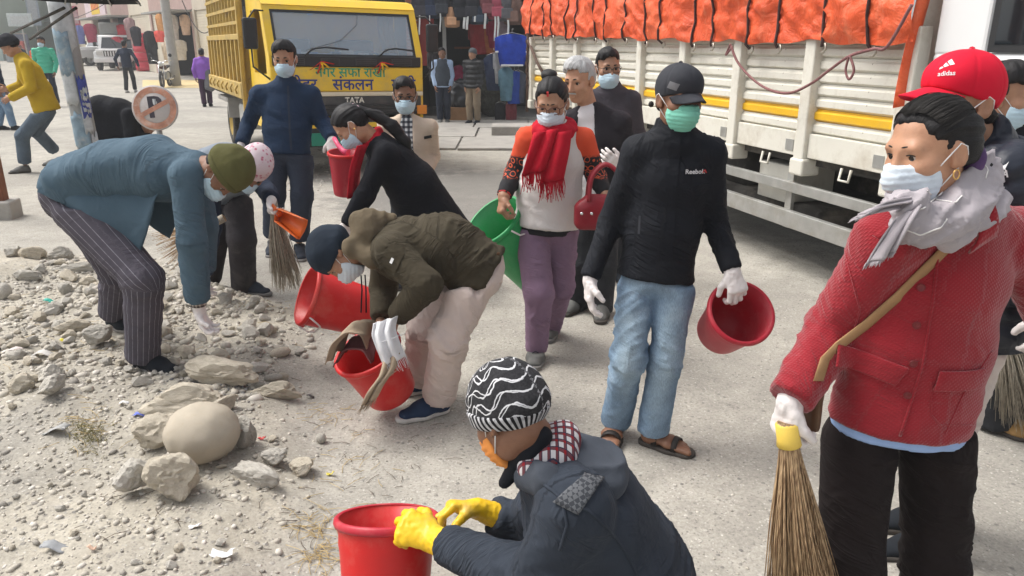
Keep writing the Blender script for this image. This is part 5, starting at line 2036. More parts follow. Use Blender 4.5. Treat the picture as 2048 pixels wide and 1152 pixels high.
# red tubs, motorcycle, second pole
for k in range(4):
 c_ = PX(296,132,45.5)
 c_[2] = gh(c_[0], c_[1])+0.02+0.52*k
 b = MB()
 b.lathe([(0.001,0),(0.60,0),(0.64,0.06),(0.64,0.42),(0.60,0.50),(0.001,0.50)], c_, (0,0,1),20)
 o = b.thing('plastic_drum', mat('red plastic', (0.50,0.025,0.05),0.45,0.1) if k == 0 else bpy.data.materials['red plastic'], c_, ['lowest', 'second lowest', 'second highest', 'topmost'][k]+' of the stacked red plastic drums beside the shutters', 'drum', 'stacked red drums')
 b = MB()
 b.lathe([(0.63,0.14),(0.665,0.17),(0.665,0.21),(0.63,0.24)], c_, (0,0,1),20)
 b.build('hoop', bpy.data.materials['red plastic'], o)
def lamp_pole(px, py, Y, r0, r1, hgt, m, label, lean=(0,0), name='utility_pole'):
 base = G(px, py)
 base = PX(px, py, Y)
 base[2] = gh(base[0], base[1])
 b = MB()
 n = 10
 b.tube([base+A(lean[0]*t*hgt, lean[1]*t*hgt, hgt*t) for t in np.linspace(0,1, n)],[r0+(r1-r0)*t for t in np.linspace(0,1, n)],18)
 e = empty(name, base, label, 'pole')
 b.build('shaft', m, e)
 return e, base
M['pole_grey'] = mat('weathered steel pole', (0.27,0.28,0.28),0.5,0.2,5,30,0.002,0.2, metal=0.3, dirt=((0.18,0.17,0.15),0.6), dscale=4)
M['pole_conc'] = mat('concrete pole', (0.38,0.37,0.35),0.9,0.15,5,60,0.003,0.3)
lamp_pole(353,170,32.5,0.20,0.15,8.0, M['pole_conc'], 'grey concrete pole beside the parked motorcycle', (-0.008,0))
def motorbike(px, py, Y, rz, label):
 base = PX(px, py, Y)
 base[2] = gh(base[0], base[1])
 e = empty('motorcycle', base, label, 'motorcycle')
 Fm = Frame(base, rz)
 black, chrome = M['black_plastic'], M['chrome']
 for bq, nm in ((-0.65, 'wheel'),(0.65, 'wheel')):
  c_ = Fm(0, bq, 0.31)
  b = MB()
  b.tube([c_+0.27*(math.cos(q)*Fm.e2+math.sin(q)*Fm.e3) for q in np.linspace(0,2*math.pi, 24, endpoint=False)],0.05,8, closed=True)
  w_ = b.build(nm, M['rubber'], e)
  b = MB()
  for k in range(6):
   q = k*math.pi/3
   b.tube([c_, c_+0.25*(math.cos(q)*Fm.e2+math.sin(q)*Fm.e3)],0.012,5)
  b.build('spokes', chrome, w_)
 f = Fld()
 f.add(ecap(Fm(0,-0.28,0.80), Fm(0,0.10,0.76),(0.14,0.10),(0.11,0.09), Fm.e1))
 fobj('fuel_tank', f, 0.03, mat('dark red tank', (0.06,0.012,0.014),0.25), e)
 f = Fld()
 f.add(ecap(Fm(0,0.12,0.76), Fm(0,0.75,0.82),(0.13,0.06),(0.11,0.05), Fm.e1))
 fobj('saddle', f, 0.03, black, e)
 b = MB()
 Fm.box(b, (-0.14,-0.25,0.30),(0.14,0.25,0.60),0.05)
 b.build('engine', M['galv'], e)
 for sx in (-1,1):
  b = MB()
  b.tube([Fm(sx*0.09,-0.65,0.31), Fm(sx*0.09,-0.42,0.98)],0.022,6)
  b.build('fork', chrome, e)
  b = MB()
  b.tube([Fm(sx*0.05,-0.40,1.0), Fm(sx*0.30,-0.36,1.06), Fm(sx*0.38,-0.25,1.03)],0.015,6)
  b.build('handlebar', chrome, e)
  b = MB()
  b.tube([Fm(sx*0.30,-0.36,1.06), Fm(sx*0.36,-0.40,1.22)],0.007,5)
  b.build('mirror_stem', chrome, e)
  b = MB()
  b.lathe([(0.001,0.02),(0.06,0.01),(0.07,0.0)], Fm(sx*0.37,-0.40,1.25),-Fm.e2,12)
  b.build('mirror', black, e)
 b = MB()
 b.lathe([(0.001,0.09),(0.07,0.07),(0.10,0.0),(0.08,-0.08),(0.02,-0.12)], Fm(0,-0.50,0.92),-Fm.e2,16)
 b.build('headlight', M['lamp_glass'], e)
 f = Fld()
 f.add(ecap(Fm(0,-0.80,0.62), Fm(0,-0.52,0.66),(0.07,0.02),(0.07,0.02), Fm.e1))
 fobj('front_mudguard', f, 0.02, black, e)
 b = MB()
 b.tube([Fm(0.16,-0.1,0.32), Fm(0.18,0.5,0.32), Fm(0.18,0.85,0.42)],[0.03,0.045,0.05],8)
 b.build('exhaust', chrome, e)
 return e
motorbike(332,166,31.5, math.radians(12), 'black motorcycle with chrome handlebars parked beside the concrete pole')
def pickup(px, py, Y, rz, label, k=1.0, canvas=True, group='white pickups on the street'):
 base = PX(px, py, Y)
 base[2] = gh(base[0], base[1])
 e = empty('pickup', base, label, 'pickup', group)
 Fm = Frame(base, rz)
 Wd, white = 0.88*k, M['cab_white']
 def pt(name, m, lo, hi, bev=0.02, parent=e):
  return Fm.part(name, m, parent, np.array(lo)*k, np.array(hi)*k, bev)
 pt('bonnet', white, (-0.80,0.0,0.62),(0.80,1.25,1.08),0.06)
 pt('grille', M['dark_grey'],(-0.42,-0.03,0.72),(0.42,0.0,1.0),0.01)
 for q in range(6):
  pt('grille_bar', white, (-0.36+0.13*q, -0.045,0.74),(-0.30+0.13*q, -0.03,0.98),0.005)
 for sx in (-1,1):
  pt('headlight', M['lamp_glass'],(sx*0.62-0.15,-0.05,0.78),(sx*0.62+0.15,0.0,0.98),0.03)
  pt('wing', white, (sx*0.82-0.10,0.02,0.45),(sx*0.82+0.10,1.2,0.98),0.08)
  pt('wing_mirror', M['black_plastic'],(sx*1.04-0.09,1.3,1.22),(sx*1.04+0.09,1.36,1.44),0.02)
 pt('bumper', white, (-0.90,-0.16,0.42),(0.90,0.02,0.66),0.05)
 b = MB()
 Fm.prism(b, [(1.2*k, 1.05*k),(1.62*k, 1.74*k),(1.72*k, 1.80*k),(2.7*k, 1.80*k),(2.7*k, 0.5*k),(1.2*k, 0.5*k)],-Wd, Wd)
 b.build('cab', white, e)
 def scr(a, h, off):
  return Fm(a*k, (1.2+0.42*h-0.012*off)*k, (1.05+0.69*h+0.008*off)*k)
 b = MB()
 q = [scr(-0.76,0.10,1), scr(0.76,0.10,1), scr(0.70,0.90,1), scr(-0.70,0.90,1)]
 b.raw(q+[x+0.01*Fm.e2 for x in q],[(0,1,2,3),(7,6,5,4),(0,4,5,1),(1,5,6,2),(2,6,7,3),(3,7,4,0)])
 b.build('windscreen', M['glass_dark'], e)
 for sx in (-1,1):
  pt('side_window', M['glass_dark'],(sx*0.885-0.006,1.75,1.18),(sx*0.885+0.006,2.5,1.66),0.0)
 pt('cargo_bed', white, (-0.90,2.72,0.62),(0.90,4.6,1.10),0.03)
 pt('cargo_cover', mat('grey canvas', (0.25,0.26,0.25),0.9,0.1) if canvas else white, (-0.92,2.2,1.82),(0.92,4.6,2.45),0.10)
 for sx in (-1,1):
  pt('cover_side', bpy.data.materials['grey canvas'] if canvas else white, (sx*0.90-0.02,2.72,1.10),(sx*0.90+0.02,4.6,1.84),0.0)
 for bq in (0.62,3.6):
  for sx in (-1,1):
   wheel(e, Fm(sx*0.80*k, bq*k, 0.37*k), sx*Fm.e1,0.37*k, 0.22*k, M['galv'], lug=False)
 return e
pickup(231,146,46.0, math.radians(16), 'white pickup with grey canvas cover and dark windscreen on the street', 1.12)
pickup(150,140,53.0, math.radians(-38), 'white box-bodied pickup behind the poster pole', 1.12, canvas=False)
sandm = mat('yellow sand', (0.55,0.44,0.24),0.95,0.15,3)
g = []
for i in range(14):
 row = []
 for k in range(24):
  q = PX(285+135*k/23,176-16*i/13,31+5.5*i/13)
  e_ = min(i, 13-i, k, 23-k)
  row.append(A(q[0], q[1], gh(q[0], q[1])+(0.004 if e_ == 0 else 0.02+0.02*math.sin(i*2.1+k))))
 g.append(row)
b = MB()
b.sheet(g, True)
tag(b.build('sand', sandm), kind='stuff')
# ---------------------------------------------------------------- far left end of the street
M['haze_wall'] = mat('pale far plaster', (0.52,0.53,0.50),0.9,0.1,0.6)
M['haze_green'] = mat('pale green far plaster', (0.40,0.50,0.46),0.9,0.1,0.6)
def block(px0, px1, Y, hgt, m, label, floors=3, cols=4):
 a, b_ = PX(px0,110, Y), PX(px1,110, Y)
 z0 = gh((a[0]+b_[0])/2, Y)-0.3
 e = empty('building', A((a[0]+b_[0])/2, Y, z0), label, 'building')
 slab('wall', (a[0], Y, z0),(b_[0], Y+8, z0+hgt), m, e)
 slab('roof', (a[0]-0.2, Y-0.3, z0+hgt),(b_[0]+0.2, Y+8.2, z0+hgt+0.2), M['concrete'], e)
 w_ = (b_[0]-a[0])/cols
 for fl in range(floors):
  for c in range(cols):
   x = a[0]+w_*(c+0.5)
   z = z0+1.2+fl*3.0
   o = slab('window', (x-w_*0.22, Y-0.04, z),(x+w_*0.22, Y-0.003, z+1.3), M['glass_dark'], e)
   slab('sill', (x-w_*0.26, Y-0.14, z-0.1),(x+w_*0.26, Y-0.003, z-0.01), M['concrete'], o)
block(-160,6,64,7.0, M['haze_green'], 'pale green building at the far left of the street')
block(50,105,84,10.0, M['haze_wall'], 'tall pale building at the end of the street', 3,3)
block(106,190,100,9.0, M['pink_wall'], 'pinkish building closing the far end of the street', 3,4)
# goods in front of the far shops on the left
for i in range(8):
 x = 30+i*9
 c_ = PX(x, 108,60+3*i)
 c_[2] = gh(c_[0], c_[1])
 b = MB()
 hh = 1.0+0.5*(i % 3)
 b.box(c_+A(0,0, hh/2),(0.5,0.4, hh/2), frame_xy(0.3*i),0.04)
 o = b.thing('goods_stack', colour_cloth([(0.3,0.32,0.33),(0.5,0.12,0.1),(0.2,0.22,0.3),(0.5,0.45,0.35)][i % 4]), c_, 'wrapped goods piled at the roadside far down the street', 'goods', 'goods at the far roadside')
 b = MB()
 b.box(c_+A(0,0, hh+0.06),(0.36,0.30,0.06), frame_xy(0.3*i+0.2),0.02)
 b.build('top_parcel', colour_cloth([(0.55,0.5,0.45),(0.3,0.3,0.34)][i % 2]), o)
for i, (x, y, Y, w_, h_, c_) in enumerate(((66,18,66,1.0,2.6,(0.30,0.36,0.42)),(98,10,74,1.6,1.0,(0.60,0.12,0.10)),(118,30,70,0.9,2.2,(0.55,0.52,0.48)),(134,14,80,2.0,1.2,(0.62,0.48,0.10)),(148,34,62,1.0,1.6,(0.45,0.10,0.14)),(40,40,58,1.8,0.9,(0.50,0.55,0.55)))):
 c0 = PX(x, y, Y)
 e = empty('sign_board', c0,['tall blue grey shop sign at the far end of the street', 'red shop sign board far down the street', 'narrow white hanging sign far down the street', 'far yellow shop sign left of the poster pole', 'crimson hanging banner behind the poster pole', 'pale shop sign on the green building at the left'][i], 'sign', 'far signs down the street')
 slab('board', c0-A(w_/2,0.06, h_/2), c0+A(w_/2,0.06, h_/2), colour_cloth(c_), e, 0.02)
 slab('panel', c0-A(w_*0.36,0.085, h_*0.3), c0+A(w_*0.36,-0.062, h_*0.3), colour_cloth(tuple(min(1, q*0.5+0.25) for q in c_)), e)
 b = MB()
 b.tube([c0+A(0,0.1,0), A(c0[0], c0[1]+0.1, gh(c0[0], c0[1]))],0.05,8)
 b.build('post', M['pole_conc'] if 'pole_conc' in M else M['concrete'], e)
# ---------------------------------------------------------------- poster pole, sign, stall post, parasol
pe, pb = lamp_pole(213,476,6.6,0.088,0.080,5.0, M['pole_grey'], 'steel pole covered in torn posters behind the man in the blue blazer', (-0.028,0))
M['poster_blue'] = mat('torn blue poster', (0.20,0.28,0.34),0.8,0.3,14, dirt=((0.42,0.43,0.42),0.9), dscale=12)
M['poster_white'] = mat('torn white poster', (0.44,0.46,0.47),0.8,0.2,14, dirt=((0.26,0.29,0.31),0.9), dscale=12)
M['poster_navy'] = mat('navy notice', (0.05,0.07,0.28),0.7,0.2,12)
def poster(z0, z1, a0, a1, m, seed, off=0.004):
 rnd = random.Random(seed)
 g = []
 for z in np.linspace(z0, z1,7):
  row = []
  for a in np.linspace(a0, a1,9):
   r = 0.088-0.008*z/5+off+0.002*rnd.random()
   zz = z+(rnd.uniform(-0.03,0.03) if z in (z0, z1) else 0)
   row.append(pb+A(-0.028*zz+r*math.cos(a), r*math.sin(a), zz))
  g.append(row)
 b = MB()
 b.sheet(g, True, 0.0015)
 b.build('poster', m, pe)
D_ = math.pi/180
poster(1.62,2.02,-170*D_, -10*D_, M['poster_white'],1)
poster(1.42,1.76,-160*D_, -50*D_, M['poster_blue'],2,0.007)
poster(1.18,1.50,-175*D_, -60*D_, M['poster_white'],3,0.005)
poster(1.08,1.40,-55*D_, 0*D_, M['poster_navy'],4,0.009)
for k in range(4):
 poster(1.11+0.055*k, 1.135+0.055*k, -48*D_, -8*D_, M['poster_white'],20+k, 0.012)
poster(0.80,1.10,-150*D_, -40*D_, M['poster_blue'],5,0.004)
poster(0.62,0.92,-35*D_, 8*D_, M['poster_white'],6,0.006)
poster(0.95,1.15,-60*D_, -15*D_, M['poster_white'],7,0.006)
sg = empty('parking_sign', PX(312,216,8.4)*A(1,1,0), 'round weathered no-parking sign leaning behind the man in the blue blazer', 'sign')
sc_, sn = PX(310,216,8.4), unit(A(0.10,-0.98,0.12))
def disc(prof, m, name, n=40):
 b = MB()
 b.lathe(prof, sc_, sn, n)
 return b.build(name, m, sg)
M['sign_white'] = mat('dirty white enamel', (0.50,0.47,0.46),0.5,0.12,6, dirt=((0.30,0.17,0.12),0.5), dscale=6)
M['sign_rust'] = mat('faded rusty red ring', (0.50,0.24,0.16),0.6,0.35,9, dirt=((0.62,0.52,0.45),0.9), dscale=7)
M['sign_black'] = mat('faded black letter', (0.05,0.045,0.06),0.6,0.2,9)
R0 = 0.243
disc([(0.001,0.0),(R0,0.0),(R0,-0.012),(0.001,-0.012)], M['sign_white'], 'plate')
disc([(R0*0.66,0.0035),(R0*0.93,0.0035)], M['sign_rust'], 'ring')
e1 = orth(sn, A(1,0,0))
e2 = np.cross(sn, e1)
me_ = poly_mesh([[(-0.24+0.0,-0.035),(0.24,-0.035),(0.24,0.035),(-0.24,0.035)]])
project_text('P', 0.30, M['sign_black'], None, sc_+sn*0.003, e1+0.08*e2, e2, sg, 'lettering', bold=0.012, off=0.0)
an = math.radians(28)
d1 = e1*math.cos(an)+e2*math.sin(an)
b = MB()
d2 = np.cross(sn, d1)
g = [[sc_+sn*0.0055+d1*t*R0*0.70+d2*w_ for w_ in (-0.025,0.025)] for t in np.linspace(-1,1,7)]
b.sheet(g)
b.build('slash', M['sign_rust'], sg)
b = MB()
b.tube([sc_-sn*0.03+A(0,0,0.1), A(sc_[0], sc_[1]+0.03,0.0)],0.03,12)
b.build('post', M['pole_grey'], sg)
stl = empty('stall', PX(4,420,7.4)*A(1,1,0), 'brown timber stall post on a concrete foot at the left edge', 'stall post')
pc = PX(6,420,7.4)
b = MB()
b.box(A(pc[0]+0.0, pc[1],1.20),(0.055,0.055,1.05), frame_xy(0.15),0.008)
b.build('post', M['wood'], stl)
b = MB()
b.box(A(pc[0]+0.01, pc[1],0.08),(0.12,0.13,0.10), frame_xy(0.15),0.02)
b.build('foot', M['concrete'], stl)
um = empty('parasol', PX(170,40,5.6)*A(1,1,0), 'black parasol canopy overhead at the top left corner', 'parasol')
M['umb'] = mat('black parasol cloth', (0.012,0.016,0.018),0.7,0.2,6, spec=0.3)
hub = PX(165,4,5.6)+A(0,0,0.28)
tips = []
for k in range(8):
 q = 2*math.pi*(k+0.35)/8
 tips.append(hub+A(0.33*math.cos(q),0.6*math.sin(q),-0.27))
for k in range(8):
 g = []
 for i in range(9):
  t = i/8
  row = []
  for s_ in np.linspace(0,1,7):
   q = hub+(tips[k]*(1-s_)+tips[(k+1) % 8]*s_-hub)*t
   row.append(q+A(0,0,0.10*math.sin(math.pi*t)))
  g.append(row)
 b = MB()
 b.sheet(g, True, 0.003)
 b.build('canopy_panel', M['umb'], um)
 b = MB()
 b.tube([hub-A(0,0,0.02),(hub+tips[k])/2+A(0,0,0.06), tips[k]-A(0,0,0.01)],0.006,5)
 b.build('rib', M['galv'], um)
for a_, b_ in (((128,16,5.4),(22,66,6.6)),((152,16,5.4),(60,78,6.6))):
 b = MB()
 b.tube([PX(*a_), PX(*b_)],0.011,6)
 b.build('brace_rod', M['chassis'], um)
# overhead cables
M['cable'] = plain('black cable', (0.02,0.02,0.02),0.7)
for k, (a_, b_, sag) in enumerate((((300,-60,34),(60,30,80),1.2),((360,-10,33),(420,60,30),0.6),((230,-20,45),(90,20,90),1.5))):
 p0, p1 = PX(*a_), PX(*b_)
 b = MB()
 b.tube([p0+(p1-p0)*t-A(0,0, sag*4*t*(1-t)) for t in np.linspace(0,1,14)],0.02,5)
 b.thing('overhead_cable', M['cable'], p0,['overhead cable sagging down the street on the left', 'overhead cable by the concrete pole', 'overhead cable above the far buildings'][k], 'cable')
# ================================================================ people
M['black_soft'] = cloth('black softshell', (0.006,0.0075,0.012),0.75,0.2,0.4,600,0.05)
M['jeans'] = denim('faded blue denim', (0.165,0.255,0.37))
M['cap_grey'] = cloth('charcoal cap cotton', (0.035,0.037,0.045),0.85,0.15,0.1,500,0.1)
M['cap_patch'] = cloth('pale grey cap panel', (0.17,0.17,0.18),0.85,0.15,0.1,500,0.1)
M['sandal'] = mat('brown black sandal strap', (0.022,0.018,0.016),0.6,0.2,30)
M['sole_dark'] = mat('dark rubber sole', (0.06,0.052,0.045),0.8,0.2,20)
M['sole_grey'] = mat('grey rubber sole', (0.20,0.19,0.18),0.8,0.2,20)
M['sole_white'] = mat('off white sole', (0.55,0.53,0.5),0.8,0.15,20)
M['print_white'] = plain('white print', (0.75,0.75,0.75),0.7)
M['print_red'] = plain('red print', (0.55,0.03,0.03),0.7)
M['shoe_black'] = cloth('black knit shoe', (0.012,0.015,0.020),0.85,0.2,0.1,300,0.1)
M['shoe_navy'] = cloth('navy knit shoe', (0.022,0.040,0.085),0.85,0.2,0.1,300,0.15)
M['shoe_grey'] = mat('dusty grey shoe leather', (0.11,0.11,0.105),0.75,0.2,18,120,0.002,0.3)
M['red_quilt'] = quilt('red quilted wool', (0.255,0.009,0.017),60,0.34)
M['red_button'] = plain('dark red button', (0.16,0.008,0.012),0.35)
M['brown_cord'] = cloth('dark brown corduroy', (0.011,0.007,0.007),0.9,0.25,0.35,300,0.05)
M['blue_knit'] = mat('pale blue ribbed knit', (0.30,0.43,0.70),0.9,0.08,20,220,0.002,0.5)
M['grey_scarf'] = cloth('grey woven scarf', (0.37,0.34,0.36),0.95,0.12,0.3,500,0.3,0.5)
M['scarf_line'] = mat('white scarf yarn', (0.72,0.70,0.68),0.9,0.1,60,400,0.001,0.4)
M['tan_strap'] = mat('tan webbing', (0.36,0.21,0.10),0.85,0.12,30,500,0.0015,0.6)
M['brown_bag'] = mat('brown leather', (0.11,0.055,0.025),0.6,0.2,12,120,0.002,0.3)
M['gold'] = plain('gold', (0.8,0.5,0.18),0.3,1.0)
def drape(name, m, parent, path, wdir, width, nrm, thick=0.006, folds=2.0, amp=0.012, nw=14, ph=0.0, sub=5, taper=None):
 """a hanging strip of cloth along path with soft lengthwise folds"""
 path = [np.asarray(q, float) for q in path]
 P_ = []
 for i in range(len(path)-1):
  for k in range(sub):
   P_.append(path[i]+(path[i+1]-path[i])*k/sub)
 P_.append(path[-1])
 for _ in range(2):
  P_ = [P_[0]]+[(P_[i-1]+2*P_[i]+P_[i+1])/4 for i in range(1, len(P_)-1)]+[P_[-1]]
 wd_, nr_ = unit(wdir), unit(nrm)
 g = []
 n = len(P_)
 for i, q in enumerate(P_):
  t = i/(n-1)
  wid = width if np.isscalar(width) else width[0]+(width[1]-width[0])*t
  row = []
  for k in range(nw):
   s_ = k/(nw-1)
   row.append(q+wd_*(s_-0.5)*wid+nr_*amp*(math.sin(folds*2*math.pi*s_+ph+1.3*t)+0.4*math.sin(5.1*s_+3*t+ph))-nr_*0.25*wid*(2*s_-1) ** 2*0.3)
  g.append(row)
 b = MB()
 b.sheet(g, True, thick)
 return b.build(name, m, parent), g
def fringe(row, down, m, parent, length, n, nrm, rad=0.0013, name='fringe', seed=3):
 rnd = random.Random(seed)
 b = MB()
 row = [np.asarray(q, float) for q in row]
 for i in range(n):
  t = (i+0.5)/n*(len(row)-1)
  k = min(int(t), len(row)-2)
  q = row[k]+(row[k+1]-row[k])*(t-k)
  d = unit(unit(down)+0.18*A(rnd.uniform(-1,1), rnd.uniform(-1,1), rnd.uniform(-0.3,0.3)))
  ln = length*rnd.uniform(0.7,1.15)
  d2 = unit(d+0.25*A(rnd.uniform(-1,1), rnd.uniform(-1,1),0))
  b.tube([q, q+d*ln*0.5, q+d*ln*0.5+d2*ln*0.5],[rad*1.4, rad, rad*0.6],4)
 o = b.build(name, m, parent)
 tag(o, kind='stuff')
 return o
def ring_wrap(H, centre, axis_, front, rx, ry, rad, tilt=0.0, n=12):
 ax = unit(axis_)
 fr = orth(ax, front)
 sd_ = np.cross(ax, fr)
 f = Fld()
 pts = [centre+fr*ry*math.cos(a)+sd_*rx*math.sin(a)-ax*tilt*math.cos(a) for a in np.linspace(0,2*math.pi, n, endpoint=False)]
 for i in range(n):
  f.add(cap(pts[i], pts[(i+1) % n], rad),0.012)
 def disp(P):
  q = P-centre
  a = np.arctan2(q @ sd_, q @ fr)
  x = q @ ax
  r = np.sqrt((q @ sd_) ** 2+(q @ fr) ** 2)
  c = np.stack([np.cos(a)*0.7+3, np.sin(a)*0.7,(x*30+r*24)],1)
  return 0.007*(1-2*np.abs(vnoise(c)))+0.003*fbm(P*25)
 return f, disp
def sandal(p, q, m, sole):
 """bare foot with toes (part of the body) on an open strap sandal"""
 j = p.J
 a = j['a'+q]
 d = unit((j['t'+q]-a)*A(1,1,0))
 side = np.cross(d, A(0,0,1))
 h = A(a[0], a[1], p.ground)-d*0.05
 P_ = lambda x, y, z: h+d*x+side*y+A(0,0, z)
 inner = 1 if np.dot(side, p.hside)*(1 if q == 'L' else -1) > 0 else -1
 f = Fld()
 f.add(ecap(P_(0.035,0,0.05), P_(0.13,0,0.04),(0.030,0.032),(0.040,0.022), side))
 f.add(ecap(P_(0.13,0,0.038), P_(0.18,0,0.032),(0.040,0.021),(0.042,0.012), side),0.02)
 f.add(cap(P_(0.045,0,0.06), a, 0.032,0.035),0.03)
 for i in range(5):
  y = inner*(0.031-0.0155*i)
  L0 = (0.228,0.226,0.218,0.208,0.195)[i]
  r = (0.0125,0.009,0.0085,0.008,0.0078)[i]
  f.add(cap(P_(0.175, y*0.95,0.03), P_(L0, y, 0.027), r*1.05, r),0.006)
 f.cut(half(P_(0,0,0.018), A(0,0,-1)),0.003)
 p.hands.append(f)
 p.sand = getattr(p, 'sand', [])
 def make():
  f2 = Fld()
  f2.add(ecap(P_(0.03,0,0.01), P_(0.13,0,0.01),(0.038,0.05),(0.046,0.05), side))
  f2.add(ecap(P_(0.13,0,0.01), P_(0.205, inner*0.004,0.01),(0.047,0.05),(0.044,0.05), side),0.02)
  f2.cut(half(P_(0,0,0.02), A(0,0,1)),0.003)
  f2.cut(half(P_(0,0,0.0), A(0,0,-1)),0.003)
  o = fobj('sandal', f2,0.006, sole, p.root)
  for x, w_, z in ((0.165,0.046,0.055),(0.075,0.040,0.09)):
   g = []
   for i in range(9):
    an = math.pi*i/8
    g.append([P_(x-0.012, w_*math.cos(an),0.016+z*math.sin(an) ** 0.8), P_(x+0.012, w_*math.cos(an),0.016+(z-0.006)*math.sin(an) ** 0.8)])
   b = MB()
   b.sheet(g, True, 0.003)
   b.build('strap', m, o)
 p.sand.append(make)
# ---------------------------------------------------------------- man in the black jacket, grey cap, green mask
Y0 = 2.92
p = Person('man in black jacket, dark grey cap and mint green mask, carrying an empty red bucket', dict(
 head=(1358,196, Y0), neck=(1350,270, Y0+0.02), sR=(1275,303, Y0+0.05), sL=(1420,306, Y0), eR=(1222,440, Y0+0.08), wR=(1180,556, Y0-0.02),
 eL=(1428,440, Y0+0.05), wL=(1464,540, Y0-0.08), pelvis=(1310,545, Y0+0.03), hR=(1272,580, Y0+0.04), hL=(1350,583, Y0),
 kR=(1258,715, Y0-0.06), kL=(1330,725, Y0-0.04), aR=(1230,850, Y0+0.08), aL=(1303,872, Y0-0.02), tR=(1212,895, Y0-0.15), tL=(1385,910, Y0-0.12)),
 res=0.0085, F=(0.30,-0.95,-0.06), hk=0.96)
for q in 'LR':
 sandal(p, q, M['sandal'], M['sole_dark'])
p.body(M['skin_b'], fine=0.004)
for f_ in p.sand:
 f_()
p.eyes()
p.hair(M['hair_black'], 'short', nape=-0.06)
p.mask(M['mask_green'])
p.cap_hat(M['cap_grey'], droop=0.5)
H = p.H
c_, n_ = hit(p.hat, 1346,172)
me_ = MB().sheet([[(x+0.5*y, y-0.25*x, 0) for x in np.linspace(-0.02,0.02,7)] for y in np.linspace(-0.012,0.012,6)]).mesh('cap_patch')
lay_mesh(me_, M['cap_patch'], p.hat, c_, orth(n_, A(1,0,0)), A(0,0,1), p.root, 'cap_patch', 0.0015)
b = MB()
b.lathe([(0.0001,0.012),(0.008,0.009),(0.011,0.0),(0.008,-0.009),(0.0001,-0.012)], H.p(0.088,-0.06,-0.03), H.U, 10)
b.build('hair_tuft', M['brow'], p.root)
p.jacket(M['black_soft'], hem=0.02, hw=0.158, hd=0.120, ww=0.142, wd=0.112, tw=0.150, td=0.114, collar=0.07, cr=0.068, sl=(0.058,0.049,0.041), amp=0.0035, joint=0.009)
jo = p.jo
fw = np.cross(p.side, unit(p.J['pelvis']-p.J['chest']))
fw = fw if fw[1] < 0 else -fw
lr, lu = -p.side, unit(p.J['chest']-p.J['pelvis'])
project_text('Reebok', 0.024, M['print_white'], jo, PX(1392,347, Y0-0.13), lr, lu, p.root, 'lettering', off=0.003, bold=0.0004)
lay_mesh(poly_mesh([[(-0.009,-0.007),(-0.002,0.007),(0.0,0.003),(-0.004,-0.007)],[(0.009,-0.007),(0.002,0.007),(0.0,0.003),(0.004,-0.007)]]), M['print_red'], jo, PX(1412,346, Y0-0.13), lr, lu, p.root, 'chest_emblem', 0.003)
# zip placket and pocket zip
zp = poly_mesh([[(-0.016, y0),(0.016, y0),(0.016, y0+0.02),(-0.016, y0+0.02)] for y0 in np.arange(-0.27,0.26,0.02)])
lay_mesh(zp, M['black_soft'], jo, PX(1345,400, Y0-0.12), lr, lu+0.06*lr, p.root, 'zip_placket', 0.005)
lay_mesh(poly_mesh([[(-0.004,-0.035),(0.004,-0.035),(0.004,0.035),(-0.004,0.035)]]), M['cap_grey'], jo, PX(1278,455, Y0-0.1), lr, lu-0.3*lr, p.root, 'pocket_zip', 0.003)
p.trousers(M['jeans'], name='jeans', th=0.080, kn=0.064, hemr=0.070, hw=0.14, hd=0.108, short=0.025, fade=True, amp=0.004, joint=0.011, up=0.08, k=0.03)
p.glove('R', M['glove_white'], A(-0.05,-0.15,-1), A(0.95,0.2,0), A(0.1,-1,-0.1), curl=(0.3,0.5,0.4), hs=1.05)
p.glove('L', M['glove_white'], A(0.25,-0.45,-0.85), A(-0.2,0.9,-0.4), A(-0.8,-0.2,0), curl=(0.6,1.0,0.7), hs=1.05)
# ---------------------------------------------------------------- woman in the red coat
p = Person('woman in red quilted coat with grey scarf and white mask, holding a straw broom', dict(
 head=(1856,300,1.60), neck=(1900,420,1.66), sR=(1776,478,1.60), sL=(2040,480,1.70), eR=(1668,660,1.68), wR=(1580,800,1.57), eL=(2120,660,1.78), wL=(2130,800,1.66),
 pelvis=(1812,790,1.66), hR=(1718,880,1.66), hL=(1876,885,1.68), kR=(1700,1120,1.60), kL=(1868,1120,1.66), aR=(1715,1301,1.65), aL=(1858,1301,1.72), tR=(1700,1400,1.45), tL=(1850,1400,1.5)),
 res=0.0075, F=(-0.94,-0.30,-0.18), U=(0.10,0.1,1), hk=0.88)
p.body(M['skin_c'], fine=0.0035, nr=0.048)
p.eyes(browh=0.001, browt=0.6)
H = p.H
p.hair(M['hair_black'], 'back', res=0.005, lift=0.0, nape=-0.05, front=0.062, side=-0.002)
f = Fld()
f.add(H.e((-0.02,-0.125,-0.075),(0.036,0.034,0.036)))
def bunat(P):
 q = H.loc(P)-A(-0.02,-0.125,-0.075)
 return {'hu': np.arctan2(q[:, 1], q[:, 2])*9+q[:, 0]*120, 'hv': q[:, 0]*30}
fobj('hair_bun', f, 0.005, M['hair_black'], p.root, lambda P: 0.005*fbm(P*40), bunat)
b = MB()
rnd = random.Random(8)
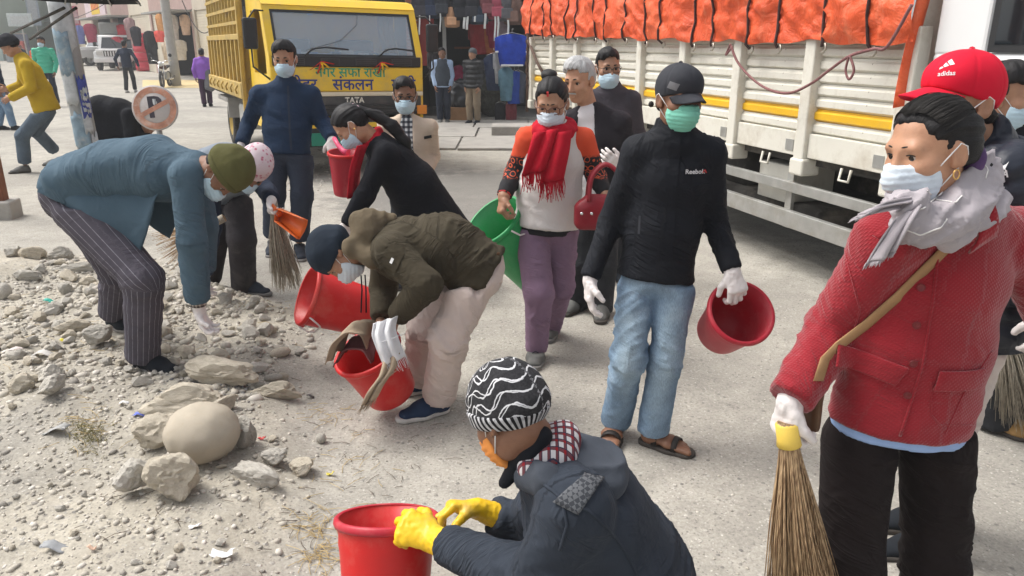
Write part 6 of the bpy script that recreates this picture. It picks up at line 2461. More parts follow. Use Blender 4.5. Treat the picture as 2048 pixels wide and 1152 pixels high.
for i in range(190):
 a0, w_ = rnd.uniform(-1.35,1.35), rnd.uniform(-0.12,0.12)
 pts = []
 for t in np.linspace(0,1,7):
  a_, q_ = a0*(1-0.35*t)+w_*t, 0.066-0.03*abs(a0)-0.165*t
  k_ = 1.0+(0.006+0.03*(i % 9 == 0)*math.sin(3*t))*rnd.uniform(0.6,1.4)
  rr_ = math.sqrt(max(0.05,1-((q_+0.017)/0.108) ** 2))*k_
  pts.append(H.p(0.0845*math.sin(a_)*rr_, q_, 0.036+0.0935*math.cos(a_)*rr_))
 b.tube(pts, 0.0006,3)
tag(b.build('hair_strands', M['brow'], p.root, fix=False), kind='stuff')
M['purple_band'] = cloth('purple hair band', (0.09,0.05,0.13))
f, dsp = ring_wrap(H, H.p(-0.015,-0.095,-0.045), H.F+0.5*H.U, H.U, 0.026,0.026,0.011, n=10)
fobj('hair_band', f, 0.004, M['purple_band'], p.root, dsp)
p.mask(M['mask_white'], res=0.0035, chin=-0.13)
b = MB()
b.tube([H.p(-0.082,0.002+0.009*math.sin(a),-0.052+0.011*math.cos(a)) for a in np.linspace(0,2*math.pi, 14, endpoint=False)],0.0018,6, closed=True)
b.build('earring', M['gold'], p.root)
p.jacket(M['red_quilt'], name='coat', hem=0.075, hw=0.176, hd=0.125, ww=0.168, wd=0.118, tw=0.160, td=0.122, sl=(0.068,0.060,0.053), collar=0.0, amp=0.0025, joint=0.008, big=0.006, res=0.0075)
jo = p.jo
lr, lu = -p.side, unit(p.J['chest']-p.J['pelvis'])
tv = [Vector(np.array(v.co)+origin(jo)) for v in jo.data.vertices]
BV = BVHTree.FromPolygons(tv, [tuple(q.vertices) for q in jo.data.polygons])
def on(px, py, Y=1.5):
 h_ = BV.ray_cast(Vector((0,0, CAMH)), Vector(unit(PX(px, py, Y)-A(0,0, CAMH))),5)
 return np.array(h_[0]) if h_[0] else PX(px, py, Y)
# underlayer, seams, pocket flaps, buttons, collar
j = p.J
f = Fld()
hp = j['pelvis']+0.098*unit(j['pelvis']-j['waist'])
f.add(ecap(hp, j['pelvis'],(0.166,0.116),(0.162,0.112), p.hside))
f.cut(half(hp, unit(hp-j['waist'])),0.004)
fobj('knit_hem', f, 0.008, M['blue_knit'], p.root, lambda P: 0.001*fbm(P*30))
def panel(px, py, w_, h_, tilt, name, m, off, n=6, lift=0.0):
 V_ = [[(x, y, 0) for x in np.linspace(-w_/2, w_/2, n+1)] for y in np.linspace(-h_/2, h_/2, n+1)]
 b_ = MB()
 b_.sheet(V_, True)
 me_ = b_.mesh(name, None)
 r_ = unit(lr+tilt*lu)
 o = lay_mesh(me_, m, jo, on(px, py), r_, np.cross(unit(np.cross(lr, lu)), r_), p.root, name, off)
 sol = o.modifiers.new('thick', 'SOLIDIFY')
 sol.thickness = 0.008
 sol.offset = 0
 bv = o.modifiers.new('round', 'BEVEL')
 bv.width = 0.003
 bv.segments = 2
 return o
for px, py, tl in ((1712,718,-0.22),(1922,760,0.03)):
 panel(px, py, 0.125,0.05, tl, 'pocket_flap', M['red_quilt'],0.007)
for px, py in ((1850,492),(1842,575),(1833,650),(1826,727),(1815,790)):
 b = MB()
 c_ = on(px, py)
 b_ = MB()
 b_.lathe([(0.0001,0.001),(0.005,0.001),(0.0075,0.003),(0.009,0.002),(0.009,0.0)],(0,0,0),(0,0,1),14)
 me_ = b_.mesh('button')
 nrm = np.cross(lr, lu)
 h_ = BV.ray_cast(Vector(c_+nrm*0.3), Vector(-nrm),0.8)
 c_ = np.array(h_[0]) if h_[0] else c_
 nn = np.array(h_[1]) if h_[0] else nrm
 for v in me_.vertices:
  q = orth(nn, lr)
  v.co = Vector(c_+q*v.co.x+np.cross(nn, q)*v.co.y+nn*(v.co.z+0.001)-origin(p.root))
 obj('button', me_, M['red_button'], p.root)
def seam(pts, m, off=0.002, rad=0.0028, name='seam'):
 nrm = np.cross(lr, lu)
 out = []
 for i in range(len(pts)-1):
  for t in np.linspace(0,1,8, endpoint=(i == len(pts)-2)):
   c_ = on(pts[i][0]+(pts[i+1][0]-pts[i][0])*t, pts[i][1]+(pts[i+1][1]-pts[i][1])*t)
   h_ = BV.ray_cast(Vector(A(0,0, CAMH)), Vector(unit(c_-A(0,0, CAMH))),5)
   if h_[0]:
    out.append(np.array(h_[0])+np.array(h_[1])*off)
 b_ = MB()
 b_.tube(out, rad, 6)
 return b_.build(name, m, p.root)
seam([(1876,505),(1866,600),(1845,730),(1800,872)], M['red_quilt'],0.001,0.0035, 'front_edge')
seam([(1985,700),(1925,790),(1890,868)], M['red_quilt'],0.0005,0.002)
seam([(1690,500),(1720,620),(1700,690)], M['red_quilt'],0.0005,0.002)
seam([(1862,756),(1862,830),(1880,850),(1960,850)], M['red_quilt'],0.0005,0.002, 'pocket_seam')
# crossbody strap and bag
nrm = np.cross(lr, lu)
g = []
st = [(2000,385),(1960,428),(1905,480),(1845,540),(1790,595),(1730,648),(1675,690),(1648,716),(1634,760)]
for i, (x, y) in enumerate(st):
 c_ = on(x, y)
 h_ = BV.ray_cast(Vector(A(0,0, CAMH)), Vector(unit(c_-A(0,0, CAMH))),5)
 c_ = np.array(h_[0])+0.006*nrm if h_[0] else PX(x, y, 1.58)
 x2, y2 = st[min(i+1, len(st)-1)]
 x1, y1 = st[max(i-1,0)]
 t = unit(PX(x2, y2,1.5)-PX(x1, y1,1.5))
 wv = np.cross(t, nrm)
 g.append([c_-wv*0.013, c_, c_+wv*0.013])
b = MB()
b.sheet(g, True, 0.003)
tag(b.build('bag_strap', M['tan_strap'], p.root))
f = Fld()
f.add(box(PX(1622,810,1.60),(0.012,0.035,0.062), frame_xy(0.25),0.01))
fobj('shoulder_bag', f, 0.008, M['brown_bag'], p.root, lambda P: 0.002*fbm(P*20))
# coat collar
for sx, pts in ((-1,[(1960,440),(1985,395),(1990,470),(1935,505)]),(1,[(1770,450),(1745,470),(1790,500),(1815,470)])):
 b = MB()
 q = [PX(x, y, 1.53 if sx < 0 else 1.49) for x, y in pts]
 g = [[q[0]*(1-t)*(1-s_)+q[1]*(1-t)*s_+q[3]*t*(1-s_)+q[2]*t*s_-A(0,0.012*math.sin(math.pi*t),0) for s_ in np.linspace(0,1,6)] for t in np.linspace(0,1,6)]
 b.sheet(g, True, 0.006)
 b.build('collar', M['red_quilt'], p.root)
# grey scarf: a thick loose wrap, a hanging end and its ragged fringe
nk = p.J['neck']
f, dsp = ring_wrap(H, nk+A(-0.035,-0.03,0.022), A(0.12,0.12,1), A(-0.65,-0.75,0),0.076,0.090,0.037, tilt=0.03)
for a_, b_, r1, r2 in (((1975,335,1.62),(1905,430,1.52),0.030,0.038),((1900,438,1.51),(1812,434,1.48),0.040,0.030),((1815,452,1.475),(1885,468,1.50),0.026,0.030),((1790,400,1.50),(1835,408,1.48),0.014,0.022)):
 f.add(cap(PX(*a_), PX(*b_), r1, r2),0.025)
def sdisp(P):
 q = P-nk
 c = np.stack([q[:, 0]*9, q[:, 1]*9,(q[:, 2]*1.0-q[:, 0]*0.55)*42],1)
 return 0.016*((1-np.abs(vnoise(c))) ** 3-0.35)+0.009*((1-np.abs(vnoise(c*A(2.0,2.0,1.7)+7))) ** 3-0.3)+0.002*fbm(P*40)
so_ = fobj('scarf', f, 0.006, M['grey_scarf'], p.root, sdisp)
def scarf_end(path, w_, ph, seed):
 o, g = drape('scarf_end', M['grey_scarf'], p.root, path, A(0.8,-0.25,0.55), w_, A(-0.25,-0.95,0.1),0.004,1.7,0.010,16, ph, 5)
 o.parent = so_
 d = unit(path[-1]-path[-2])
 fo = fringe(g[-1], d, M['grey_scarf'], p.root, 0.014,46, A(0,-1,0),0.0011, 'fringe', seed)
 fo.parent = o
scarf_end([PX(1812,408,1.465), PX(1780,412,1.45), PX(1750,418,1.445), PX(1730,428,1.445)],0.045,0.6,4)
scarf_end([PX(1815,425,1.46), PX(1795,455,1.44), PX(1775,490,1.435), PX(1762,516,1.435)],0.058,2.0,5)
sv = [Vector(np.array(v.co)+origin(so_)) for v in so_.data.vertices]
BS = BVHTree.FromPolygons(sv, [tuple(q.vertices) for q in so_.data.polygons])
for ln_ in ([(1900,348),(1885,385),(1850,415),(1810,430)],[(1845,375),(1875,400),(1910,405),(1930,385)],[(1960,315),(1975,340),(1968,365)],[(1800,455),(1840,470),(1880,455),(1900,430)]):
 out = []
 for i in range(len(ln_)-1):
  for t in np.linspace(0,1,6, endpoint=False):
   x, y = ln_[i][0]+(ln_[i+1][0]-ln_[i][0])*t, ln_[i][1]+(ln_[i+1][1]-ln_[i][1])*t
   h_ = BS.ray_cast(Vector(A(0,0, CAMH)), Vector(unit(PX(x, y, 1.5)-A(0,0, CAMH))),5)
   if h_[0]:
    out.append(np.array(h_[0])+np.array(h_[1])*0.001)
 if len(out) > 3:
  b = MB()
  b.tube(smooth_path(out[::2],4),0.0016,5)
  b.build('scarf_stripe', M['scarf_line'], so_)
p.trousers(M['brown_cord'], th=0.088, kn=0.076, hemr=0.082, hw=0.155, hd=0.11, up=0.05, amp=0.004, joint=0.008, k=0.02)
p.glove('R', M['glove_white'], A(-0.12,-0.02,-0.98), A(0.9,0.2,-0.1), A(0.3,-0.9,0.0), curl=(0.9,1.1,0.7), thumb=(0.35,0.6,0.6), cuffl=0.06)
p.glove('L', M['glove_white'], A(0.05,-0.2,-0.95), A(-0.9,0.2,0), A(-0.2,-0.9,0), res=0.0045)
for q in 'LR':
 p.shoe(q, M['shoe_black'], M['sole_dark'])
# ---------------------------------------------------------------- crouching man with the black and white striped beanie
def net_mat():
 m, t, b = nodes('black beanie with white zigzag yarn')
 u, v = attr(t, 'u'), attr(t, 'v')
 base = ramp(t, noise(t, coord(t),160,2),[(0.3,(0.008,0.008,0.010)),(0.7,(0.03,0.03,0.034))])
 tot = None
 for k, (fr, ph, am) in enumerate(((6.0,0.0,0.40),(7.0,3.0,0.36))):
  w_ = math_(t, 'SINE', math_(t, 'ADD', math_(t, 'MULTIPLY', u, fr), ph))
  y = math_(t, 'ADD', math_(t, 'MULTIPLY', v, 31.0), math_(t, 'MULTIPLY', w_, am))
  y = math_(t, 'ADD', y, math_(t, 'MULTIPLY', noise(t, coord(t),16,3),1.1))
  d = math_(t, 'ABSOLUTE', math_(t, 'SUBTRACT', math_(t, 'FRACT', y),0.5))
  tot = d if tot is None else math_(t, 'MINIMUM', tot, d)
 tot = math_(t, 'ADD', tot, math_(t, 'MULTIPLY', math_(t, 'SUBTRACT', noise(t, coord(t),420,2),0.5),0.06))
 f = ramp(t, tot, [(0.035,(1,1,1)),(0.07,(0,0,0))])
 L(t, mixc(t, f, base, (0.62,0.62,0.64,1)), b.inputs['Base Color'])
 b.inputs['Roughness'].default_value = 0.95
 p_ = bump(t, b, f, 0.5,0.003)
 bump(t, b, noise(t, coord(t),350,2),0.7,0.002, p_)
 return m
M['net'] = net_mat()
M['rib_bw'] = stripes('black and white ribbed cuff', (0.012,0.012,0.014),(0.55,0.55,0.57),0.0165,0.24)
M['dark_denim_jk'] = cloth('dark blue grey marl jacket', (0.027,0.034,0.047),0.9,0.25,0.45,300,0.25,0.5)
M['hood_grey'] = cloth('grey blue hood', (0.052,0.060,0.075),0.92,0.2,0.3,300,0.3,0.5)
M['tartan'] = checks('red white black tartan', (0.62,0.60,0.60),(0.16,0.05,0.06),(0.30,0.01,0.015),52.0,0.34,(0,1),(0.03,0.03,0.06))
def chk(name, a, c, scale):
 m, t, b = nodes(name)
 n = N(t, 'TexChecker', Scale=scale)
 n.inputs[1].default_value = c4(a)
 n.inputs[2].default_value = c4(c)
 L(t, coord(t, 'Object', (1,1,1),(0.4,0.5,0.7)), n.inputs['Vector'])
 L(t, n.outputs[0], b.inputs['Base Color'])
 b.inputs['Roughness'].default_value = 0.9
 return m
M['yoke'] = chk('woven check yoke patch', (0.03,0.034,0.042),(0.10,0.105,0.115),110)
M['mask_orange'] = mat('orange mask', (0.72,0.27,0.06),0.85,0.08)
p = Person('crouching man in dark hooded jacket and black-and-white patterned beanie, wearing yellow gloves', dict(
 head=(1016,826,1.60), neck=(1092,915,1.63), sL=(1150,1015,1.44), sR=(1118,965,1.80), eL=(1080,1165,1.44), wL=(872,1080,1.70), eR=(1050,1055,1.94), wR=(962,1018,1.90),
 chest=(1165,1030,1.60), waist=(1240,1150,1.60), pelvis=(1275,1265,1.58), hL=(1260,1270,1.48), hR=(1250,1260,1.68), kL=(1020,1235,1.50), kR=(1000,1180,1.80), aL=(1120,1345,1.55), aR=(1100,1290,1.80), tL=(1000,1345,1.55), tR=(980,1290,1.80)),
 res=0.0075, F=(-0.60,0.50,-0.62), U=(-0.22,0.28,0.93), hk=0.96)
H = p.H
p.body(M['skin_b'], fine=0.0045)
p.mask(M['mask_orange'])
def bat(P):
 q = H.loc(P)
 return {'u': np.arctan2(q[:, 0], q[:, 1]+0.016), 'v': q[:, 2]}
p.beanie(M['net'], M['rib_bw'], low=0.018, back=-0.066, thick=0.013, cuffh=0.042, attrs=bat, res=0.005)
# broad curved back
ex = [(ecap(PX(1165,1000,1.66), PX(1290,1170,1.62),(0.19,0.13),(0.18,0.13), A(0.2,1,0)),0.06)]
p.jacket(M['dark_denim_jk'], hem=0.03, tw=0.185, td=0.135, ww=0.185, wd=0.135, hw=0.18, hd=0.14, sl=(0.082,0.070,0.052), collar=0.0, amp=0.0035, joint=0.010, big=0.007, cuff=0.045, extra=ex)
jo = p.jo
# hood lying behind the neck with its tartan lining, stand collar and yoke patch
f = Fld()
f.add(elp(PX(1150,936,1.60),(0.10,0.13,0.060), frame_xy(0.3)))
f.add(elp(PX(1205,930,1.58),(0.05,0.10,0.035), frame_xy(0.25)),0.05)
f.add(cap(PX(1050,950,1.53), PX(1095,965,1.48),0.030,0.045),0.05)
hd_ = fobj('hood', f, 0.006, M['hood_grey'], p.root, lambda P: 0.014*((1-np.abs(vnoise(P*A(9,9,24)))) ** 3-0.3)+0.004*fbm(P*12))
f = Fld()
f.add(elp(PX(1102,898,1.585),(0.060,0.080,0.050), frame_xy(0.4)))
f.add(cap(PX(1130,872,1.60), PX(1058,935,1.52),0.034,0.026),0.03)
fobj('hood_lining', f, 0.006, M['tartan'], p.root, lambda P: 0.004*(1-2*np.abs(vnoise(P*16))))
f = Fld()
f.add(cap(PX(1052,905,1.545), PX(1010,965,1.55),0.028,0.016))
f.add(cap(PX(1085,872,1.545), PX(1052,905,1.545),0.024,0.028),0.02)
fobj('collar', f, 0.006, M['black_soft'], p.root, lambda P: 0.003*fbm(P*20))
tv = [Vector(np.array(v.co)+origin(jo)) for v in jo.data.vertices]
BJ = BVHTree.FromPolygons(tv, [tuple(q.vertices) for q in jo.data.polygons])
def onj(px, py):
 h_ = BJ.ray_cast(Vector((0,0, CAMH)), Vector(unit(PX(px, py, 1.5)-A(0,0, CAMH))),5)
 return (np.array(h_[0]), np.array(h_[1])) if h_[0] else None
qd = [(1168,928),(1206,935),(1156,1008),(1108,982)]
g = []
for s_ in np.linspace(0,1,9):
 row = []
 for r_ in np.linspace(0,1,9):
  x = (qd[0][0]*(1-r_)+qd[1][0]*r_)*(1-s_)+(qd[3][0]*(1-r_)+qd[2][0]*r_)*s_
  y = (qd[0][1]*(1-r_)+qd[1][1]*r_)*(1-s_)+(qd[3][1]*(1-r_)+qd[2][1]*r_)*s_+22
  h_ = onj(x, y)
  row.append(h_[0]+h_[1]*0.0035 if h_ else PX(x, y, 1.5))
 g.append(row)
b = MB()
b.sheet(g, True, 0.003)
b.build('yoke_patch', M['yoke'], p.root)
def jseam(pts, name='seam', rad=0.004):
 out = []
 for i in range(len(pts)-1):
  for t in np.linspace(0,1,7, endpoint=(i == len(pts)-2)):
   h_ = onj(pts[i][0]+(pts[i+1][0]-pts[i][0])*t, pts[i][1]+(pts[i+1][1]-pts[i][1])*t)
   if h_:
    out.append(h_[0]+h_[1]*0.001)
 if len(out) > 3:
  b_ = MB()
  b_.tube(out, rad, 6)
  b_.build(name, M['dark_denim_jk'], p.root)
jseam([(1030,955),(1075,960),(1110,985),(1125,1000),(1175,1020),(1220,1060),(1255,1110),(1275,1150)])
jseam([(1125,1000),(1135,1050),(1120,1100)])
p.trousers(M['brown_cord'], th=0.10, kn=0.08, hemr=0.07)
for q in 'LR':
 p.shoe(q, M['shoe_black'], M['sole_dark'])
p.glove('L', M['glove_yellow'], A(-0.93,0.25,0.30), A(-0.1,0.75,-0.65), A(0.1,0.75,0.65), curl=(1.0,1.0,0.6), thumb=(0.5,0.8,0.5), hs=1.18, cuffl=0.085, cuffr=0.040)
p.glove('R', M['glove_yellow'], A(-0.93,-0.1,0.2), A(-0.2,-0.6,-0.7), A(0.0,-0.75,0.5), curl=(0.75,0.7,0.4), thumb=(0.4,0.8,0.5), hs=1.1, cuffl=0.075, cuffr=0.036)
# ---------------------------------------------------------------- bent man in the olive jacket
M['olive'] = cloth('olive brown brushed jacket', (0.050,0.041,0.026),0.92,0.22,0.5,350,0.35,0.4)
M['olive_hood'] = cloth('light olive hood', (0.115,0.090,0.058),0.92,0.2,0.4,350,0.35,0.4)
M['pink_trousers'] = cloth('pale pink cotton', (0.60,0.50,0.455),0.9,0.06,0.4,420,0.1,0.3)
M['navy_beanie'] = cloth('navy jersey beanie', (0.014,0.022,0.035),0.9,0.2,0.2,300,0.3)
p = Person('bent man in olive hooded jacket, navy beanie and pale pink trousers', dict(
 head=(674,508,3.22), neck=(742,488,3.25), sL=(782,505,3.08), sR=(772,490,3.42), eL=(852,570,2.98), wL=(792,634,3.08), eR=(768,575,3.48), wR=(762,640,3.34),
 chest=(800,498,3.25), waist=(885,492,3.25), pelvis=(950,535,3.25), hL=(950,552,3.17), hR=(944,548,3.33), kL=(896,680,3.10), aL=(876,805,3.20), kR=(852,662,3.34), aR=(834,768,3.42), tL=(820,830,3.13), tR=(780,785,3.38)),
 res=0.009, F=(-0.10,-0.20,-0.95), U=(-0.88,0.0,0.25), hk=1.0, ground=0.0)
p.hand('L', A(-0.35,-0.05,-0.9), A(-0.75,0.5,0.2), A(-0.4,-0.8,0.2), curl=(0.7,0.9,0.6), thumb=(0.4,0.7,0.5))
p.hand('R', A(-0.2,-0.1,-0.95), A(0,-0.6,0), A(0.5,-0.6,0), curl=(0.8,0.9,0.6))
p.body(M['skin_a'], fine=0.0045)
p.eyes()
p.hair(M['hair_black'], 'short', nape=-0.06)
p.mask(M['mask_white'])
p.beanie(M['navy_beanie'], low=0.024, back=-0.06, thick=0.013, tall=0.006)
p.jacket(M['olive'], hem=0.06, tw=0.165, td=0.135, ww=0.165, wd=0.140, hw=0.168, hd=0.140, sl=(0.074,0.066,0.048), collar=0.0, amp=0.005, joint=0.012, big=0.008, cuff=0.01)
f = Fld()
f.add(elp(PX(735,462,3.22),(0.075,0.105,0.085), frame_xy(0.1)))
f.add(cap(PX(705,495,3.13), PX(745,520,3.10),0.042,0.045),0.04)
f.add(cap(PX(715,440,3.2), PX(780,440,3.25),0.035,0.03),0.05)
fobj('hood', f, 0.008, M['olive_hood'], p.root, lambda P: 0.008*(1-2*np.abs(vnoise(P*A(24,9,12))))+0.003*fbm(P*20))
for dx in (0,8):
 b = MB()
 b.tube([PX(722+dx, 550,3.06), PX(724+dx, 580,3.06), PX(722+dx*1.3,625,3.06)],0.0032,6)
 b.build('drawstring', M['black_soft'], p.root)
lay = poly_mesh([[(x-0.035,-0.045),(x+0.0,-0.045),(x+0.0,0.045),(x-0.035,0.045)] for x in (0,0.035)])
me_ = MB().sheet([[(x, y, 0) for x in np.linspace(-0.035,0.035,5)] for y in np.linspace(-0.05,0.05,5)]).mesh('sleeve_pocket')
lay_mesh(me_, M['olive'], p.jo, PX(787,515,3.0), A(0.85,-0.1,-0.4), A(0.3,0,0.85), p.root, 'sleeve_pocket', 0.006)
lay_mesh(poly_mesh([[(-0.006,-0.012),(0.006,-0.012),(0.006,0.012),(-0.006,0.012)]]), M['print_white'], p.jo, PX(786,519,3.0), A(0.85,-0.1,-0.4), A(0.3,0,0.85), p.root, 'pocket_tag', 0.010)
p.trousers(M['pink_trousers'], th=0.102, kn=0.082, hemr=0.076, hw=0.155, hd=0.135, up=0.09, short=0.03, amp=0.005, joint=0.013, k=0.04)
b = MB()
b.lathe([(0.0001,0.002),(0.006,0.002),(0.009,0.0)], PX(997,508,3.16), A(0.3,-0.95,0.1),12)
b.build('rivet', M['brown_bag'], p.root)
for q in 'LR':
 p.shoe(q, M['shoe_navy'], M['sole_white'], L_=0.27, high=0.045)
# ---------------------------------------------------------------- bent man in the blue blazer
M['blazer'] = cloth('slate blue suiting', (0.068,0.112,0.150),0.85,0.12,0.4,700,0.1,0.2)
M['pinstripe'] = stripes('grey purple pinstripe', (0.082,0.074,0.092),(0.26,0.25,0.28),0.0225,0.05)
M['olive_knit'] = cloth('olive knit beanie', (0.085,0.082,0.030),0.95,0.2,0.2,220,0.4,0.6)
M['check_cuff'] = checks('brown check shirt', (0.05,0.03,0.03),(0.25,0.22,0.19),(0.55,0.5,0.45),60.0,0.4,(0,2))
p = Person('bent man in slate blue blazer, pinstriped trousers and olive beanie', dict(
 head=(448,345,3.58), neck=(398,335,3.66), sR=(372,352,3.50), sL=(380,335,3.86), eR=(384,480,3.44), wR=(396,600,3.48), eL=(410,450,3.9), wL=(408,540,3.92),
 chest=(335,345,3.68), waist=(225,342,3.72), pelvis=(150,385,3.76), hR=(160,420,3.66), hL=(165,415,3.88), kR=(288,560,3.50), aR=(286,720,3.60), kL=(236,545,3.98), aL=(228,630,4.12), tR=(380,760,3.50), tL=(262,640,4.05)),
 res=0.0095, F=(0.10,-0.30,-0.93), U=(0.80,-0.1,0.05), hk=1.04, ground=0.03)
p.body(M['skin_b'], fine=0.0045)
p.eyes()
p.mask(M['mask_blue'])
p.hair(M['hair_black'], 'short', nape=-0.06)
p.beanie(M['olive_knit'], M['olive_knit'], low=0.03, back=-0.05, thick=0.014, tall=0.012, cuffh=0.03)
ex = [(ecap(PX(300,300,3.70), PX(150,345,3.76),(0.17,0.07),(0.19,0.09), A(0,1,0)),0.06)]
p.jacket(M['blazer'], name='blazer', hem=0.0, tw=0.175, td=0.135, ww=0.175, wd=0.135, hw=0.19, hd=0.15, sl=(0.074,0.066,0.060), collar=0.03, cr=0.07, amp=0.004, joint=0.009, big=0.008, extra=ex, hemn=A(-0.50,0,-0.86))
# the open front hangs down on both sides
for sg, dy in ((-1,-0.20),(1,0.20)):
 g = []
 for i in range(15):
  t = i/14
  x = 348-232*t
  y1 = 400+95*(348-x)/30 if x > 318 else 495-(318-x)*0.62
  row = []
  for k in range(13):
   s_ = k/12
   row.append(PX(x+6*math.sin(5*s_+4*t)*s_, 342+(max(y1,346)-342)*s_, 3.70+0.06*t)+A(0, dy*(1-0.75*(1-s_) ** 3-0.12*s_)+sg*0.014*math.sin(11*t+2*s_)*s_, 0))
  g.append(row)
 b = MB()
 b.sheet(g, True, 0.006)
 b.build('blazer_front', M['blazer'], p.root)
f = p.trousers(M['pinstripe'], th=0.125, kn=0.092, hemr=0.082, hw=0.175, hd=0.155, up=0.10, short=0.02, amp=0.004, joint=0.010, k=0.06)
f = Fld()
w_, e_ = p.J['wR'], p.J['eR']
f.add(cap(w_+0.03*unit(e_-w_), w_-0.03*unit(e_-w_),0.042,0.038))
f.cut(half(w_-0.03*unit(e_-w_), unit(w_-e_)),0.003)
fobj('shirt_cuff', f, 0.005, M['check_cuff'], p.root)
p.J['wR'] = w_+0.055*unit(w_-e_)
p.glove('R', M['glove_white'], A(0.30,-0.1,-0.95), A(0.6,0.4,0.2), A(-0.2,-0.9,0.1), curl=(0.45,0.8,0.5), thumb=(0.35,0.7,0.4), cuffl=0.02, hs=1.02)
p.glove('L', M['glove_white'], A(0.1,-0.1,-0.95), A(0.3,-0.6,0.2), A(0.6,-0.6,0.1), curl=(0.4,0.6,0.4))
p.shoe('R', M['shoe_black'], M['sole_grey'], ground=0.045, L_=0.30, high=0.06, wdt=0.05)
M['swoosh'] = plain('dull copper swoosh', (0.17,0.13,0.10),0.6)
lay_mesh(poly_mesh([[(-0.045,0.006),(-0.038,-0.006),(-0.02,-0.014),(0.0,-0.011),(0.045,0.012),(0.002,-0.003),(-0.02,-0.006),(-0.034,-0.002)]]), M['swoosh'], p.lastshoe, PX(310,742,3.5), A(0.96,-0.2,0.05), A(0,0,1), p.root, 'shoe_emblem', 0.002)
p.shoe('L', M['shoe_black'], M['sole_grey'], ground=0.075, L_=0.27)
# ---------------------------------------------------------------- woman in the white vest with the red scarf
M['white_knit'] = mat('off white ribbed knit', (0.66,0.62,0.59),0.92,0.06,8,160,0.002,0.5, fold=0.35, sheen=0.2)
M['lilac'] = cloth('lilac trousers', (0.21,0.135,0.20),0.9,0.12,0.4,420,0.3)
M['red_scarf'] = cloth('red wool scarf', (0.42,0.008,0.022),0.95,0.14,0.35,420,0.3,0.5)
M['orange_knit'] = cloth('orange red knit', (0.62,0.075,0.025),0.9,0.1,0.2)
M['sock'] = cloth('white sock', (0.6,0.6,0.6))
def sleeve_mat():
 m, t, b = nodes('black knit with orange scrolls')
 v = coord(t)
 vo = N(t, 'TexVoronoi', feature='F1', Scale=26.0, Randomness=0.7)
 L(t, v, vo.inputs['Vector'])
 d = vo.outputs['Distance']
 rg = math_(t, 'FRACT', math_(t, 'MULTIPLY', math_(t, 'ADD', d, math_(t, 'MULTIPLY', noise(t, v, 30,1),0.3)),2.6))
 f = ramp(t, rg, [(0.28,(0,0,0)),(0.33,(1,1,1)),(0.55,(1,1,1)),(0.6,(0,0,0))])
 up = ramp(t, attr(t, 'zz'),[(0.0,(0,0,0)),(0.05,(1,1,1))])
 orange = ramp(t, attr(t, 'zz'),[(0.55,(0,0,0)),(0.62,(1,1,1))])
 c = mixc(t, math_(t, 'MULTIPLY', f, up),(0.010,0.010,0.013,1),(0.62,0.10,0.035,1))
 c = mixc(t, orange, c, (0.66,0.075,0.025,1))
 L(t, c, b.inputs['Base Color'])
 b.inputs['Roughness'].default_value = 0.9
 bump(t, b, noise(t, v, 300,2),0.4,0.002)
 return m
M['scroll'] = sleeve_mat()
Y0 = 3.92
p = Person('woman in white knit vest, red scarf and lilac trousers, dragging a green bucket', dict(
 head=(1103,205, Y0-0.04), neck=(1108,262, Y0), sR=(1057,278, Y0), sL=(1166,280, Y0+0.02), eR=(1030,345, Y0+0.06), wR=(1008,392, Y0-0.08), eL=(1192,352, Y0+0.05), wL=(1212,392, Y0-0.12),
 pelvis=(1093,440, Y0+0.03), hR=(1062,470, Y0), hL=(1122,470, Y0+0.05), kR=(1078,585, Y0-0.10), kL=(1118,575, Y0+0.08), aR=(1073,700, Y0-0.08), aL=(1100,660, Y0+0.30), tR=(1066,740, Y0-0.30), tL=(1092,690, Y0+0.1)),
 res=0.010, F=(-0.22,-0.90,-0.32), hk=1.0)
H = p.H
p.body(M['skin_a'], fine=0.0048)
p.eyes(browt=0.7)
p.hair(M['hair_black'], 'back', lift=0.002, front=0.06)
f = Fld()
f.add(H.e((0.02,-0.07,0.115),(0.042,0.042,0.028)))
def bunat2(P):
 q = H.loc(P)-A(0.02,-0.07,0.115)
 return {'hu': np.arctan2(q[:, 1], q[:, 0])*9, 'hv': q[:, 2]*40}
fobj('hair_bun', f, 0.007, M['hair_black'], p.root, lambda P: 0.005*fbm(P*40), bunat2)
b = MB()
b.box(H.p(0,0.083,0.078),(0.0045,0.003,0.012), H.M)
b.build('vermilion_mark', M['print_red'], p.root)
b = MB()
b.lathe([(0.0001,0.002),(0.004,0.001),(0.005,-0.001)], H.p(0,0.091,0.026), H.F, 10)
b.build('forehead_dot', M['brow'], p.root)
p.mask(M['mask_white'])
M['frame_brown'] = plain('brown glasses frame', (0.10,0.03,0.02),0.3)
p.glasses(M['frame_brown'])
def slat(P):
 s_ = (p.J['sL']+p.J['sR'])/2
 return {'zz': np.clip((P[:, 2]-(s_[2]-0.20))/0.20,0,1)}
under = p.jacket(M['scroll'], name='jumper', hem=0.065, tw=0.150, td=0.112, ww=0.148, wd=0.115, hw=0.165, hd=0.13, sl=(0.058,0.050,0.038), collar=0.0, attrs=slat)
vest = p.jacket(M['white_knit'], name='vest', hem=0.03, tw=0.163, td=0.128, ww=0.163, wd=0.130, hw=0.180, hd=0.145, sl=(0.05,0.05,0.05), sleeves=False, collar=0.0, amp=0.004, big=0.006,
     cutf=[cap(p.J['sL']+p.side*-0.068+A(0,0,0.10), p.J['sL']-p.side*0.068-A(0,0,0.12),0.05), cap(p.J['sR']+p.side*0.068+A(0,0,0.10), p.J['sR']+p.side*0.068-A(0,0,0.12),0.05)])
f, dsp = ring_wrap(H, p.J['neck']+A(0,-0.01,0.015), A(0,0.15,1), A(-0.1,-1,0),0.082,0.085,0.034, tilt=0.03)
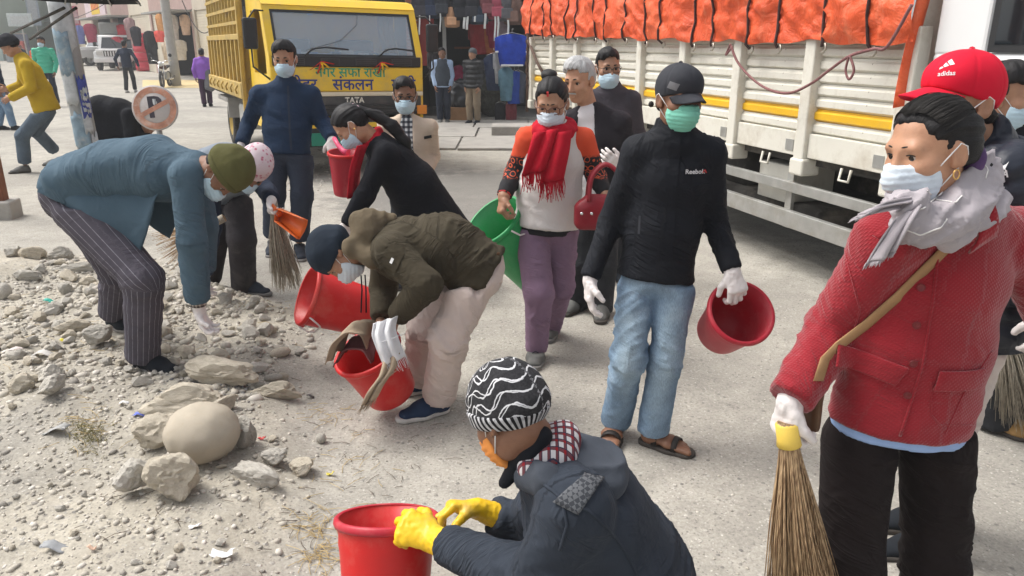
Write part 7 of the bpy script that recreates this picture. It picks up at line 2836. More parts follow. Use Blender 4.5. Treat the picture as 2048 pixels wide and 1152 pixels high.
so_ = fobj('scarf', f, 0.008, M['red_scarf'], p.root, dsp)
for path, w_, ph, sd in (([(1092,262,3.76),(1080,300,3.735),(1066,345,3.73)],0.115,0.4,11),([(1118,265,3.76),(1115,305,3.735),(1104,362,3.73)],0.125,2.2,12)):
 o, g = drape('scarf_end', M['red_scarf'], p.root, [PX(*q) for q in path], A(0.97,0.0,0.2), w_, A(0,-1,0.1),0.008,1.4,0.012,14, ph)
 o.parent = so_
 fo = fringe(g[-1], A(0.1,-0.05,-1), M['red_scarf'], p.root, 0.095,30, A(0,-1,0),0.0022, 'fringe', sd)
 fo.parent = o
p.trousers(M['lilac'], th=0.095, kn=0.076, hemr=0.060, hw=0.155, hd=0.125, short=0.0, amp=0.004, joint=0.008)
M['bangle'] = plain('red bangle', (0.5,0.02,0.02),0.4)
p.glove('R', M['skin_a'], A(-0.2,-0.3,-0.9), A(0.2,0.8,0), A(0.3,-0.9,0), curl=(0.9,0.9,0.6), cuffl=0.0)
p.glove('L', M['skin_a'], A(0.6,-0.4,-0.7), A(0.2,0.8,0), A(-0.3,-0.9,0), curl=(0.9,0.9,0.6), cuffl=0.0)
w_, e_ = p.J['wR'], p.J['eR']
for k in range(2):
 b = MB()
 c_ = w_+unit(e_-w_)*(0.006+0.016*k)
 ax = unit(e_-w_)
 u_ = orth(ax, A(1,0,0))
 b.tube([c_+0.034*(math.cos(a)*u_+math.sin(a)*np.cross(ax, u_)) for a in np.linspace(0,2*math.pi, 16, endpoint=False)],0.005,6, closed=True)
 b.build('bangle', M['bangle'], p.root)
for q in 'LR':
 a_ = p.J['a'+q]
 f = Fld()
 f.add(cap(a_+A(0,0,0.03), a_+A(0,-0.01,-0.05),0.042,0.044))
 fobj('sock', f, 0.008, M['sock'], p.root)
p.shoe('R', M['shoe_grey'], M['sole_grey'], L_=0.23, high=0.02)
p.shoe('L', M['shoe_grey'], M['sole_grey'], L_=0.23, high=0.02, ground=0.0)
# ---------------------------------------------------------------- grey haired man behind her
M['dark_jacket'] = cloth('dark plum grey jacket', (0.022,0.019,0.024),0.85,0.2,0.3,500,0.2)
M['white_shirt'] = mat('white dotted shirt', (0.66,0.63,0.64),0.85,0.05,9,90,0.002,0.3, fold=0.3)
M['grey_trousers'] = cloth('charcoal trousers', (0.030,0.032,0.037),0.9,0.2,0.35,400,0.25, dirt=((0.20,0.19,0.17),0.25))
Y0 = 4.62
p = Person('grey-haired man in dark open jacket and white shirt behind the woman with the scarf', dict(
 head=(1158,160, Y0), neck=(1178,222, Y0+0.03), sR=(1138,246, Y0+0.02), sL=(1240,246, Y0), eR=(1132,330, Y0+0.08), wR=(1150,390, Y0-0.05), eL=(1262,322, Y0+0.05), wL=(1236,332, Y0-0.17),
 pelvis=(1188,405, Y0+0.02), hR=(1165,430, Y0+0.02), hL=(1210,430, Y0), kR=(1160,525, Y0-0.03), kL=(1208,530, Y0-0.05), aR=(1155,612, Y0+0.06), aL=(1202,622, Y0-0.05), tR=(1122,635, Y0-0.15), tL=(1202,655, Y0-0.3)),
 res=0.011, F=(-0.55,-0.80,-0.22), hk=1.04)
H = p.H
p.body(M['skin_c'], fine=0.0048)
p.eyes(browt=0.9)
p.hair(M['hair_grey'], 'short', lift=0.004, nape=-0.07)
b = MB()
b.tube([H.p(-0.028,0.092,-0.054), H.p(0,0.101,-0.049), H.p(0.028,0.092,-0.054)],[0.003,0.0055,0.003],6)
b.build('moustache', M['hair_grey'], p.root)
p.jacket(M['white_shirt'], name='shirt', sleeves=False, hem=0.0, tw=0.150, td=0.112, ww=0.148, wd=0.112, hw=0.15, hd=0.115, collar=0.03, cr=0.062)
fr = unit(A(-0.35,-0.93,0))
p.jacket(M['dark_jacket'], hem=0.08, tw=0.168, td=0.126, ww=0.166, wd=0.126, hw=0.175, hd=0.135, sl=(0.066,0.056,0.046), collar=0.02, cr=0.072,
 cutf=[ecap(p.J['neck']+fr*0.16+A(0,0,0.06), p.J['pelvis']+fr*0.17-A(0,0,0.2),(0.055,0.14),(0.075,0.14), np.cross(fr, A(0,0,1)))])
p.trousers(M['grey_trousers'], th=0.092, kn=0.080, hemr=0.076, short=0.0)
p.glove('L', M['glove_white'], A(-0.6,-0.6,0.45), A(-0.6,0.6,0.3), A(0.3,-0.3,0.9), curl=(0.5,0.7,0.5))
p.glove('R', M['glove_white'], A(0,-0.2,-0.95), A(0.9,0.2,0), A(0.2,-0.9,0), res=0.0055)
p.shoe('R', M['shoe_grey'], M['sole_dark'])
p.shoe('L', M['shoe_grey'], M['sole_dark'])
# ---------------------------------------------------------------- man with glasses behind the grey haired man
M['plum'] = cloth('plum grey jacket', (0.055,0.048,0.058),0.85,0.15,0.3,500,0.2)
Y0 = 5.3
p = Person('man with black-framed glasses and blue mask behind the grey-haired man', dict(
 head=(1216,135, Y0), neck=(1222,182, Y0+0.02), sR=(1184,202, Y0), sL=(1262,202, Y0), eR=(1180,270, Y0+0.05), wR=(1190,320, Y0-0.1), eL=(1275,270, Y0+0.05), wL=(1268,325, Y0-0.1),
 pelvis=(1225,335, Y0), kR=(1208,445, Y0), kL=(1242,445, Y0), aR=(1206,535, Y0), aL=(1244,535, Y0), tR=(1200,560, Y0-0.2), tL=(1250,560, Y0-0.2)),
 res=0.014, F=(0.15,-0.97,-0.10), hk=1.02)
p.body(M['skin_a'], fine=0.005)
p.eyes()
p.hair(M['hair_black'], 'short', nape=-0.06)
p.mask(M['mask_blue'], low=-0.012)
M['frame_black'] = plain('black glasses frame', (0.012,0.012,0.012),0.3)
p.glasses(M['frame_black'])
p.jacket(M['plum'], hem=0.08, collar=0.055, cr=0.072)
p.trousers(M['grey_trousers'])
for q in 'LR':
 p.glove(q, M['glove_white'], A(0,-0.2,-1), A(0,1,0), A(0.5,-0.5,0), res=0.006)
 p.shoe(q, M['shoe_black'], M['sole_dark'], res=0.012)
# ---------------------------------------------------------------- standing man in navy
M['navy'] = cloth('navy softshell', (0.012,0.030,0.068),0.8,0.15,0.35,500,0.2)
M['navy_trousers'] = cloth('dark blue trousers', (0.034,0.044,0.068),0.9,0.15,0.35,420,0.2)
Y0 = 6.0
p = Person('standing man in navy zip jacket and blue mask, in front of the yellow truck', dict(
 head=(569,117, Y0), neck=(572,168, Y0+0.02), sR=(520,190, Y0+0.02), sL=(622,190, Y0+0.02), eR=(498,245, Y0+0.10), wR=(482,288, Y0-0.05), eL=(644,243, Y0+0.08), wL=(664,278, Y0-0.12),
 pelvis=(574,292, Y0), hR=(552,308, Y0), hL=(600,308, Y0), kR=(548,390, Y0-0.08), kL=(604,392, Y0-0.05), aR=(545,470, Y0+0.10), aL=(598,482, Y0-0.03), tR=(535,495, Y0-0.2), tL=(606,508, Y0-0.4)),
 res=0.012, F=(0.06,-0.97,-0.22), hk=1.06)
p.body(M['skin_a'], fine=0.0055)
p.eyes()
p.hair(M['hair_black'], 'short', lift=0.005, nape=-0.06)
p.mask(M['mask_blue'])
p.jacket(M['navy'], hem=0.06, tw=0.185, td=0.13, ww=0.178, wd=0.13, hw=0.18, hd=0.135, sl=(0.072,0.06,0.05), collar=0.06, cr=0.075, amp=0.004, joint=0.009)
zp = poly_mesh([[(-0.008, y0),(0.008, y0),(0.008, y0+0.03),(-0.008, y0+0.03)] for y0 in np.arange(-0.26,0.2,0.03)])
lay_mesh(zp, M['navy_trousers'], p.jo, PX(575,232, Y0-0.15), A(1,0,0), A(0,0,1), p.root, 'zip', 0.004)
p.trousers(M['navy_trousers'], th=0.105, kn=0.085, hemr=0.078, hw=0.17, hd=0.13, short=0.01, joint=0.010)
p.glove('R', M['glove_white'], A(-0.05,-0.2,-1), A(0.9,0.3,0), A(0.1,-1,-0.1), hs=1.1)
p.glove('L', M['glove_white'], A(0.15,-0.45,-0.85), A(-0.3,0.8,-0.3), A(-0.8,-0.3,0), curl=(0.8,1.0,0.6), hs=1.1)
M['shoe_slate'] = cloth('slate trainers', (0.035,0.042,0.055),0.85)
for q in 'LR':
 p.shoe(q, M['shoe_slate'], M['sole_grey'], L_=0.28)
# ---------------------------------------------------------------- man in the beige blazer
M['beige'] = cloth('beige blazer', (0.52,0.42,0.33),0.9,0.08,0.3,500,0.15)
M['bw_check'] = checks('black and white check shirt', (0.62,0.62,0.62),(0.10,0.11,0.13),(0.02,0.02,0.03),26.0,0.5,(0,2))
Y0 = 6.0
p = Person('man in beige blazer and black-and-white checked shirt with blue mask', dict(
 head=(810,190, Y0), neck=(814,240, Y0+0.02), sR=(772,256, Y0), sL=(858,256, Y0), eR=(764,310, Y0+0.05), wR=(780,345, Y0-0.1), eL=(866,312, Y0+0.08), wL=(852,345, Y0-0.10),
 pelvis=(816,350, Y0), kR=(800,428, Y0), kL=(834,428, Y0), aR=(798,491, Y0), aL=(838,491, Y0), tR=(795,505, Y0-0.2), tL=(842,505, Y0-0.2)),
 res=0.013, F=(0.12,-0.96,-0.16), hk=1.10)
p.body(M['skin_b'], fine=0.0055)
p.eyes()
p.hair(M['hair_black'], 'short', nape=-0.06, front=0.078)
p.mask(M['mask_blue'])
p.glasses(M['frame_black'])
p.jacket(M['bw_check'], name='shirt', sleeves=False, hem=0.0, tw=0.15, td=0.112, ww=0.148, wd=0.112, hw=0.15, hd=0.115, collar=0.02, cr=0.062)
fr = A(0.05,-1,0)
p.jacket(M['beige'], name='blazer', hem=0.10, tw=0.168, td=0.126, ww=0.166, wd=0.126, hw=0.175, hd=0.135, sl=(0.066,0.058,0.05), collar=0.015, cr=0.075,
 cutf=[ecap(p.J['neck']+fr*0.17+A(0,0,0.04), p.J['pelvis']+fr*0.17-A(0,0,0.2),(0.05,0.14),(0.07,0.14), A(1,0,0))])
lay_mesh(poly_mesh([[(-0.03,-0.01),(0.03,-0.004),(0.03,0.018),(-0.03,0.012)]]), M['frame_black'], None, hit(p.jo, 856,275)[0], A(1,0,0.1), A(0,0,1), p.root, 'pocket_tab', 0.008)
p.trousers(M['grey_trousers'])
p.glove('R', M['skin_b'], A(0.3,-0.3,-0.8), A(0.9,0.2,0), A(0,-0.9,0), res=0.006, cuffl=0.0)
p.glove('L', M['skin_b'], A(-0.5,-0.5,-0.6), A(-0.4,0.6,0), A(0,-0.5,0.8), res=0.006, cuffl=0.0)
for q in 'LR':
 p.shoe(q, M['shoe_black'], M['sole_dark'], res=0.012)
# ---------------------------------------------------------------- bent woman in the black coat
M['black_coat'] = cloth('black wool coat', (0.004,0.005,0.009),0.9,0.3,0.35,350,0.05)
Y0 = 5.05
p = Person('bent woman in long black coat with red collar and black ponytail', dict(
 head=(700,252, Y0-0.05), neck=(752,283, Y0), sL=(772,308, Y0-0.16), sR=(762,300, Y0+0.16), eL=(730,390, Y0-0.20), wL=(695,450, Y0-0.22), eR=(735,385, Y0+0.2), wR=(700,440, Y0+0.1),
 chest=(785,325, Y0), waist=(825,370, Y0+0.02), pelvis=(845,410, Y0+0.05), hL=(840,425, Y0-0.02), hR=(840,420, Y0+0.12), kL=(830,500, Y0), kR=(825,495, Y0+0.15), aL=(840,572, Y0+0.05), aR=(835,560, Y0+0.2), tL=(790,590, Y0), tR=(790,580, Y0+0.2)),
 res=0.012, F=(-0.62,-0.18,-0.76), U=(-0.55,0,0.75), hk=1.08)
H = p.H
p.body(M['skin_c'], fine=0.0055)
p.eyes(browt=0.7)
p.hair(M['hair_black'], 'back', lift=0.004)
p.mask(M['mask_blue'])
M['scrunchie'] = mat('pink white scrunchie', (0.62,0.45,0.50),0.9,0.3,60)
f, dsp = ring_wrap(H, H.p(0,-0.105,0.045),-H.F+0.4*H.U, H.U, 0.022,0.022,0.013, n=9)
fobj('scrunchie', f, 0.007, M['scrunchie'], p.root, dsp)
f = Fld()
pt = [H.p(0,-0.10,0.045), PX(755,232, Y0-0.02), PX(785,252, Y0-0.03), PX(812,285, Y0-0.03), PX(822,312, Y0-0.04)]
rr = [0.028,0.036,0.04,0.032,0.01]
for i in range(4):
 f.add(cap(pt[i], pt[i+1], rr[i], rr[i+1]),0.02)
def ptat(P):
 d_ = unit(pt[3]-pt[1])
 q = P-pt[1]
 n_ = np.cross(d_, A(0,1,0))
 return {'hu': (q @ n_)*150+q[:, 1]*90, 'hv': (q @ d_)*8}
fobj('ponytail', f, 0.007, M['hair_black'], p.root, lambda P: 0.005*vnoise(P*A(14,60,60)), ptat)
b = MB()
b.lathe([(0.0001,0.005),(0.006,0.003),(0.007,0)], H.p(-0.084,-0.006,-0.035),-H.R, 10)
b.build('earring', M['gold'], p.root)
p.jacket(M['black_coat'], name='coat', hem=0.30, tw=0.185, td=0.145, ww=0.20, wd=0.17, hw=0.27, hd=0.25, sl=(0.072,0.064,0.056), collar=0.0, big=0.008, hemtilt=(0.0,0,-0.6))
f, dsp = ring_wrap(H, p.J['neck']+A(-0.02,0,0.015), unit(H.p(0,-0.03,-0.05)-p.J['neck']), A(-1,0,-0.3),0.066,0.066,0.026, n=10)
so_ = fobj('scarf', f, 0.008, M['red_scarf'], p.root, dsp)
o, g = drape('scarf_end', M['red_scarf'], p.root, [PX(722,290, Y0-0.15), PX(708,340, Y0-0.17), PX(703,395, Y0-0.16)], A(0.4,0.9,0),0.08, A(-0.9,-0.3,0),0.008)
o.parent = so_
p.trousers(M['black_coat'])
p.glove('L', M['glove_white'], A(-0.2,-0.1,-0.95), A(0,0.9,0), A(-0.8,-0.4,0), res=0.0055)
p.glove('R', M['glove_white'], A(-0.2,-0.1,-0.95), A(0,-0.9,0), A(-0.8,0.4,0), res=0.0055)
for q in 'LR':
 p.shoe(q, M['shoe_black'], M['sole_dark'], res=0.012)
# ---------------------------------------------------------------- bent man with the flowered cap
M['slate_jacket'] = cloth('blue grey jacket', (0.20,0.23,0.27),0.85,0.12,0.3,500,0.15)
M['navy_sleeve'] = cloth('dark navy pullover', (0.018,0.026,0.048),0.85,0.12,0.3,500,0.15)
M['trs_brown'] = cloth('dusty dark trousers', (0.042,0.038,0.042),0.9,0.15,0.3,400,0.2, dirt=((0.2,0.18,0.16),0.4))
def floral():
 m, t, b = nodes('pink flowered topi cloth')
 vo = N(t, 'TexVoronoi', feature='F1', Scale=42.0, Randomness=1.0)
 v = coord(t)
 L(t, v, vo.inputs['Vector'])
 f = ramp(t, math_(t, 'ADD', vo.outputs['Distance'], math_(t, 'MULTIPLY', noise(t, v, 90,2),0.35)),[(0.35,(0.42,0.10,0.17)),(0.5,(0.55,0.33,0.38)),(0.62,(0.62,0.52,0.55))])
 L(t, f, b.inputs['Base Color'])
 b.inputs['Roughness'].default_value = 0.9
 return m
M['floral'] = floral()
p = Person('bent man in pink flowered cap and dark jacket, sweeping with a broom and orange dustpan', dict(
 head=(503,338,4.42), neck=(462,335,4.58), sR=(420,345,4.62), sL=(508,352,4.74), eR=(425,455,4.52), wR=(411,548,4.55), eL=(536,385,4.62), wL=(543,398,4.42),
 chest=(455,330,4.72), waist=(440,335,4.90), pelvis=(448,372,5.05), hR=(430,385,5.05), hL=(474,388,5.02), kR=(430,475,4.92), kL=(484,478,4.88), aR=(418,556,5.05), aL=(488,575,4.98), tR=(400,570,4.9), tL=(548,592,4.90)),
 res=0.012, F=(0.15,-0.55,-0.80), U=(0.62,-0.55,0.35), hk=1.06)
H = p.H
p.body(M['skin_b'], fine=0.0055)
p.eyes()
p.hair(M['hair_grey'], 'short', nape=-0.06)
p.mask(M['mask_blue'])
f = Fld()
f.add(H.e((0,-0.014,0.045),(0.090,0.110,0.095)))
f.add(H.e((0,-0.014,0.10),(0.075,0.095,0.045)),0.04)
f.cut(H.cond(lambda r, q, u: 0.03+0.1*q-u),0.006)
fobj('topi_cap', f, 0.006, M['floral'], p.root, lambda P: 0.004*fbm(P*18))
p.jacket(M['navy_sleeve'], hem=0.05, tw=0.165, td=0.12, ww=0.16, wd=0.12, hw=0.165, hd=0.125, sl=(0.064,0.054,0.046), collar=0.03)
p.jacket(M['slate_jacket'], name='waistcoat', sleeves=False, hem=0.06, tw=0.172, td=0.128, ww=0.168, wd=0.128, hw=0.172, hd=0.132, collar=0.0,
 cutf=[cap(p.J['sL']-p.side*0.03-0.1*p.side, p.J['sL']-p.side*0.03,0.075), cap(p.J['sR']+p.side*0.13, p.J['sR']+p.side*0.03,0.075)])
p.trousers(M['trs_brown'], th=0.098, kn=0.088, hemr=0.085, short=0.0)
p.glove('L', M['glove_white'], A(0.1,-0.35,-0.9), A(0.3,0.8,0), A(-0.3,-0.8,0.1), curl=(1.0,1.1,0.7))
p.glove('R', M['glove_white'], A(-0.05,-0.1,-1), A(0.9,0,0), A(0.1,-1,0), curl=(0.5,0.6,0.4))
p.shoe('L', M['shoe_slate'], M['sole_grey'], L_=0.29, ground=0.01)
p.shoe('R', M['shoe_slate'], M['sole_grey'], L_=0.28, ground=0.02)
# ---------------------------------------------------------------- man in the red cap and the masked man beyond him
M['cap_red'] = cloth('bright red cap cotton', (0.62,0.006,0.030),0.8,0.06,0.08,500,0.15,0.2)
M['puffer'] = mat('navy black puffer nylon', (0.014,0.018,0.030),0.5,0.15,6,60,0.003,0.2, fold=0.5)
M['pale_trousers'] = cloth('cream trousers', (0.58,0.50,0.46))
M['boot_tan'] = mat('tan suede boot', (0.30,0.18,0.07),0.9,0.2,20,160,0.002,0.4)
Y0 = 2.15
p = Person('man in bright red baseball cap and dark puffer jacket beside the woman in red', dict(
 head=(1916,203, Y0), neck=(1965,305, Y0+0.04), sL=(2005,352, Y0-0.14), sR=(1995,350, Y0+0.22), eL=(2075,500, Y0-0.18), wL=(2100,620, Y0-0.2), eR=(2030,500, Y0+0.3), wR=(2000,600, Y0+0.25),
 pelvis=(1975,600, Y0+0.05), hL=(1965,640, Y0-0.03), hR=(1960,640, Y0+0.13), kL=(1905,830, Y0-0.05), kR=(1895,815, Y0+0.12), aL=(1880,1025, Y0), aR=(1870,985, Y0+0.15), tL=(1740,1050, Y0), tR=(1740,1010, Y0+0.15)),
 res=0.0095, F=(-0.96,-0.25,0.02), hk=1.05)
H = p.H
p.body(M['skin_a'], fine=0.0042)
p.eyes()
p.hair(M['hair_black'], 'short', nape=-0.055)
p.mask(M['mask_blue'])
p.cap_hat(M['cap_red'], brim=0.088, droop=0.40, back=-0.022, low=0.034, res=0.0045)
bars = [[(-0.021,-0.001),(-0.010,-0.001),(-0.0125,0.0045),(-0.0195,0.0035)],[(-0.0075,-0.001),(0.0035,-0.001),(-0.002,0.0125),(-0.010,0.0055)],[(0.006,-0.001),(0.017,-0.001),(0.0115,0.0205),(0.0015,0.0145)]]
for py, kind in ((128,0),(147,1)):
 c_, n_ = hit(p.hat, 1893, py)
 rt = orth(n_, A(1,-0.15,-0.06))
 up_ = np.cross(n_, rt)
 if kind == 0:
  lay_mesh(poly_mesh([[(x+0.002, y-0.008) for x, y in q] for q in bars]), M['print_white'], p.hat, c_, rt, up_, p.root, 'cap_emblem', 0.0015)
 else:
  project_text('adidas', 0.0175, M['print_white'], p.hat, c_, rt, up_, p.root, 'lettering', off=0.0015, bold=0.0003)
p.jacket(M['puffer'], hem=0.10, tw=0.19, td=0.145, ww=0.19, wd=0.15, hw=0.19, hd=0.15, sl=(0.085,0.075,0.06), collar=0.075, cr=0.08, puff=(0.085,0.012), res=0.0095)
vp = PX(2004,350, Y0-0.25)
nr = A(0.1,-1,0.1)
project_text('PUMA', 0.024, M['print_white'], p.jo, vp, A(1,0.1,-0.05), A(0,0,1), p.root, 'lettering', off=0.003, bold=0.0008)
lay_mesh(poly_mesh([[(-0.018,0.000),(-0.010,0.004),(0.004,0.004),(0.012,0.010),(0.018,0.017),(0.014,0.009),(0.010,0.0),(0.013,-0.008),(0.006,-0.003),(-0.004,-0.001)]]), M['print_white'], p.jo, PX(2016,339, Y0-0.25), A(1,0.1,-0.05), A(0,0,1), p.root, 'chest_emblem', 0.003)
p.trousers(M['pale_trousers'], th=0.09, kn=0.07, hemr=0.07)
for q in 'LR':
 p.glove(q, M['glove_white'], A(0,-0.1,-1), A(0,1,0), A(-1,0,0), res=0.006)
 p.shoe(q, M['shoe_black'], M['sole_dark'], res=0.012)
Y0 = 3.02
p = Person('masked man with short black hair at the right edge, wearing grey trousers and tan boots', dict(
 head=(2004,192, Y0), neck=(2004,265, Y0+0.04), sL=(2060,300, Y0), sR=(1965,300, Y0+0.05), eL=(2085,420, Y0), wL=(2078,520, Y0-0.15), eR=(1960,420, Y0+0.1), wR=(1975,520, Y0),
 pelvis=(2015,535, Y0), hL=(2040,570, Y0), hR=(1990,570, Y0+0.02), kL=(2040,710, Y0-0.05), kR=(1992,700, Y0), aL=(2075,838, Y0-0.02), aR=(1990,845, Y0+0.02), tL=(2160,860, Y0-0.1), tR=(2060,880, Y0-0.08)),
 res=0.011, F=(0.85,-0.50,-0.08), hk=1.02)
p.body(M['skin_a'], fine=0.0048)
p.eyes()
p.hair(M['hair_black'], 'short', nape=-0.06)
p.mask(M['mask_blue'])
p.jacket(M['black_soft'], hem=0.08, collar=0.06, cr=0.075)
p.trousers(M['grey_trousers'], th=0.085, kn=0.08, hemr=0.085, short=0.0)
for q in 'LR':
 p.glove(q, M['glove_white'], A(0,-0.1,-1), A(0,1,0), A(1,0,0), res=0.006, curl=(0.9,0.9,0.6))
 p.shoe(q, M['boot_tan'], M['sole_dark'], L_=0.29, high=0.09, wdt=0.052)
# ---------------------------------------------------------------- people farther off
def figure(label, x, ytop, yfoot, Y, F=(0,-1,0), top=None, bot=None, hairm='hair_black', skinm='skin_b', mask=None, lean=(0,0), stride=0.1, spread=0.16, arm=0.0, res=0.02, hat=None, puff=None, vest=None, shoe='shoe_black', hood=None, wide=1.0, ground=None, armout=0.05):
 """an upright walker: pixel column x, head top and foot rows, Y metres away"""
 gz = gh(float(PX(x, yfoot, Y)[0]), Y) if ground is None else ground
 ft = PX(x, yfoot, Y)
 tp = PX(x, ytop, Y)
 hgt = tp[2]-ft[2]
 k = hgt/1.70
 Fv = unit(A(*F))
 Rv = np.cross(Fv, A(0,0,1))
 b_ = A(ft[0], ft[1], gz)
 def q(r, f, u):
  return b_+(r*Rv+f*Fv+A(0,0, u))*k
 lx, ly = lean
 J = dict(head=q(lx, ly+0.02,1.585), neck=q(lx, ly-0.01,1.42), sR=q(0.175*wide+lx, ly, 1.37), sL=q(-0.175*wide+lx, ly, 1.37), eR=q(0.175+armout+0.04,-0.04-arm*0.3,1.10), eL=q(-0.175-armout-0.04,-0.04+arm*0.3,1.10),
             wR=q(0.175+armout*1.5,0.06-arm, 0.86), wL=q(-0.175-armout*1.5,0.06+arm, 0.86), pelvis=q(0,0,0.90), kR=q(0.09,0.03+stride*0.6,0.48), kL=q(-0.09,0.03-stride*0.4,0.48), aR=q(spread*0.5, stride, 0.09), aL=q(-spread*0.5,-stride, 0.09), tR=q(spread*0.6, stride+0.2,0), tL=q(-spread*0.6,-stride+0.2,0))
 p = Person(label, J, res=res, F=tuple(Fv*A(1,1,1)+A(0,0,-0.05)), hk=k*1.04, ground=gz)
 for s_ in 'LR':
  p.hand(s_, A(0,0,-1)+0.1*Fv, -Rv if s_ == 'R' else Rv, Fv)
 p.body(M[skinm], fine=max(0.007, res*0.5))
 p.hair(M[hairm], 'short', nape=-0.06, res=max(0.008, res*0.55))
 if mask:
  p.mask(M[mask], res=max(0.006, res*0.4), loops=False)
 p.jacket(top, tw=0.165*wide, ww=0.16*wide, hw=0.165*wide, hem=0.07, puff=puff, collar=0.05)
 if vest is not None:
  p.jacket(vest, name='vest', sleeves=False, tw=0.172*wide, td=0.125, ww=0.168*wide, wd=0.122, hw=0.173*wide, hd=0.134, hem=0.05, collar=0.0,
                 cutf=[cap(p.J['sL'], p.J['sL']-A(0,0,0.05),0.06), cap(p.J['sR'], p.J['sR']-A(0,0,0.05),0.06)])
 p.trousers(bot, th=0.09, kn=0.075, hemr=0.07, short=0.0)
 if hat is not None:
  p.beanie(hat, low=0.035, back=-0.04, res=max(0.008, res*0.5))
 for s_ in 'LR':
  p.shoe(s_, M[shoe], M['sole_dark'], res=max(0.012, res*0.6))
 return p
M['blue_shirt'] = cloth('light blue shirt', (0.36,0.47,0.66))
M['grey_vest'] = cloth('charcoal knit vest', (0.050,0.062,0.080))
M['khaki'] = cloth('khaki trousers', (0.23,0.18,0.125))
M['black_puff'] = mat('black puffer nylon', (0.012,0.013,0.016),0.5,0.2,6, fold=0.4)
M['grey_beanie'] = cloth('grey knit beanie', (0.10,0.11,0.12))
M['green_puff'] = mat('mint green puffer', (0.055,0.42,0.27),0.5,0.1,6, fold=0.3)
M['dark_blue'] = cloth('dark blue trousers far', (0.020,0.026,0.042))
M['orange_shirt'] = cloth('orange shirt', (0.75,0.14,0.05))
M['purple'] = cloth('purple jacket', (0.26,0.11,0.48))
M['plum_trs'] = cloth('dark plum trousers', (0.045,0.02,0.045))
M['shawl'] = cloth('grey shawl', (0.14,0.14,0.15))
figure('shopkeeper in light blue shirt and dark knit vest with hands in his pockets', 888,96,246,16.9,(0.05,-1,0), M['blue_shirt'], M['dark_blue'], vest=M['grey_vest'], stride=0.03, res=0.016, shoe='shoe_grey', armout=0.0, ground=0.0)
figure('man in black puffer jacket, grey beanie and khaki trousers by the shop', 948,98,249,16.7,(-0.45,-0.9,0), M['black_puff'], M['khaki'], skinm='skin_a', hat=M['grey_beanie'], puff=(0.10,0.015), stride=0.04, res=0.016, wide=1.1, armout=0.0, ground=0.0)
figure('man in green puffer jacket and blue mask walking on the street', 105,66,206,21.5,(0.15,-1,0), M['green_puff'], M['dark_blue'], mask='mask_blue', puff=(0.09,0.014), stride=0.10, res=0.02, wide=1.15, arm=0.1)
figure('man in dark jacket seen from behind walking towards the white pickup', 262,80,184,28.0,(0.05,1,0), M['navy_sleeve'], M['grey_trousers'], stride=0.14, res=0.026, wide=1.1, armout=0.16, arm=0.08, shoe='sole_white')
pf = figure('woman in purple jacket with a grey shawl beside the yellow truck', 415,94,210,21.5,(-0.3,0.95,0), M['purple'], M['plum_trs'], stride=0.08, res=0.022)
f = Fld()
c_ = pf.J['pelvis']
f.add(ecap(c_+A(0.12,-0.02,0.10), c_+A(0.16,-0.02,-0.28),(0.10,0.09),(0.17,0.12), A(1,0,0)))
fobj('shawl', f, 0.022, M['shawl'], pf.root, lambda P: 0.02*vnoise(P*12))
figure('far pedestrian in orange shirt on the left of the street', 71,60,116,42.0,(0.2,-1,0), M['orange_shirt'], M['khaki'], res=0.032, wide=1.1)
figure('pedestrian in dark top and blue jeans behind the man in yellow', 8,68,232,15.5,(0.9,0.3,0), M['navy_sleeve'], M['jeans'], res=0.022, stride=0.16)
for i, (x, yt_, yf, Y, top, bot, lb) in enumerate(((46,66,120,44.0, 'navy_sleeve', 'dark_blue', 'far pedestrian in dark clothes near the left edge'),(86,66,112,50.0, 'grey_vest', 'khaki', 'far pedestrian in grey left of the man in green'),(140,68,116,47.0, 'red_scarf', 'dark_blue', 'far pedestrian in red beside the poster pole'),(128,64,108,56.0, 'black_puff', 'grey_trousers', 'far pedestrian in black right of the man in green'))):
 figure(lb, x, yt_, yf, Y, (0.3-0.2*i, -1,0), M[top], M[bot], res=0.036, stride=0.1+0.03*i)
# the stooping man in the yellow jacket
M['yellow_jk'] = cloth('mustard yellow jacket', (0.42,0.28,0.014),0.85,0.1,0.3,400,0.15)
M['jeans_grey'] = cloth('grey blue jeans', (0.085,0.115,0.15),0.9,0.25,0.4)
M['cap_black'] = cloth('black head wrap', (0.014,0.015,0.02))
Y0 = 10.2
p = Person('stooping man in mustard yellow jacket, blue jeans and black headwear at the left', dict(
 head=(18,92, Y0-0.05), neck=(40,112, Y0), sL=(52,130, Y0-0.2), sR=(46,126, Y0+0.2), eL=(62,175, Y0-0.28), wL=(22,196, Y0-0.22), eR=(45,170, Y0+0.2), wR=(16,180, Y0+0.1),
 chest=(60,145, Y0), waist=(78,180, Y0), pelvis=(92,214, Y0), hL=(88,222, Y0-0.09), hR=(95,222, Y0+0.09), kL=(44,272, Y0-0.08), kR=(72,262, Y0+0.15), aL=(50,328, Y0+0.0), aR=(108,300, Y0+0.6), tL=(22,335, Y0-0.1), tR=(80,315, Y0+0.6)),
 res=0.016, F=(-0.8,-0.1,-0.55), U=(-0.3,0,0.9), hk=1.05)
p.hand('L', A(-0.8,-0.1,-0.3), A(0,0.8,-0.3), A(0,0.2,1), curl=(0.3,0.4,0.3))
p.hand('R', A(-0.9,-0.1,0.1), A(0,-0.8,-0.3), A(0,0.2,1), curl=(0.3,0.4,0.3))
p.body(M['skin_a'], fine=0.007)
p.hair(M['hair_black'], 'short', nape=-0.06)
p.beanie(M['cap_black'], low=0.04, back=-0.05, thick=0.025)
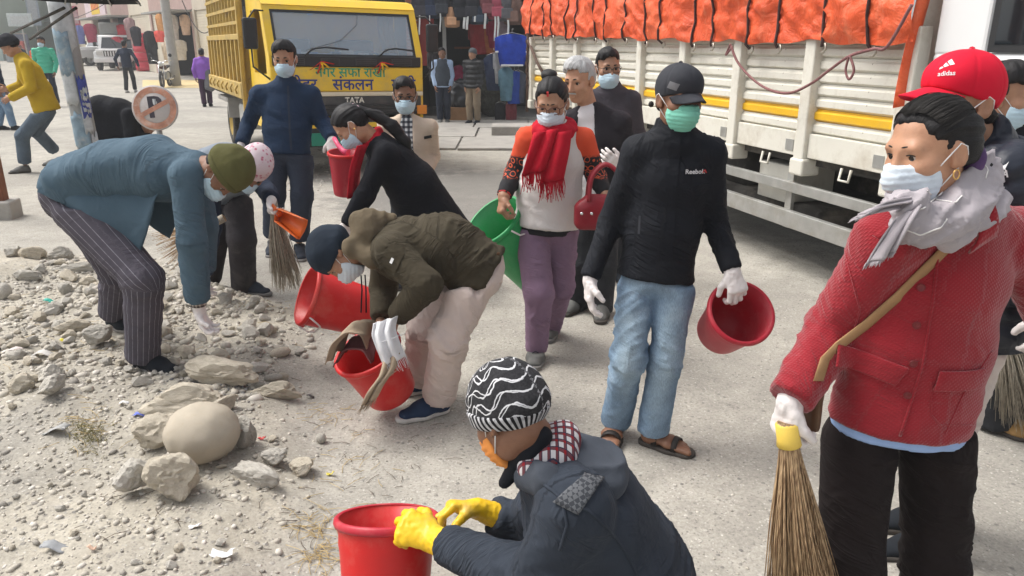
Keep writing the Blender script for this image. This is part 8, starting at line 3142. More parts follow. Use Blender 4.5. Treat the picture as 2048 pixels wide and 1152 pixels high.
p.jacket(M['yellow_jk'], hem=0.06, tw=0.17, td=0.14, ww=0.17, wd=0.15, hw=0.18, hd=0.16, sl=(0.075,0.065,0.055), collar=0.02)
p.trousers(M['jeans_grey'], th=0.10, kn=0.085, hemr=0.08)
for q in 'LR':
 p.shoe(q, M['shoe_grey'], M['sole_dark'], res=0.012)
# the dark-clothed man bending over behind the no-parking sign
Y0 = 10.6
p = Person('man in dark clothes bending low behind the no-parking sign', dict(
 head=(300,250, Y0-0.1), neck=(275,232, Y0), sL=(258,228, Y0+0.2), sR=(258,230, Y0-0.2), eR=(262,270, Y0-0.25), wR=(268,300, Y0-0.2), eL=(265,268, Y0+0.25), wL=(270,300, Y0+0.2),
 chest=(240,228, Y0), waist=(205,224, Y0), pelvis=(184,238, Y0), hL=(184,245, Y0+0.09), hR=(184,245, Y0-0.09), kL=(195,285, Y0+0.1), kR=(195,285, Y0-0.1), aL=(185,328, Y0+0.1), aR=(185,332, Y0-0.1), tL=(220,335, Y0+0.1), tR=(220,340, Y0-0.1)),
 res=0.018, F=(0.3,0,-0.95), U=(0.9,0,0.3), hk=1.0)
p.hand('L', A(0,0,-1), A(0,-1,0), A(1,0,0))
p.hand('R', A(0,0,-1), A(0,1,0), A(1,0,0))
p.body(M['skin_b'], fine=0.008)
p.hair(M['hair_black'], 'short', nape=-0.06)
p.jacket(M['black_coat'], hem=0.12, tw=0.23, td=0.21, ww=0.23, wd=0.22, hw=0.22, hd=0.21, sl=(0.09,0.08,0.06), collar=0.02, extra=[(ecap(PX(200,262, Y0), PX(262,262, Y0),(0.26,0.32),(0.26,0.30), A(0,1,0)),0.08)])
p.trousers(M['black_coat'], th=0.14, kn=0.10, hemr=0.09, hw=0.2, hd=0.18)
for q in 'LR':
 p.shoe(q, M['shoe_black'], M['sole_dark'], res=0.014)
# ================================================================ buckets, brooms, bags
M['red_plastic'] = mat('bright red plastic', (0.58,0.012,0.012),0.42,0.08,6, spec=0.45, dirt=((0.55,0.20,0.15),0.4), dscale=6, chips=((0.62,0.30,0.26),22,0.70))
M['pink_red'] = mat('rose red plastic', (0.44,0.014,0.032),0.45,0.08,6, spec=0.45, dirt=((0.5,0.2,0.18),0.35), dscale=6)
M['green_plastic'] = mat('green plastic', (0.018,0.30,0.085),0.42,0.06,5, dirt=((0.2,0.4,0.25),0.3))
M['wire_white'] = plain('white wire handle', (0.72,0.66,0.64),0.5)
M['orange_plastic'] = mat('orange plastic', (0.78,0.16,0.025),0.4,0.05,6)
def bucket(label, m, rim, ax, R_, r_, h_, group='plastic buckets', rimm=None, handle=None, sticker=None, ribs=True):
 """rim = centre of the mouth, ax = direction out of the mouth"""
 ax = unit(ax)
 rim = np.asarray(rim, float)
 base = rim-ax*h_
 e = empty('bucket', base, label, 'bucket', group)
 b = MB()
 t = 0.0035
 prof = [(0.001,0.004),(r_*0.94,0.004),(r_, 0.014)]
 n = 12
 for i in range(1, n+1):
  q = i/n
  prof.append((r_+(R_-r_)*q+(0.002 if i in (9,11) else 0),0.014+(h_-0.014)*q))
 inn = [(R_-t, h_),(r_-t+(R_-r_)*0.5, h_*0.5),(r_-t, 0.018),(0.001,0.012)]
 b.lathe(prof+inn, base, ax, 48)
 b.build('shell', m, e)
 b = MB()
 b.lathe([(R_-0.003, h_-0.020),(R_+0.008, h_-0.022),(R_+0.011, h_-0.014),(R_+0.009, h_-0.002),(R_+0.002, h_+0.003),(R_-0.005, h_)], base, ax, 48)
 b.build('rim', rimm or m, e)
 if handle is not None:
  hd = orth(ax, handle)
  sd_ = np.cross(ax, hd)
  c_ = rim+hd*(R_+0.014)-ax*0.018
  for sx in (-1,1):
   q = MB()
   q.box(rim-ax*0.03+sd_*sx*0.075+hd*math.sqrt(max(0.0, R_ ** 2-0.075 ** 2)),(0.012,0.012,0.014), np.array([sd_, hd, ax]),0.004)
   q.build('handle_lug', m, e)
  b = MB()
  b.tube([c_-sd_*0.08-hd*0.02, c_-sd_*0.07-ax*0.05, c_-sd_*0.04-ax*0.075, c_+sd_*0.04-ax*0.075, c_+sd_*0.07-ax*0.05, c_+sd_*0.08-hd*0.02],0.0048,7)
  b.build('wire_handle', M['wire_white'], e)
 return e, base
e, bb = bucket('red bucket held by the crouching man in yellow gloves, with a round sticker', M['red_plastic'], PX(774,1031,1.87), unit(A(0,0.36,0.93)),0.142,0.118,0.30, rimm=M['pink_red'])
# round sticker on its side
c_ = bb+A(-0.038,-0.1225,0.105)
b = MB()
b.lathe([(0.001,0.002),(0.0225,0.002)], c_, A(-0.3,-0.95,-0.06),24)
b.build('sticker', M['print_white'], e)
n_ = unit(A(-0.3,-0.95,-0.06))
e1 = orth(n_, A(1,0,0))
e2 = np.cross(n_, e1)
b = MB()
g = [[c_+n_*0.003+e1*x*math.sqrt(max(0,1-y*y))*0.0225+e2*y*0.0225 for x in np.linspace(-1,1,7)] for y in np.linspace(0.35,0.98,5)]
b.sheet(g)
b.build('sticker_band', plain('sticker blue', (0.12,0.15,0.45),0.5), e)
b = MB()
g = [[c_+n_*0.003+e1*x*math.sqrt(max(0,1-y*y))*0.0225+e2*y*0.0225 for x in np.linspace(-1,1,7)] for y in np.linspace(-0.98,-0.4,5)]
b.sheet(g)
b.build('sticker_band', plain('sticker orange', (0.7,0.28,0.03),0.5), e)
project_text('BaZer', 0.013, plain('sticker red', (0.5,0.03,0.1),0.5), None, c_+n_*0.0035, e1, e2, e, 'lettering', bold=0.0006, off=0)
bucket('empty red bucket hanging from the gloved hand of the man in the black jacket', M['pink_red'], PX(1484,624,2.80), unit(A(0.10,-0.74,0.62)),0.128,0.100,0.26)
# bucket of rubbish
ax = unit(A(-0.32,-0.30,0.90))
rc = PX(733,700,3.10)
eb, bb = bucket('red bucket full of rags and sacking tilted by the man in the olive jacket', M['red_plastic'], rc, ax, 0.150,0.118,0.285)
bucket('large red bucket with white wire handle tipped on its side behind the rubbish bucket', M['red_plastic'], PX(612,590,3.72), unit(A(-0.80,-0.36,0.40)),0.155,0.130,0.40, handle=A(-0.3,-0.7,-0.5))
bucket('small red bucket by the hand of the man in the navy jacket', M['pink_red'], PX(690,304,5.62), unit(A(0.05,-0.1,0.99)),0.122,0.095,0.33, rimm=M['red_plastic'])
bucket('large green bucket dragged by the woman in the white vest', M['green_plastic'], PX(985,440,3.95), unit(A(-0.55,-0.36,0.75)),0.170,0.135,0.50, handle=A(0.6,-0.6,0.3))
# rags and sack stuffed into the rubbish bucket
M['sack'] = mat('dirty woven sack', (0.36,0.28,0.20),0.9,0.25,10,90,0.003,0.5)
M['white_sack'] = mat('white plastic sack', (0.72,0.72,0.74),0.6,0.08,10,90,0.003,0.4)
M['maroon_rag'] = mat('maroon rag', (0.14,0.045,0.045),0.9,0.3,12)
def rag(name, m, pts, wdir, width, nrm, amp, label, folds=1.6, thick=0.004, fr=0, seed=1, nw=16):
 P_ = [np.asarray(q, float) for q in pts]
 e_ = empty(name, P_[0], label, 'rubbish')
 o, g = drape('sheet', m, e_, P_, wdir, width, nrm, thick, folds, amp, nw, seed, 6)
 if fr:
  fringe(g[-1], P_[-1]-P_[-2], m, e_, 0.05, fr, nrm, 0.0011, 'loose_threads', seed)
  fringe(g[len(g) // 2], unit(wdir)+0.5*(P_[-1]-P_[-2]), m, e_, 0.05, fr // 2, nrm, 0.0010, 'loose_threads', seed+1)
 return e_
rag('sacking', M['sack'],[PX(668,712,3.02), PX(678,676,3.02), PX(705,650,3.06), PX(735,652,3.10), PX(748,690,3.12)], A(0.2,0.9,0.1),0.16, A(-0.3,-0.3,0.9),0.012, 'folded dirty brown sacking poking out of the rubbish bucket')
rag('rag', M['maroon_rag'],[PX(680,715,3.06), PX(700,682,3.08), PX(735,680,3.08), PX(752,705,3.06)], A(0.1,0.95,0.1),0.18, A(0,-0.3,0.9),0.012, 'maroon rag inside the rubbish bucket')
rag('plastic_sack', M['white_sack'],[PX(770,640,2.98), PX(765,665,2.95), PX(775,695,2.93), PX(788,722,2.93)], A(0.95,0.2,0.25),0.105, A(0,-1,0.2),0.017, 'crumpled white plastic sack hanging over the rubbish bucket rim', folds=2.3, fr=22, seed=3)
rag('sacking', M['sack'],[PX(782,715,2.925), PX(775,745,2.90), PX(752,775,2.88), PX(738,803,2.885)], A(0.9,0.1,0.5),0.075, A(-0.1,-1,0.15),0.010, 'frayed strip of sacking hanging down the rubbish bucket', fr=34, seed=6)
# ---------------------------------------------------------------- brooms
def straw(name, c1, c2):
 m, t, b = nodes(name)
 oi = N(t, 'ObjectInfo')
 v = coord(t)
 n = noise(t, coord(t, 'Object', (1,1,0.04)),260,2)
 L(t, ramp(t, n, [(0.3, c4(c1)),(0.7, c4(c2))]), b.inputs['Base Color'])
 b.inputs['Roughness'].default_value = 0.7
 return m
M['straw'] = straw('coconut broom sticks', (0.16,0.085,0.04),(0.60,0.42,0.24))
M['straw_grey'] = straw('dusty broom grass', (0.20,0.17,0.13),(0.44,0.39,0.31))
M['bind_yellow'] = mat('yellow binding', (0.78,0.55,0.10),0.5,0.1,10)
def broom(label, top, tip, spread, n, m, bind=M['bind_yellow'], rad=0.0016, r0=0.018, seed=1, bl=0.05, curve=None):
 rnd = random.Random(seed)
 top, tip = np.asarray(top, float), np.asarray(tip, float)
 d = unit(tip-top)
 u = orth(d, A(1,0,0.01))
 v = np.cross(d, u)
 Ln = np.linalg.norm(tip-top)
 e = empty('broom', top, label, 'broom', 'straw brooms')
 b = MB()
 for i in range(n):
  q, rr = rnd.uniform(0,2*math.pi), math.sqrt(rnd.random())
  a0 = top+rr*r0*(math.cos(q)*u+math.sin(q)*v)
  ln = Ln*rnd.uniform(0.72,1.03)
  sp = spread*rr*rnd.uniform(0.7,1.15)
  dr = sp*(math.cos(q)*u+math.sin(q)*v*0.6)
  wob = 0.015*A(rnd.uniform(-1,1), rnd.uniform(-1,1),0)
  b.tube([a0-d*0.03, a0+d*bl, a0+d*ln*0.5+dr*0.42+wob, a0+d*ln+dr+(curve if curve is not None else 0)],[rad*1.3, rad*1.3, rad, rad*0.45],4)
 tag(b.build('bristles', m, e, fix=False), kind='stuff')
 b = MB()
 b.lathe([(r0*1.02,-0.03),(r0*1.28,-0.025),(r0*1.25, bl*0.4),(r0*1.35, bl),(r0*1.1, bl+0.002)], top, d, 16)
 b.build('binding', bind, e)
 return e
broom('straw broom with yellow binding in the white-gloved hand of the woman in red', PX(1576,868,1.545), PX(1616,1290,1.50),0.085,380, M['straw'], rad=0.0019, r0=0.021, seed=2, bl=0.028)
broom('dusty grass broom held by the man in the flowered cap', PX(546,410,4.42), PX(578,580,4.36),0.075,240, M['straw_grey'], M['straw_grey'], rad=0.0026, r0=0.022, seed=4)
broom('straw broom behind the sleeve of the man in the blue blazer', PX(440,440,4.45), PX(322,500,4.40),0.13,150, M['straw'], M['straw_grey'], rad=0.0022, r0=0.02, seed=5)
broom('pale straw broom at the right edge of the picture', PX(2005,630,2.92), PX(2062,850,2.88),0.12,220, M['straw_grey'], M['straw_grey'], rad=0.0020, r0=0.02, seed=6)
# orange dustpan
e = empty('dustpan', PX(560,420,4.38), 'orange plastic dustpan held beside the grass broom', 'dustpan')
q0, q1 = [PX(*k) for k in ((556,418,4.36),(590,420,4.30),(616,438,4.26),(600,476,4.26),(572,462,4.32))], None
g = []
c0 = PX(550,415,4.38)
far = [PX(x, y, Y) for x, y, Y in ((600,478,4.24),(607,465,4.23),(612,452,4.23),(616,440,4.23))]
near = [PX(x, y, Y) for x, y, Y in ((558,440,4.36),(555,432,4.36),(556,424,4.36),(562,416,4.36))]
for t in np.linspace(0,1,9):
 g.append([near[i]*(1-t)+far[i]*t+A(0,(0.05*math.sin(math.pi*i/3))*(1-0.4*t),0.0) for i in range(4)])
b = MB()
b.sheet(g, True, 0.004)
b.build('pan', M['orange_plastic'], e)
for i in (0,3):
 gg = [[row[i], row[i]+A(-0.01,-0.06*(1-0.6*k/8),0.01)] for k, row in enumerate(g)]
 b = MB()
 b.sheet(gg, True, 0.004)
 b.build('side_wall', M['orange_plastic'], e)
gg = [[q, q+A(-0.012,-0.06,0.01)] for q in g[0]]
b = MB()
b.sheet(gg, True, 0.004)
b.build('back_wall', M['orange_plastic'], e)
b = MB()
b.tube([PX(562,430,4.34), PX(550,418,4.36), PX(540,405,4.40)],[0.018,0.014,0.012],8)
b.build('handle', M['orange_plastic'], e)
b = MB()
b.tube([PX(668,276,5.72), PX(676,290,5.68), PX(686,302,5.65), PX(696,306,5.63)],[0.016,0.018,0.02,0.03],8)
b.thing('scoop', mat('pink plastic', (0.75,0.10,0.20),0.4,0.05), PX(676,290,5.68), 'pink scoop handle in the hand of the man in the navy jacket', 'scoop')
# red handbag on the woman's arm
hb = PX(1208,430,3.78)
e = empty('handbag', hb, 'red leather handbag with metal studs on the arm of the woman in the white vest', 'handbag')
M['red_leather'] = mat('dark red leather', (0.26,0.012,0.022),0.45,0.12,10,120,0.002,0.3)
f = Fld()
f.add(box(hb, (0.155,0.05,0.075), frame_xy(0.1),0.04))
f.add(box(hb+A(0,0,0.06),(0.10,0.035,0.05), frame_xy(0.1),0.03),0.05)
fobj('bag_body', f, 0.011, M['red_leather'], e, lambda P: 0.006*fbm(P*14))
for dy in (-0.05,0.05):
 b = MB()
 b.tube(smooth_path([hb+A(-0.085, dy, 0.08), hb+A(-0.07, dy*0.6,0.20), hb+A(0.0, dy*0.3,0.26), hb+A(0.07, dy*0.6,0.20), hb+A(0.085, dy, 0.08)]),0.011,8)
 b.build('bag_handle', M['red_leather'], e)
for k in range(4):
 b = MB()
 b.lathe([(0.001,0.006),(0.007,0.004),(0.009,0)], hb+A(-0.12+0.05*k, -0.058,0.02), A(0,-1,0),10)
 b.build('stud', M['chrome'], e)
# stone in the blazer man's fingers
# ================================================================ rubble
def stone_mat(name, c1, c2, c3, bs=30):
 m, t, b = nodes(name)
 v = coord(t)
 oi = N(t, 'ObjectInfo')
 k = N(t, 'VectorMath', operation='ADD')
 L(t, v, k.inputs[0])
 L(t, oi.outputs['Location'], k.inputs[1])
 n = noise(t, k.outputs[0],5,7,0.7)
 c = ramp(t, n, [(0.25, c4(c1)),(0.5, c4(c2)),(0.78, c4(c3))])
 c = mixc(t, 0.4, c, ramp(t, noise(t, k.outputs[0],70,4,0.8),[(0.3,(0.3,0.3,0.3)),(0.7,(0.7,0.7,0.7))]), 'OVERLAY')
 sp = N(t, 'SeparateColor')
 hs_ = N(t, 'HueSaturation')
 L(t, c, hs_.inputs['Color'])
 L(t, math_(t, 'ADD', math_(t, 'MULTIPLY', oi.outputs['Random'],0.35),0.85), hs_.inputs['Value'])
 L(t, hs_.outputs[0], b.inputs['Base Color'])
 b.inputs['Roughness'].default_value = 0.95
 b.inputs['Specular IOR Level'].default_value = 0.2
 p_ = bump(t, b, noise(t, k.outputs[0],14,6,0.7),0.6,0.02)
 bump(t, b, noise(t, k.outputs[0],90,4,0.7),0.5,0.004, p_)
 return m
M['stone_tan'] = stone_mat('tan limestone', (0.40,0.35,0.27),(0.53,0.475,0.385),(0.63,0.58,0.485))
M['stone_grey'] = stone_mat('grey stone', (0.38,0.355,0.31),(0.51,0.48,0.425),(0.62,0.59,0.535))
M['stone_smooth'] = mat('smooth river boulder', (0.42,0.37,0.295),0.9,0.10,2.5,120,0.002,0.3, dirt=((0.36,0.30,0.22),0.5), dscale=5)
def rock_mesh(seed, sub=3, rough=0.22, facets=11, round_=0.0):
 rnd = random.Random(seed)
 bm = bmesh.new()
 bmesh.ops.create_icosphere(bm, subdivisions=sub, radius=1.0)
 V_ = np.array([v.co for v in bm.verts])
 U_ = V_/np.linalg.norm(V_, axis=1)[:, None]
 r = np.ones(len(V_))
 for k in range(facets):
  n = unit(A(rnd.gauss(0,1), rnd.gauss(0,1), rnd.gauss(0,0.8)))
  d = rnd.uniform(0.5,0.82)+round_
  c = U_ @ n
  r = np.where(c > 0.05, np.minimum(r, d/np.maximum(c, 0.05)), r)
 P_ = U_*r[:, None]
 P_ = P_+U_*(rough*0.5*fbm(U_*2.2+seed*3.1,3)+rough*0.28*(1-2*np.abs(vnoise(U_*4.5+seed))))[:, None]
 for v, q in zip(bm.verts, P_):
  v.co = Vector(q)
 me = bpy.data.meshes.new('stone')
 bm.to_mesh(me)
 bm.free()
 me.polygons.foreach_set('use_smooth', np.ones(len(me.polygons), bool))
 if facets:
  me.set_sharp_from_angle(angle=math.radians(24))
 return me
def set_stone(me, px, py, wpx, hpx, m, label, rz=0.0, depth=None, sink=0.25, name='stone', group='stones of the rubble heap', tilt=0.0, zoff=0.0):
 """px, py = middle of the stone in the photo, wpx x hpx its size there"""
 c = G(px, py+hpx*0.25,0.08)
 zc = c[1]*CP+(CAMH-0.08)*SP
 w_ = wpx/FPX*zc/2
 h_ = hpx/FPX*zc/2*0.92
 o = bpy.data.objects.new(name, me)
 COL.objects.link(o)
 if len(me.materials) == 0:
  me.materials.append(m)
 else:
  o.material_slots[0].link = 'OBJECT'
  o.material_slots[0].material = m
 d_ = depth if depth else min(w_, h_*1.15)
 o.scale = (w_, d_, h_)
 o.rotation_euler = (rnd_r.uniform(-0.15,0.15), tilt, rz)
 g_ = gh(c[0], c[1])
 o.location = (c[0], c[1], g_+h_*(1-sink)+zoff)
 tag(o, label, 'stone', group)
 return o
rnd_r = random.Random(21)
RM = [rock_mesh(k, 4 if k < 8 else 2,0.26) for k in range(16)]
smooth = rock_mesh(99,4,0.10,0)
big = [(smooth, 412,884,140,128, 'stone_smooth', 'large smooth round river boulder in the middle of the rubble', 0.1,0.12),
       (RM[0],372,800,200,78, 'stone_tan', 'long tan rock slab lying behind the round boulder', 0.1,0.2),
       (RM[1],448,745,165,66, 'stone_tan', 'long tan rock touching the blazer man\'s shoe', -0.2,0.2),
       (RM[2],318,862,105,80, 'stone_tan', 'rough rock leaning against the left of the round boulder', 0.5,0.2),
       (RM[3],360,968,118,112, 'stone_tan', 'broad tan rock standing in front of the round boulder', 0.2,0.15),
       (RM[4],264,968,82,78, 'stone_grey', 'pale angular rock left of the broad tan rock', 0.6,0.15),
       (RM[5],495,868,55,90, 'stone_grey', 'upright grey rock tucked behind the right of the round boulder', 0.3,0.3),
       (RM[6],555,765,115,46, 'stone_tan', 'flat tan rock right of the long slabs', 0.0,0.3),
       (RM[7],48,778,66,44, 'stone_tan', 'brown rock at the far left of the foreground', 0.1,0.15),
       (RM[0],108,758,62,40, 'stone_grey', 'slab of grey rock behind the white rock', 0.9,0.15),
       (RM[4],108,792,76,44, 'stone_grey', 'whitish rock beside the brown rock at the left', 1.4,0.15),
       (RM[3],448,818,90,34, 'stone_tan', 'flat tan stone lying on top behind the round boulder', 1.1,-0.3),
       (RM[6],385,820,46,22, 'stone_grey', 'small grey stone wedged above the round boulder', 0.4,-0.6),
       (RM[5],605,908,64,44, 'stone_tan', 'pale oval stone at the right end of the heap', 0.9,0.25),
       (RM[2],550,906,62,40, 'stone_grey', 'rounded grey stone beside the pale oval stone', 0.2,0.3),
       (RM[1],508,945,120,52, 'stone_grey', 'half buried slab right of the broad tan rock', 2.8,0.45),
       (RM[7],438,712,62,36, 'stone_tan', 'tan stone above the long slabs', 0.3,0.2),
       (RM[2],200,672,66,48, 'stone_grey', 'grey stone beside the rear shoe of the man in the blazer', 0.5,0.2),
       (RM[4],142,652,70,34, 'stone_tan', 'low pale stone left of the rear shoe', 0.2,0.3),
       (RM[1],58,550,60,26, 'stone_grey', 'oval grey stone at the back of the rubble on the left', 0.0,0.15),
       (RM[3],70,508,52,34, 'stone_tan', 'upright tan stone in the back row of the rubble', 0.4,0.2),
       (RM[0],122,502,56,30, 'stone_grey', 'grey brown stone second in the back row', 0.2,0.2),
       (RM[6],158,530,110,26, 'stone_grey', 'long low slab in the back row of the rubble', 0.1,0.25),
       (RM[5],30,505,44,30, 'stone_grey', 'dark grey stone at the left end of the back row', 0.7,0.2),
       (RM[7],176,558,46,22, 'stone_tan', 'tan stone behind the pinstriped legs', 0.1,0.2),
       (smooth, 8,580,30,40, 'stone_grey', 'smooth grey cobble cut by the left edge', 0.0,0.2),
       (smooth, 560,690,42,22, 'stone_tan', 'smooth pale cobble in the dirt near the tipped bucket', 0.6,0.3),
       (smooth, 640,848,20,24, 'stone_grey', 'little pale cobble right of the heap', 0.0,0.2),
       (smooth, 545,738,36,18, 'stone_grey', 'blue grey flat cobble behind the tan slabs', 0.2,0.2),
       (smooth, 505,725,32,16, 'stone_grey', 'small blue grey cobble above the tan slab', 0.4,0.2)]
for me_, px, py, w_, h_, mk, lb, rz, sk in big:
 set_stone(me_, px, py, w_, h_, M[mk], lb, rz, sink=sk)
c_ = PX(402,676,3.46)
o = bpy.data.objects.new('stone', RM[12])
COL.objects.link(o)
RM[12].materials.append(M['stone_grey'])
o.scale, o.location = (0.035,0.03,0.026), tuple(c_)
tag(o, 'dark grey stone pinched in the white-gloved fingers of the man in the blazer', 'stone')
# medium loose stones
pts = []
while len(pts) < 260:
 x, y = rnd_r.uniform(-10,640), rnd_r.uniform(500,1140)
 q = G(x, y, 0.06)
 hp = float(heap(np.array([q[0]]), np.array([q[1]]))[0])
 dens = hp*(1.0 if y < 760 else 0.30)
 if rnd_r.random() < dens:
  pts.append((x, y))
for i, (x, y) in enumerate(pts):
 k = (0.5+(y-480)/700.0)
 wv = rnd_r.choice((12,15,18,22,28,36,46) if y < 760 else (10,12,14,16,20,26,34))*(0.75+0.5*k)
 if y > 800:
  wv *= 0.62
 set_stone(RM[8+i % 8], x, y, wv, wv*rnd_r.uniform(0.45,0.75), M['stone_grey' if i % 3 else 'stone_tan'], '%s %s loose stone in the rubble %s' % ('pebble-sized' if wv < 13 else 'fist-sized' if wv < 26 else 'larger', 'grey' if i % 3 else 'tan', next((z_ for x_, y_, z_ in ((640,560, 'at the back edge'),(160,760, 'left of the pinstriped legs'),(300,760, 'under the bent man in the blazer'),(640,760, 'between the blazer man and the buckets'),(240,860, 'in front of the blazer man at the left'),(640,860, 'around the long tan slabs'),(250,1152, 'in the lower left corner'),(640,1152, 'around the round boulder')) if x < x_ and y < y_), 'at the edge')), rnd_r.uniform(0,6.28), sink=0.48, group='small loose stones on the rubble')
# gravel and grit: one mass of chips
def chips(n, region, smin, smax, m, name, seed, flat=0.6, dens=None):
 rs = np.random.RandomState(seed)
 base = rock_mesh(seed+300,1,0.15,5)
 bv = np.array([v.co for v in base.vertices])
 bf = np.array([p_.vertices for p_ in base.polygons])
 Vs, Fs, cnt = [],[],0
 tries = 0
 while cnt < n and tries < 60:
  tries += 1
  m_ = 4000
  X = rs.uniform(region[0], region[1], m_)
  Y_ = rs.uniform(region[2], region[3], m_)
  keep = rs.rand(m_) < dens(X, Y_)
  X, Y_ = X[keep][: n-cnt], Y_[keep][: n-cnt]
  k = len(X)
  if k == 0:
   continue
  Z = gh(X, Y_)
  s_ = smin*(smax/smin) ** (rs.rand(k) ** 1.6)
  a = rs.uniform(0,6.28, k)
  sx, sy, sz = s_*rs.uniform(0.7,1.3, k), s_*rs.uniform(0.6,1.1, k), s_*flat*rs.uniform(0.6,1.2, k)
  v = bv[None]*np.stack([sx, sy, sz],1)[:, None]
  ca, sa = np.cos(a)[:, None], np.sin(a)[:, None]
  vx, vy = v[..., 0]*ca-v[..., 1]*sa, v[..., 0]*sa+v[..., 1]*ca
  vz = v[..., 2]+0.25*vx*rs.uniform(-1,1, k)[:, None]
  Vs.append(np.stack([vx+X[:, None], vy+Y_[:, None], vz+(Z+sz*0.12)[:, None]],-1).reshape(-1,3))
  Fs.append((bf[None]+(np.arange(k)*len(bv))[:, None, None]).reshape(-1,3)+cnt*len(bv))
  cnt += k
 me = mesh_np(name, np.concatenate(Vs), np.concatenate(Fs), smooth=False)
 return tag(obj(name, me, m), kind='stuff')
def chip_mat(name, stops):
 m, t, b = nodes(name)
 ge = N(t, 'NewGeometry')
 L(t, ramp(t, ge.outputs['Random Per Island'], stops), b.inputs['Base Color'])
 b.inputs['Roughness'].default_value = 0.95
 b.inputs['Specular IOR Level'].default_value = 0.2
 bump(t, b, noise(t, coord(t),120,3),0.4,0.003)
 return m
M['chip'] = chip_mat('mixed gravel', [(0.0,(0.27,0.25,0.225)),(0.3,(0.42,0.39,0.335)),(0.7,(0.52,0.48,0.41)),(1.0,(0.64,0.60,0.54))])
hd_ = lambda X, Y_: heap(X, Y_)
chips(9500,(-3.6,-0.55,1.55,6.2),0.004,0.020, M['chip'], 'gravel', 1, dens=hd_)
chips(1100,(-3.6,-0.9,3.2,6.0),0.018,0.042, M['chip'], 'gravel', 2, dens=hd_)
chips(4500,(-1.5,3.2,1.5,7.0),0.0025,0.008, M['chip'], 'grit', 3, dens=lambda X, Y_: 0.25+0.75*(vnoise(np.stack([X*1.3, Y_*1.3,0*X],1)) > 0.2))
chips(900,(-6,-2.2,8.5,12.5),0.008,0.03, M['chip'], 'gravel', 4, dens=lambda X, Y_: np.exp(-((X+3.4)/1.4) ** 2-((Y_-10)/1.6) ** 2))
# straw, twigs, scraps
def litter_straw(n, seed, areas, m, ln=(0.03,0.10), rad=0.0011):
 rnd = random.Random(seed)
 b = MB()
 for i in range(n):
  cx, cy, sx, sy = rnd.choice(areas)
  q = G(rnd.gauss(cx, sx), rnd.gauss(cy, sy),0.02)
  a = rnd.gauss(0.3,0.9)
  l_ = rnd.uniform(*ln)
  d = A(math.cos(a), math.sin(a),0)
  z = lambda p_: gh(p_[0], p_[1])+0.004+0.006*rnd.random()
  pp = [q+d*l_*(t-0.5)+A(0,0,0)+0.1*l_*math.sin(3*t)*A(-d[1], d[0],0) for t in (0,0.5,1)]
  b.tube([A(p_[0], p_[1], z(p_)) for p_ in pp], rad, 4)
 return tag(b.build('straw', m, None, fix=False), kind='stuff')
M['dry_straw'] = mat('dry straw', (0.50,0.37,0.17),0.8,0.25,30)
M['twig'] = mat('dark twig', (0.13,0.10,0.075),0.9,0.3,30)
litter_straw(150,3,[(640,1075,30,40),(655,825,25,12),(690,940,40,60),(620,1050,20,15),(640,1105,30,10)], M['dry_straw'])
litter_straw(170,4,[(180,880,30,25),(100,700,80,60),(300,640,120,60),(560,640,60,30)], M['dry_straw'],(0.03,0.09),0.0010)
litter_straw(90,5,[(700,930,80,80),(560,1010,60,60),(820,880,60,60),(300,1050,150,50)], M['twig'],(0.02,0.08),0.0012)
scraps = [(283,840,22,(0.15,0.2,0.7), 'scrap of blue plastic beside the leaning rock'),(101,606,20,(0.03,0.35,0.28), 'scrap of teal plastic in the rubble on the left'),(132,693,14,(0.7,0.6,0.05), 'scrap of yellow wrapper in the rubble'),
          (446,1118,36,(0.75,0.75,0.74), 'white paper scrap on the gravel at the bottom'),(392,1070,20,(0.7,0.68,0.66), 'crumpled whitish scrap in the foreground gravel'),(28,726,34,(0.62,0.55,0.52), 'torn white and red wrapper at the left edge'),
          (90,728,34,(0.55,0.53,0.50), 'crumpled grey paper left of the front shoe'),(115,1122,40,(0.33,0.34,0.35), 'flat grey strip of plastic lying in the lower left gravel'),(190,1124,14,(0.66,0.45,0.33), 'small peach scrap in the lower left gravel'),(525,888,12,(0.6,0.08,0.08), 'tiny red scrap beside the round boulder'),
          (660,932,12,(0.7,0.6,0.1), 'tiny yellow scrap right of the pale oval stone'),(115,878,40,(0.34,0.34,0.33), 'crumpled grey foil left of the grass tuft'),(250,822,16,(0.75,0.75,0.75), 'white paper shred below the long slab'),(620,778,12,(0.08,0.07,0.07), 'dark leaf on the dirt beside the flat tan rock')]
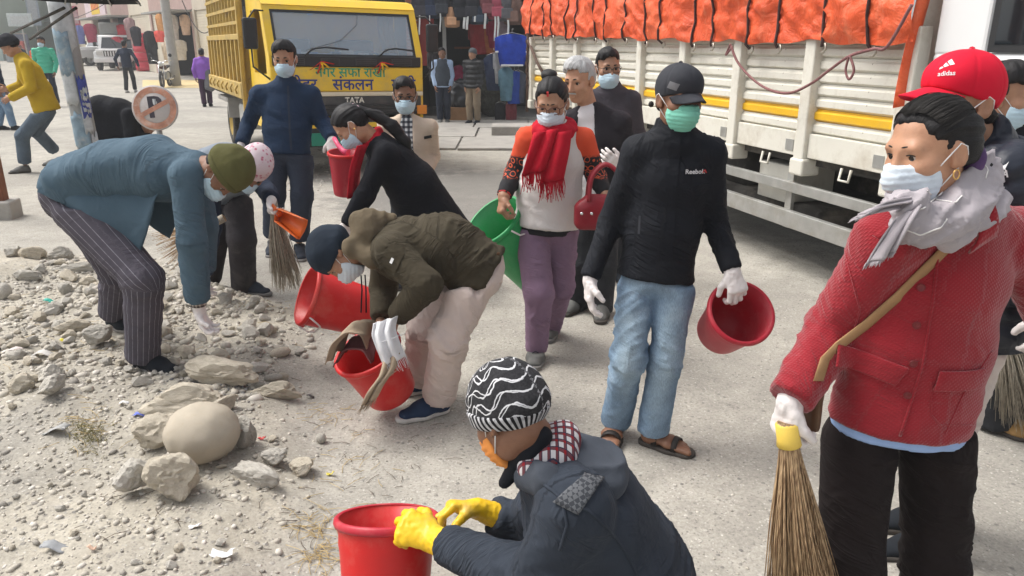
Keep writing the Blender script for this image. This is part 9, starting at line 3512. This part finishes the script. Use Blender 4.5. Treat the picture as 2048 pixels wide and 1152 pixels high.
for i, (x, y, w_, c_, lb) in enumerate(scraps):
 q = G(x, y, 0.05)
 q[2] = gh(q[0], q[1])+0.008
 s_ = w_/FPX*(q[1]+0.5)
 rnd = random.Random(i)
 g = [[q+A(s_*(u-0.5)*(1+0.3*rnd.random()), s_*0.55*(v-0.5),0.01*rnd.random()+s_*0.18*math.sin(4*u+i)) for u in np.linspace(0,1,6)] for v in np.linspace(0,1,5)]
 b = MB()
 b.sheet(g, True, 0.0012)
 o = b.thing('scrap', mat('scrap %d' % i, c_, 0.6,0.15,20), q, lb, 'litter', 'litter on the ground')
# a low tuft of dry grass
b = MB()
rnd = random.Random(9)
for i in range(260):
 q = G(rnd.gauss(180,20), rnd.gauss(880,16),0.05)
 z = gh(q[0], q[1])
 a = rnd.uniform(0,6.28)
 l_ = rnd.uniform(0.01,0.035)
 b.tube([A(q[0], q[1], z), A(q[0]+l_*0.5*math.cos(a), q[1]+l_*0.5*math.sin(a), z+l_*0.5), A(q[0]+l_*math.cos(a), q[1]+l_*math.sin(a), z+l_*0.55)],[0.0012,0.001,0.0004],3)
tag(b.build('grass', mat('dry olive grass', (0.20,0.18,0.07),0.9,0.3,30), None, fix=False), kind='stuff')
# grey cement dust beside the picking hand
chips(700,(-1.75,-1.15,3.05,3.65),0.003,0.012, chip_mat('dark cement crumbs', [(0.0,(0.10,0.10,0.105)),(1.0,(0.26,0.26,0.26))]), 'crumbs', 7, dens=lambda X, Y_: np.exp(-((X+1.45)/0.18) ** 2-((Y_-3.35)/0.16) ** 2))
# ---------------------------------------------------------------- dusty air
hm = bpy.data.materials.new('dusty air')
hm.use_nodes = True
t = hm.node_tree
t.nodes.clear()
ou = t.nodes.new('ShaderNodeOutputMaterial')
pv = t.nodes.new('ShaderNodeVolumePrincipled')
pv.inputs['Color'].default_value = (0.92,0.93,0.93,1)
pv.inputs['Density'].default_value = 0.0024
t.links.new(pv.outputs[0], ou.inputs['Volume'])
b = MB()
b.box((0,190,7.2),(415,232,8.6))
tag(b.build('haze', hm), kind='stuff')
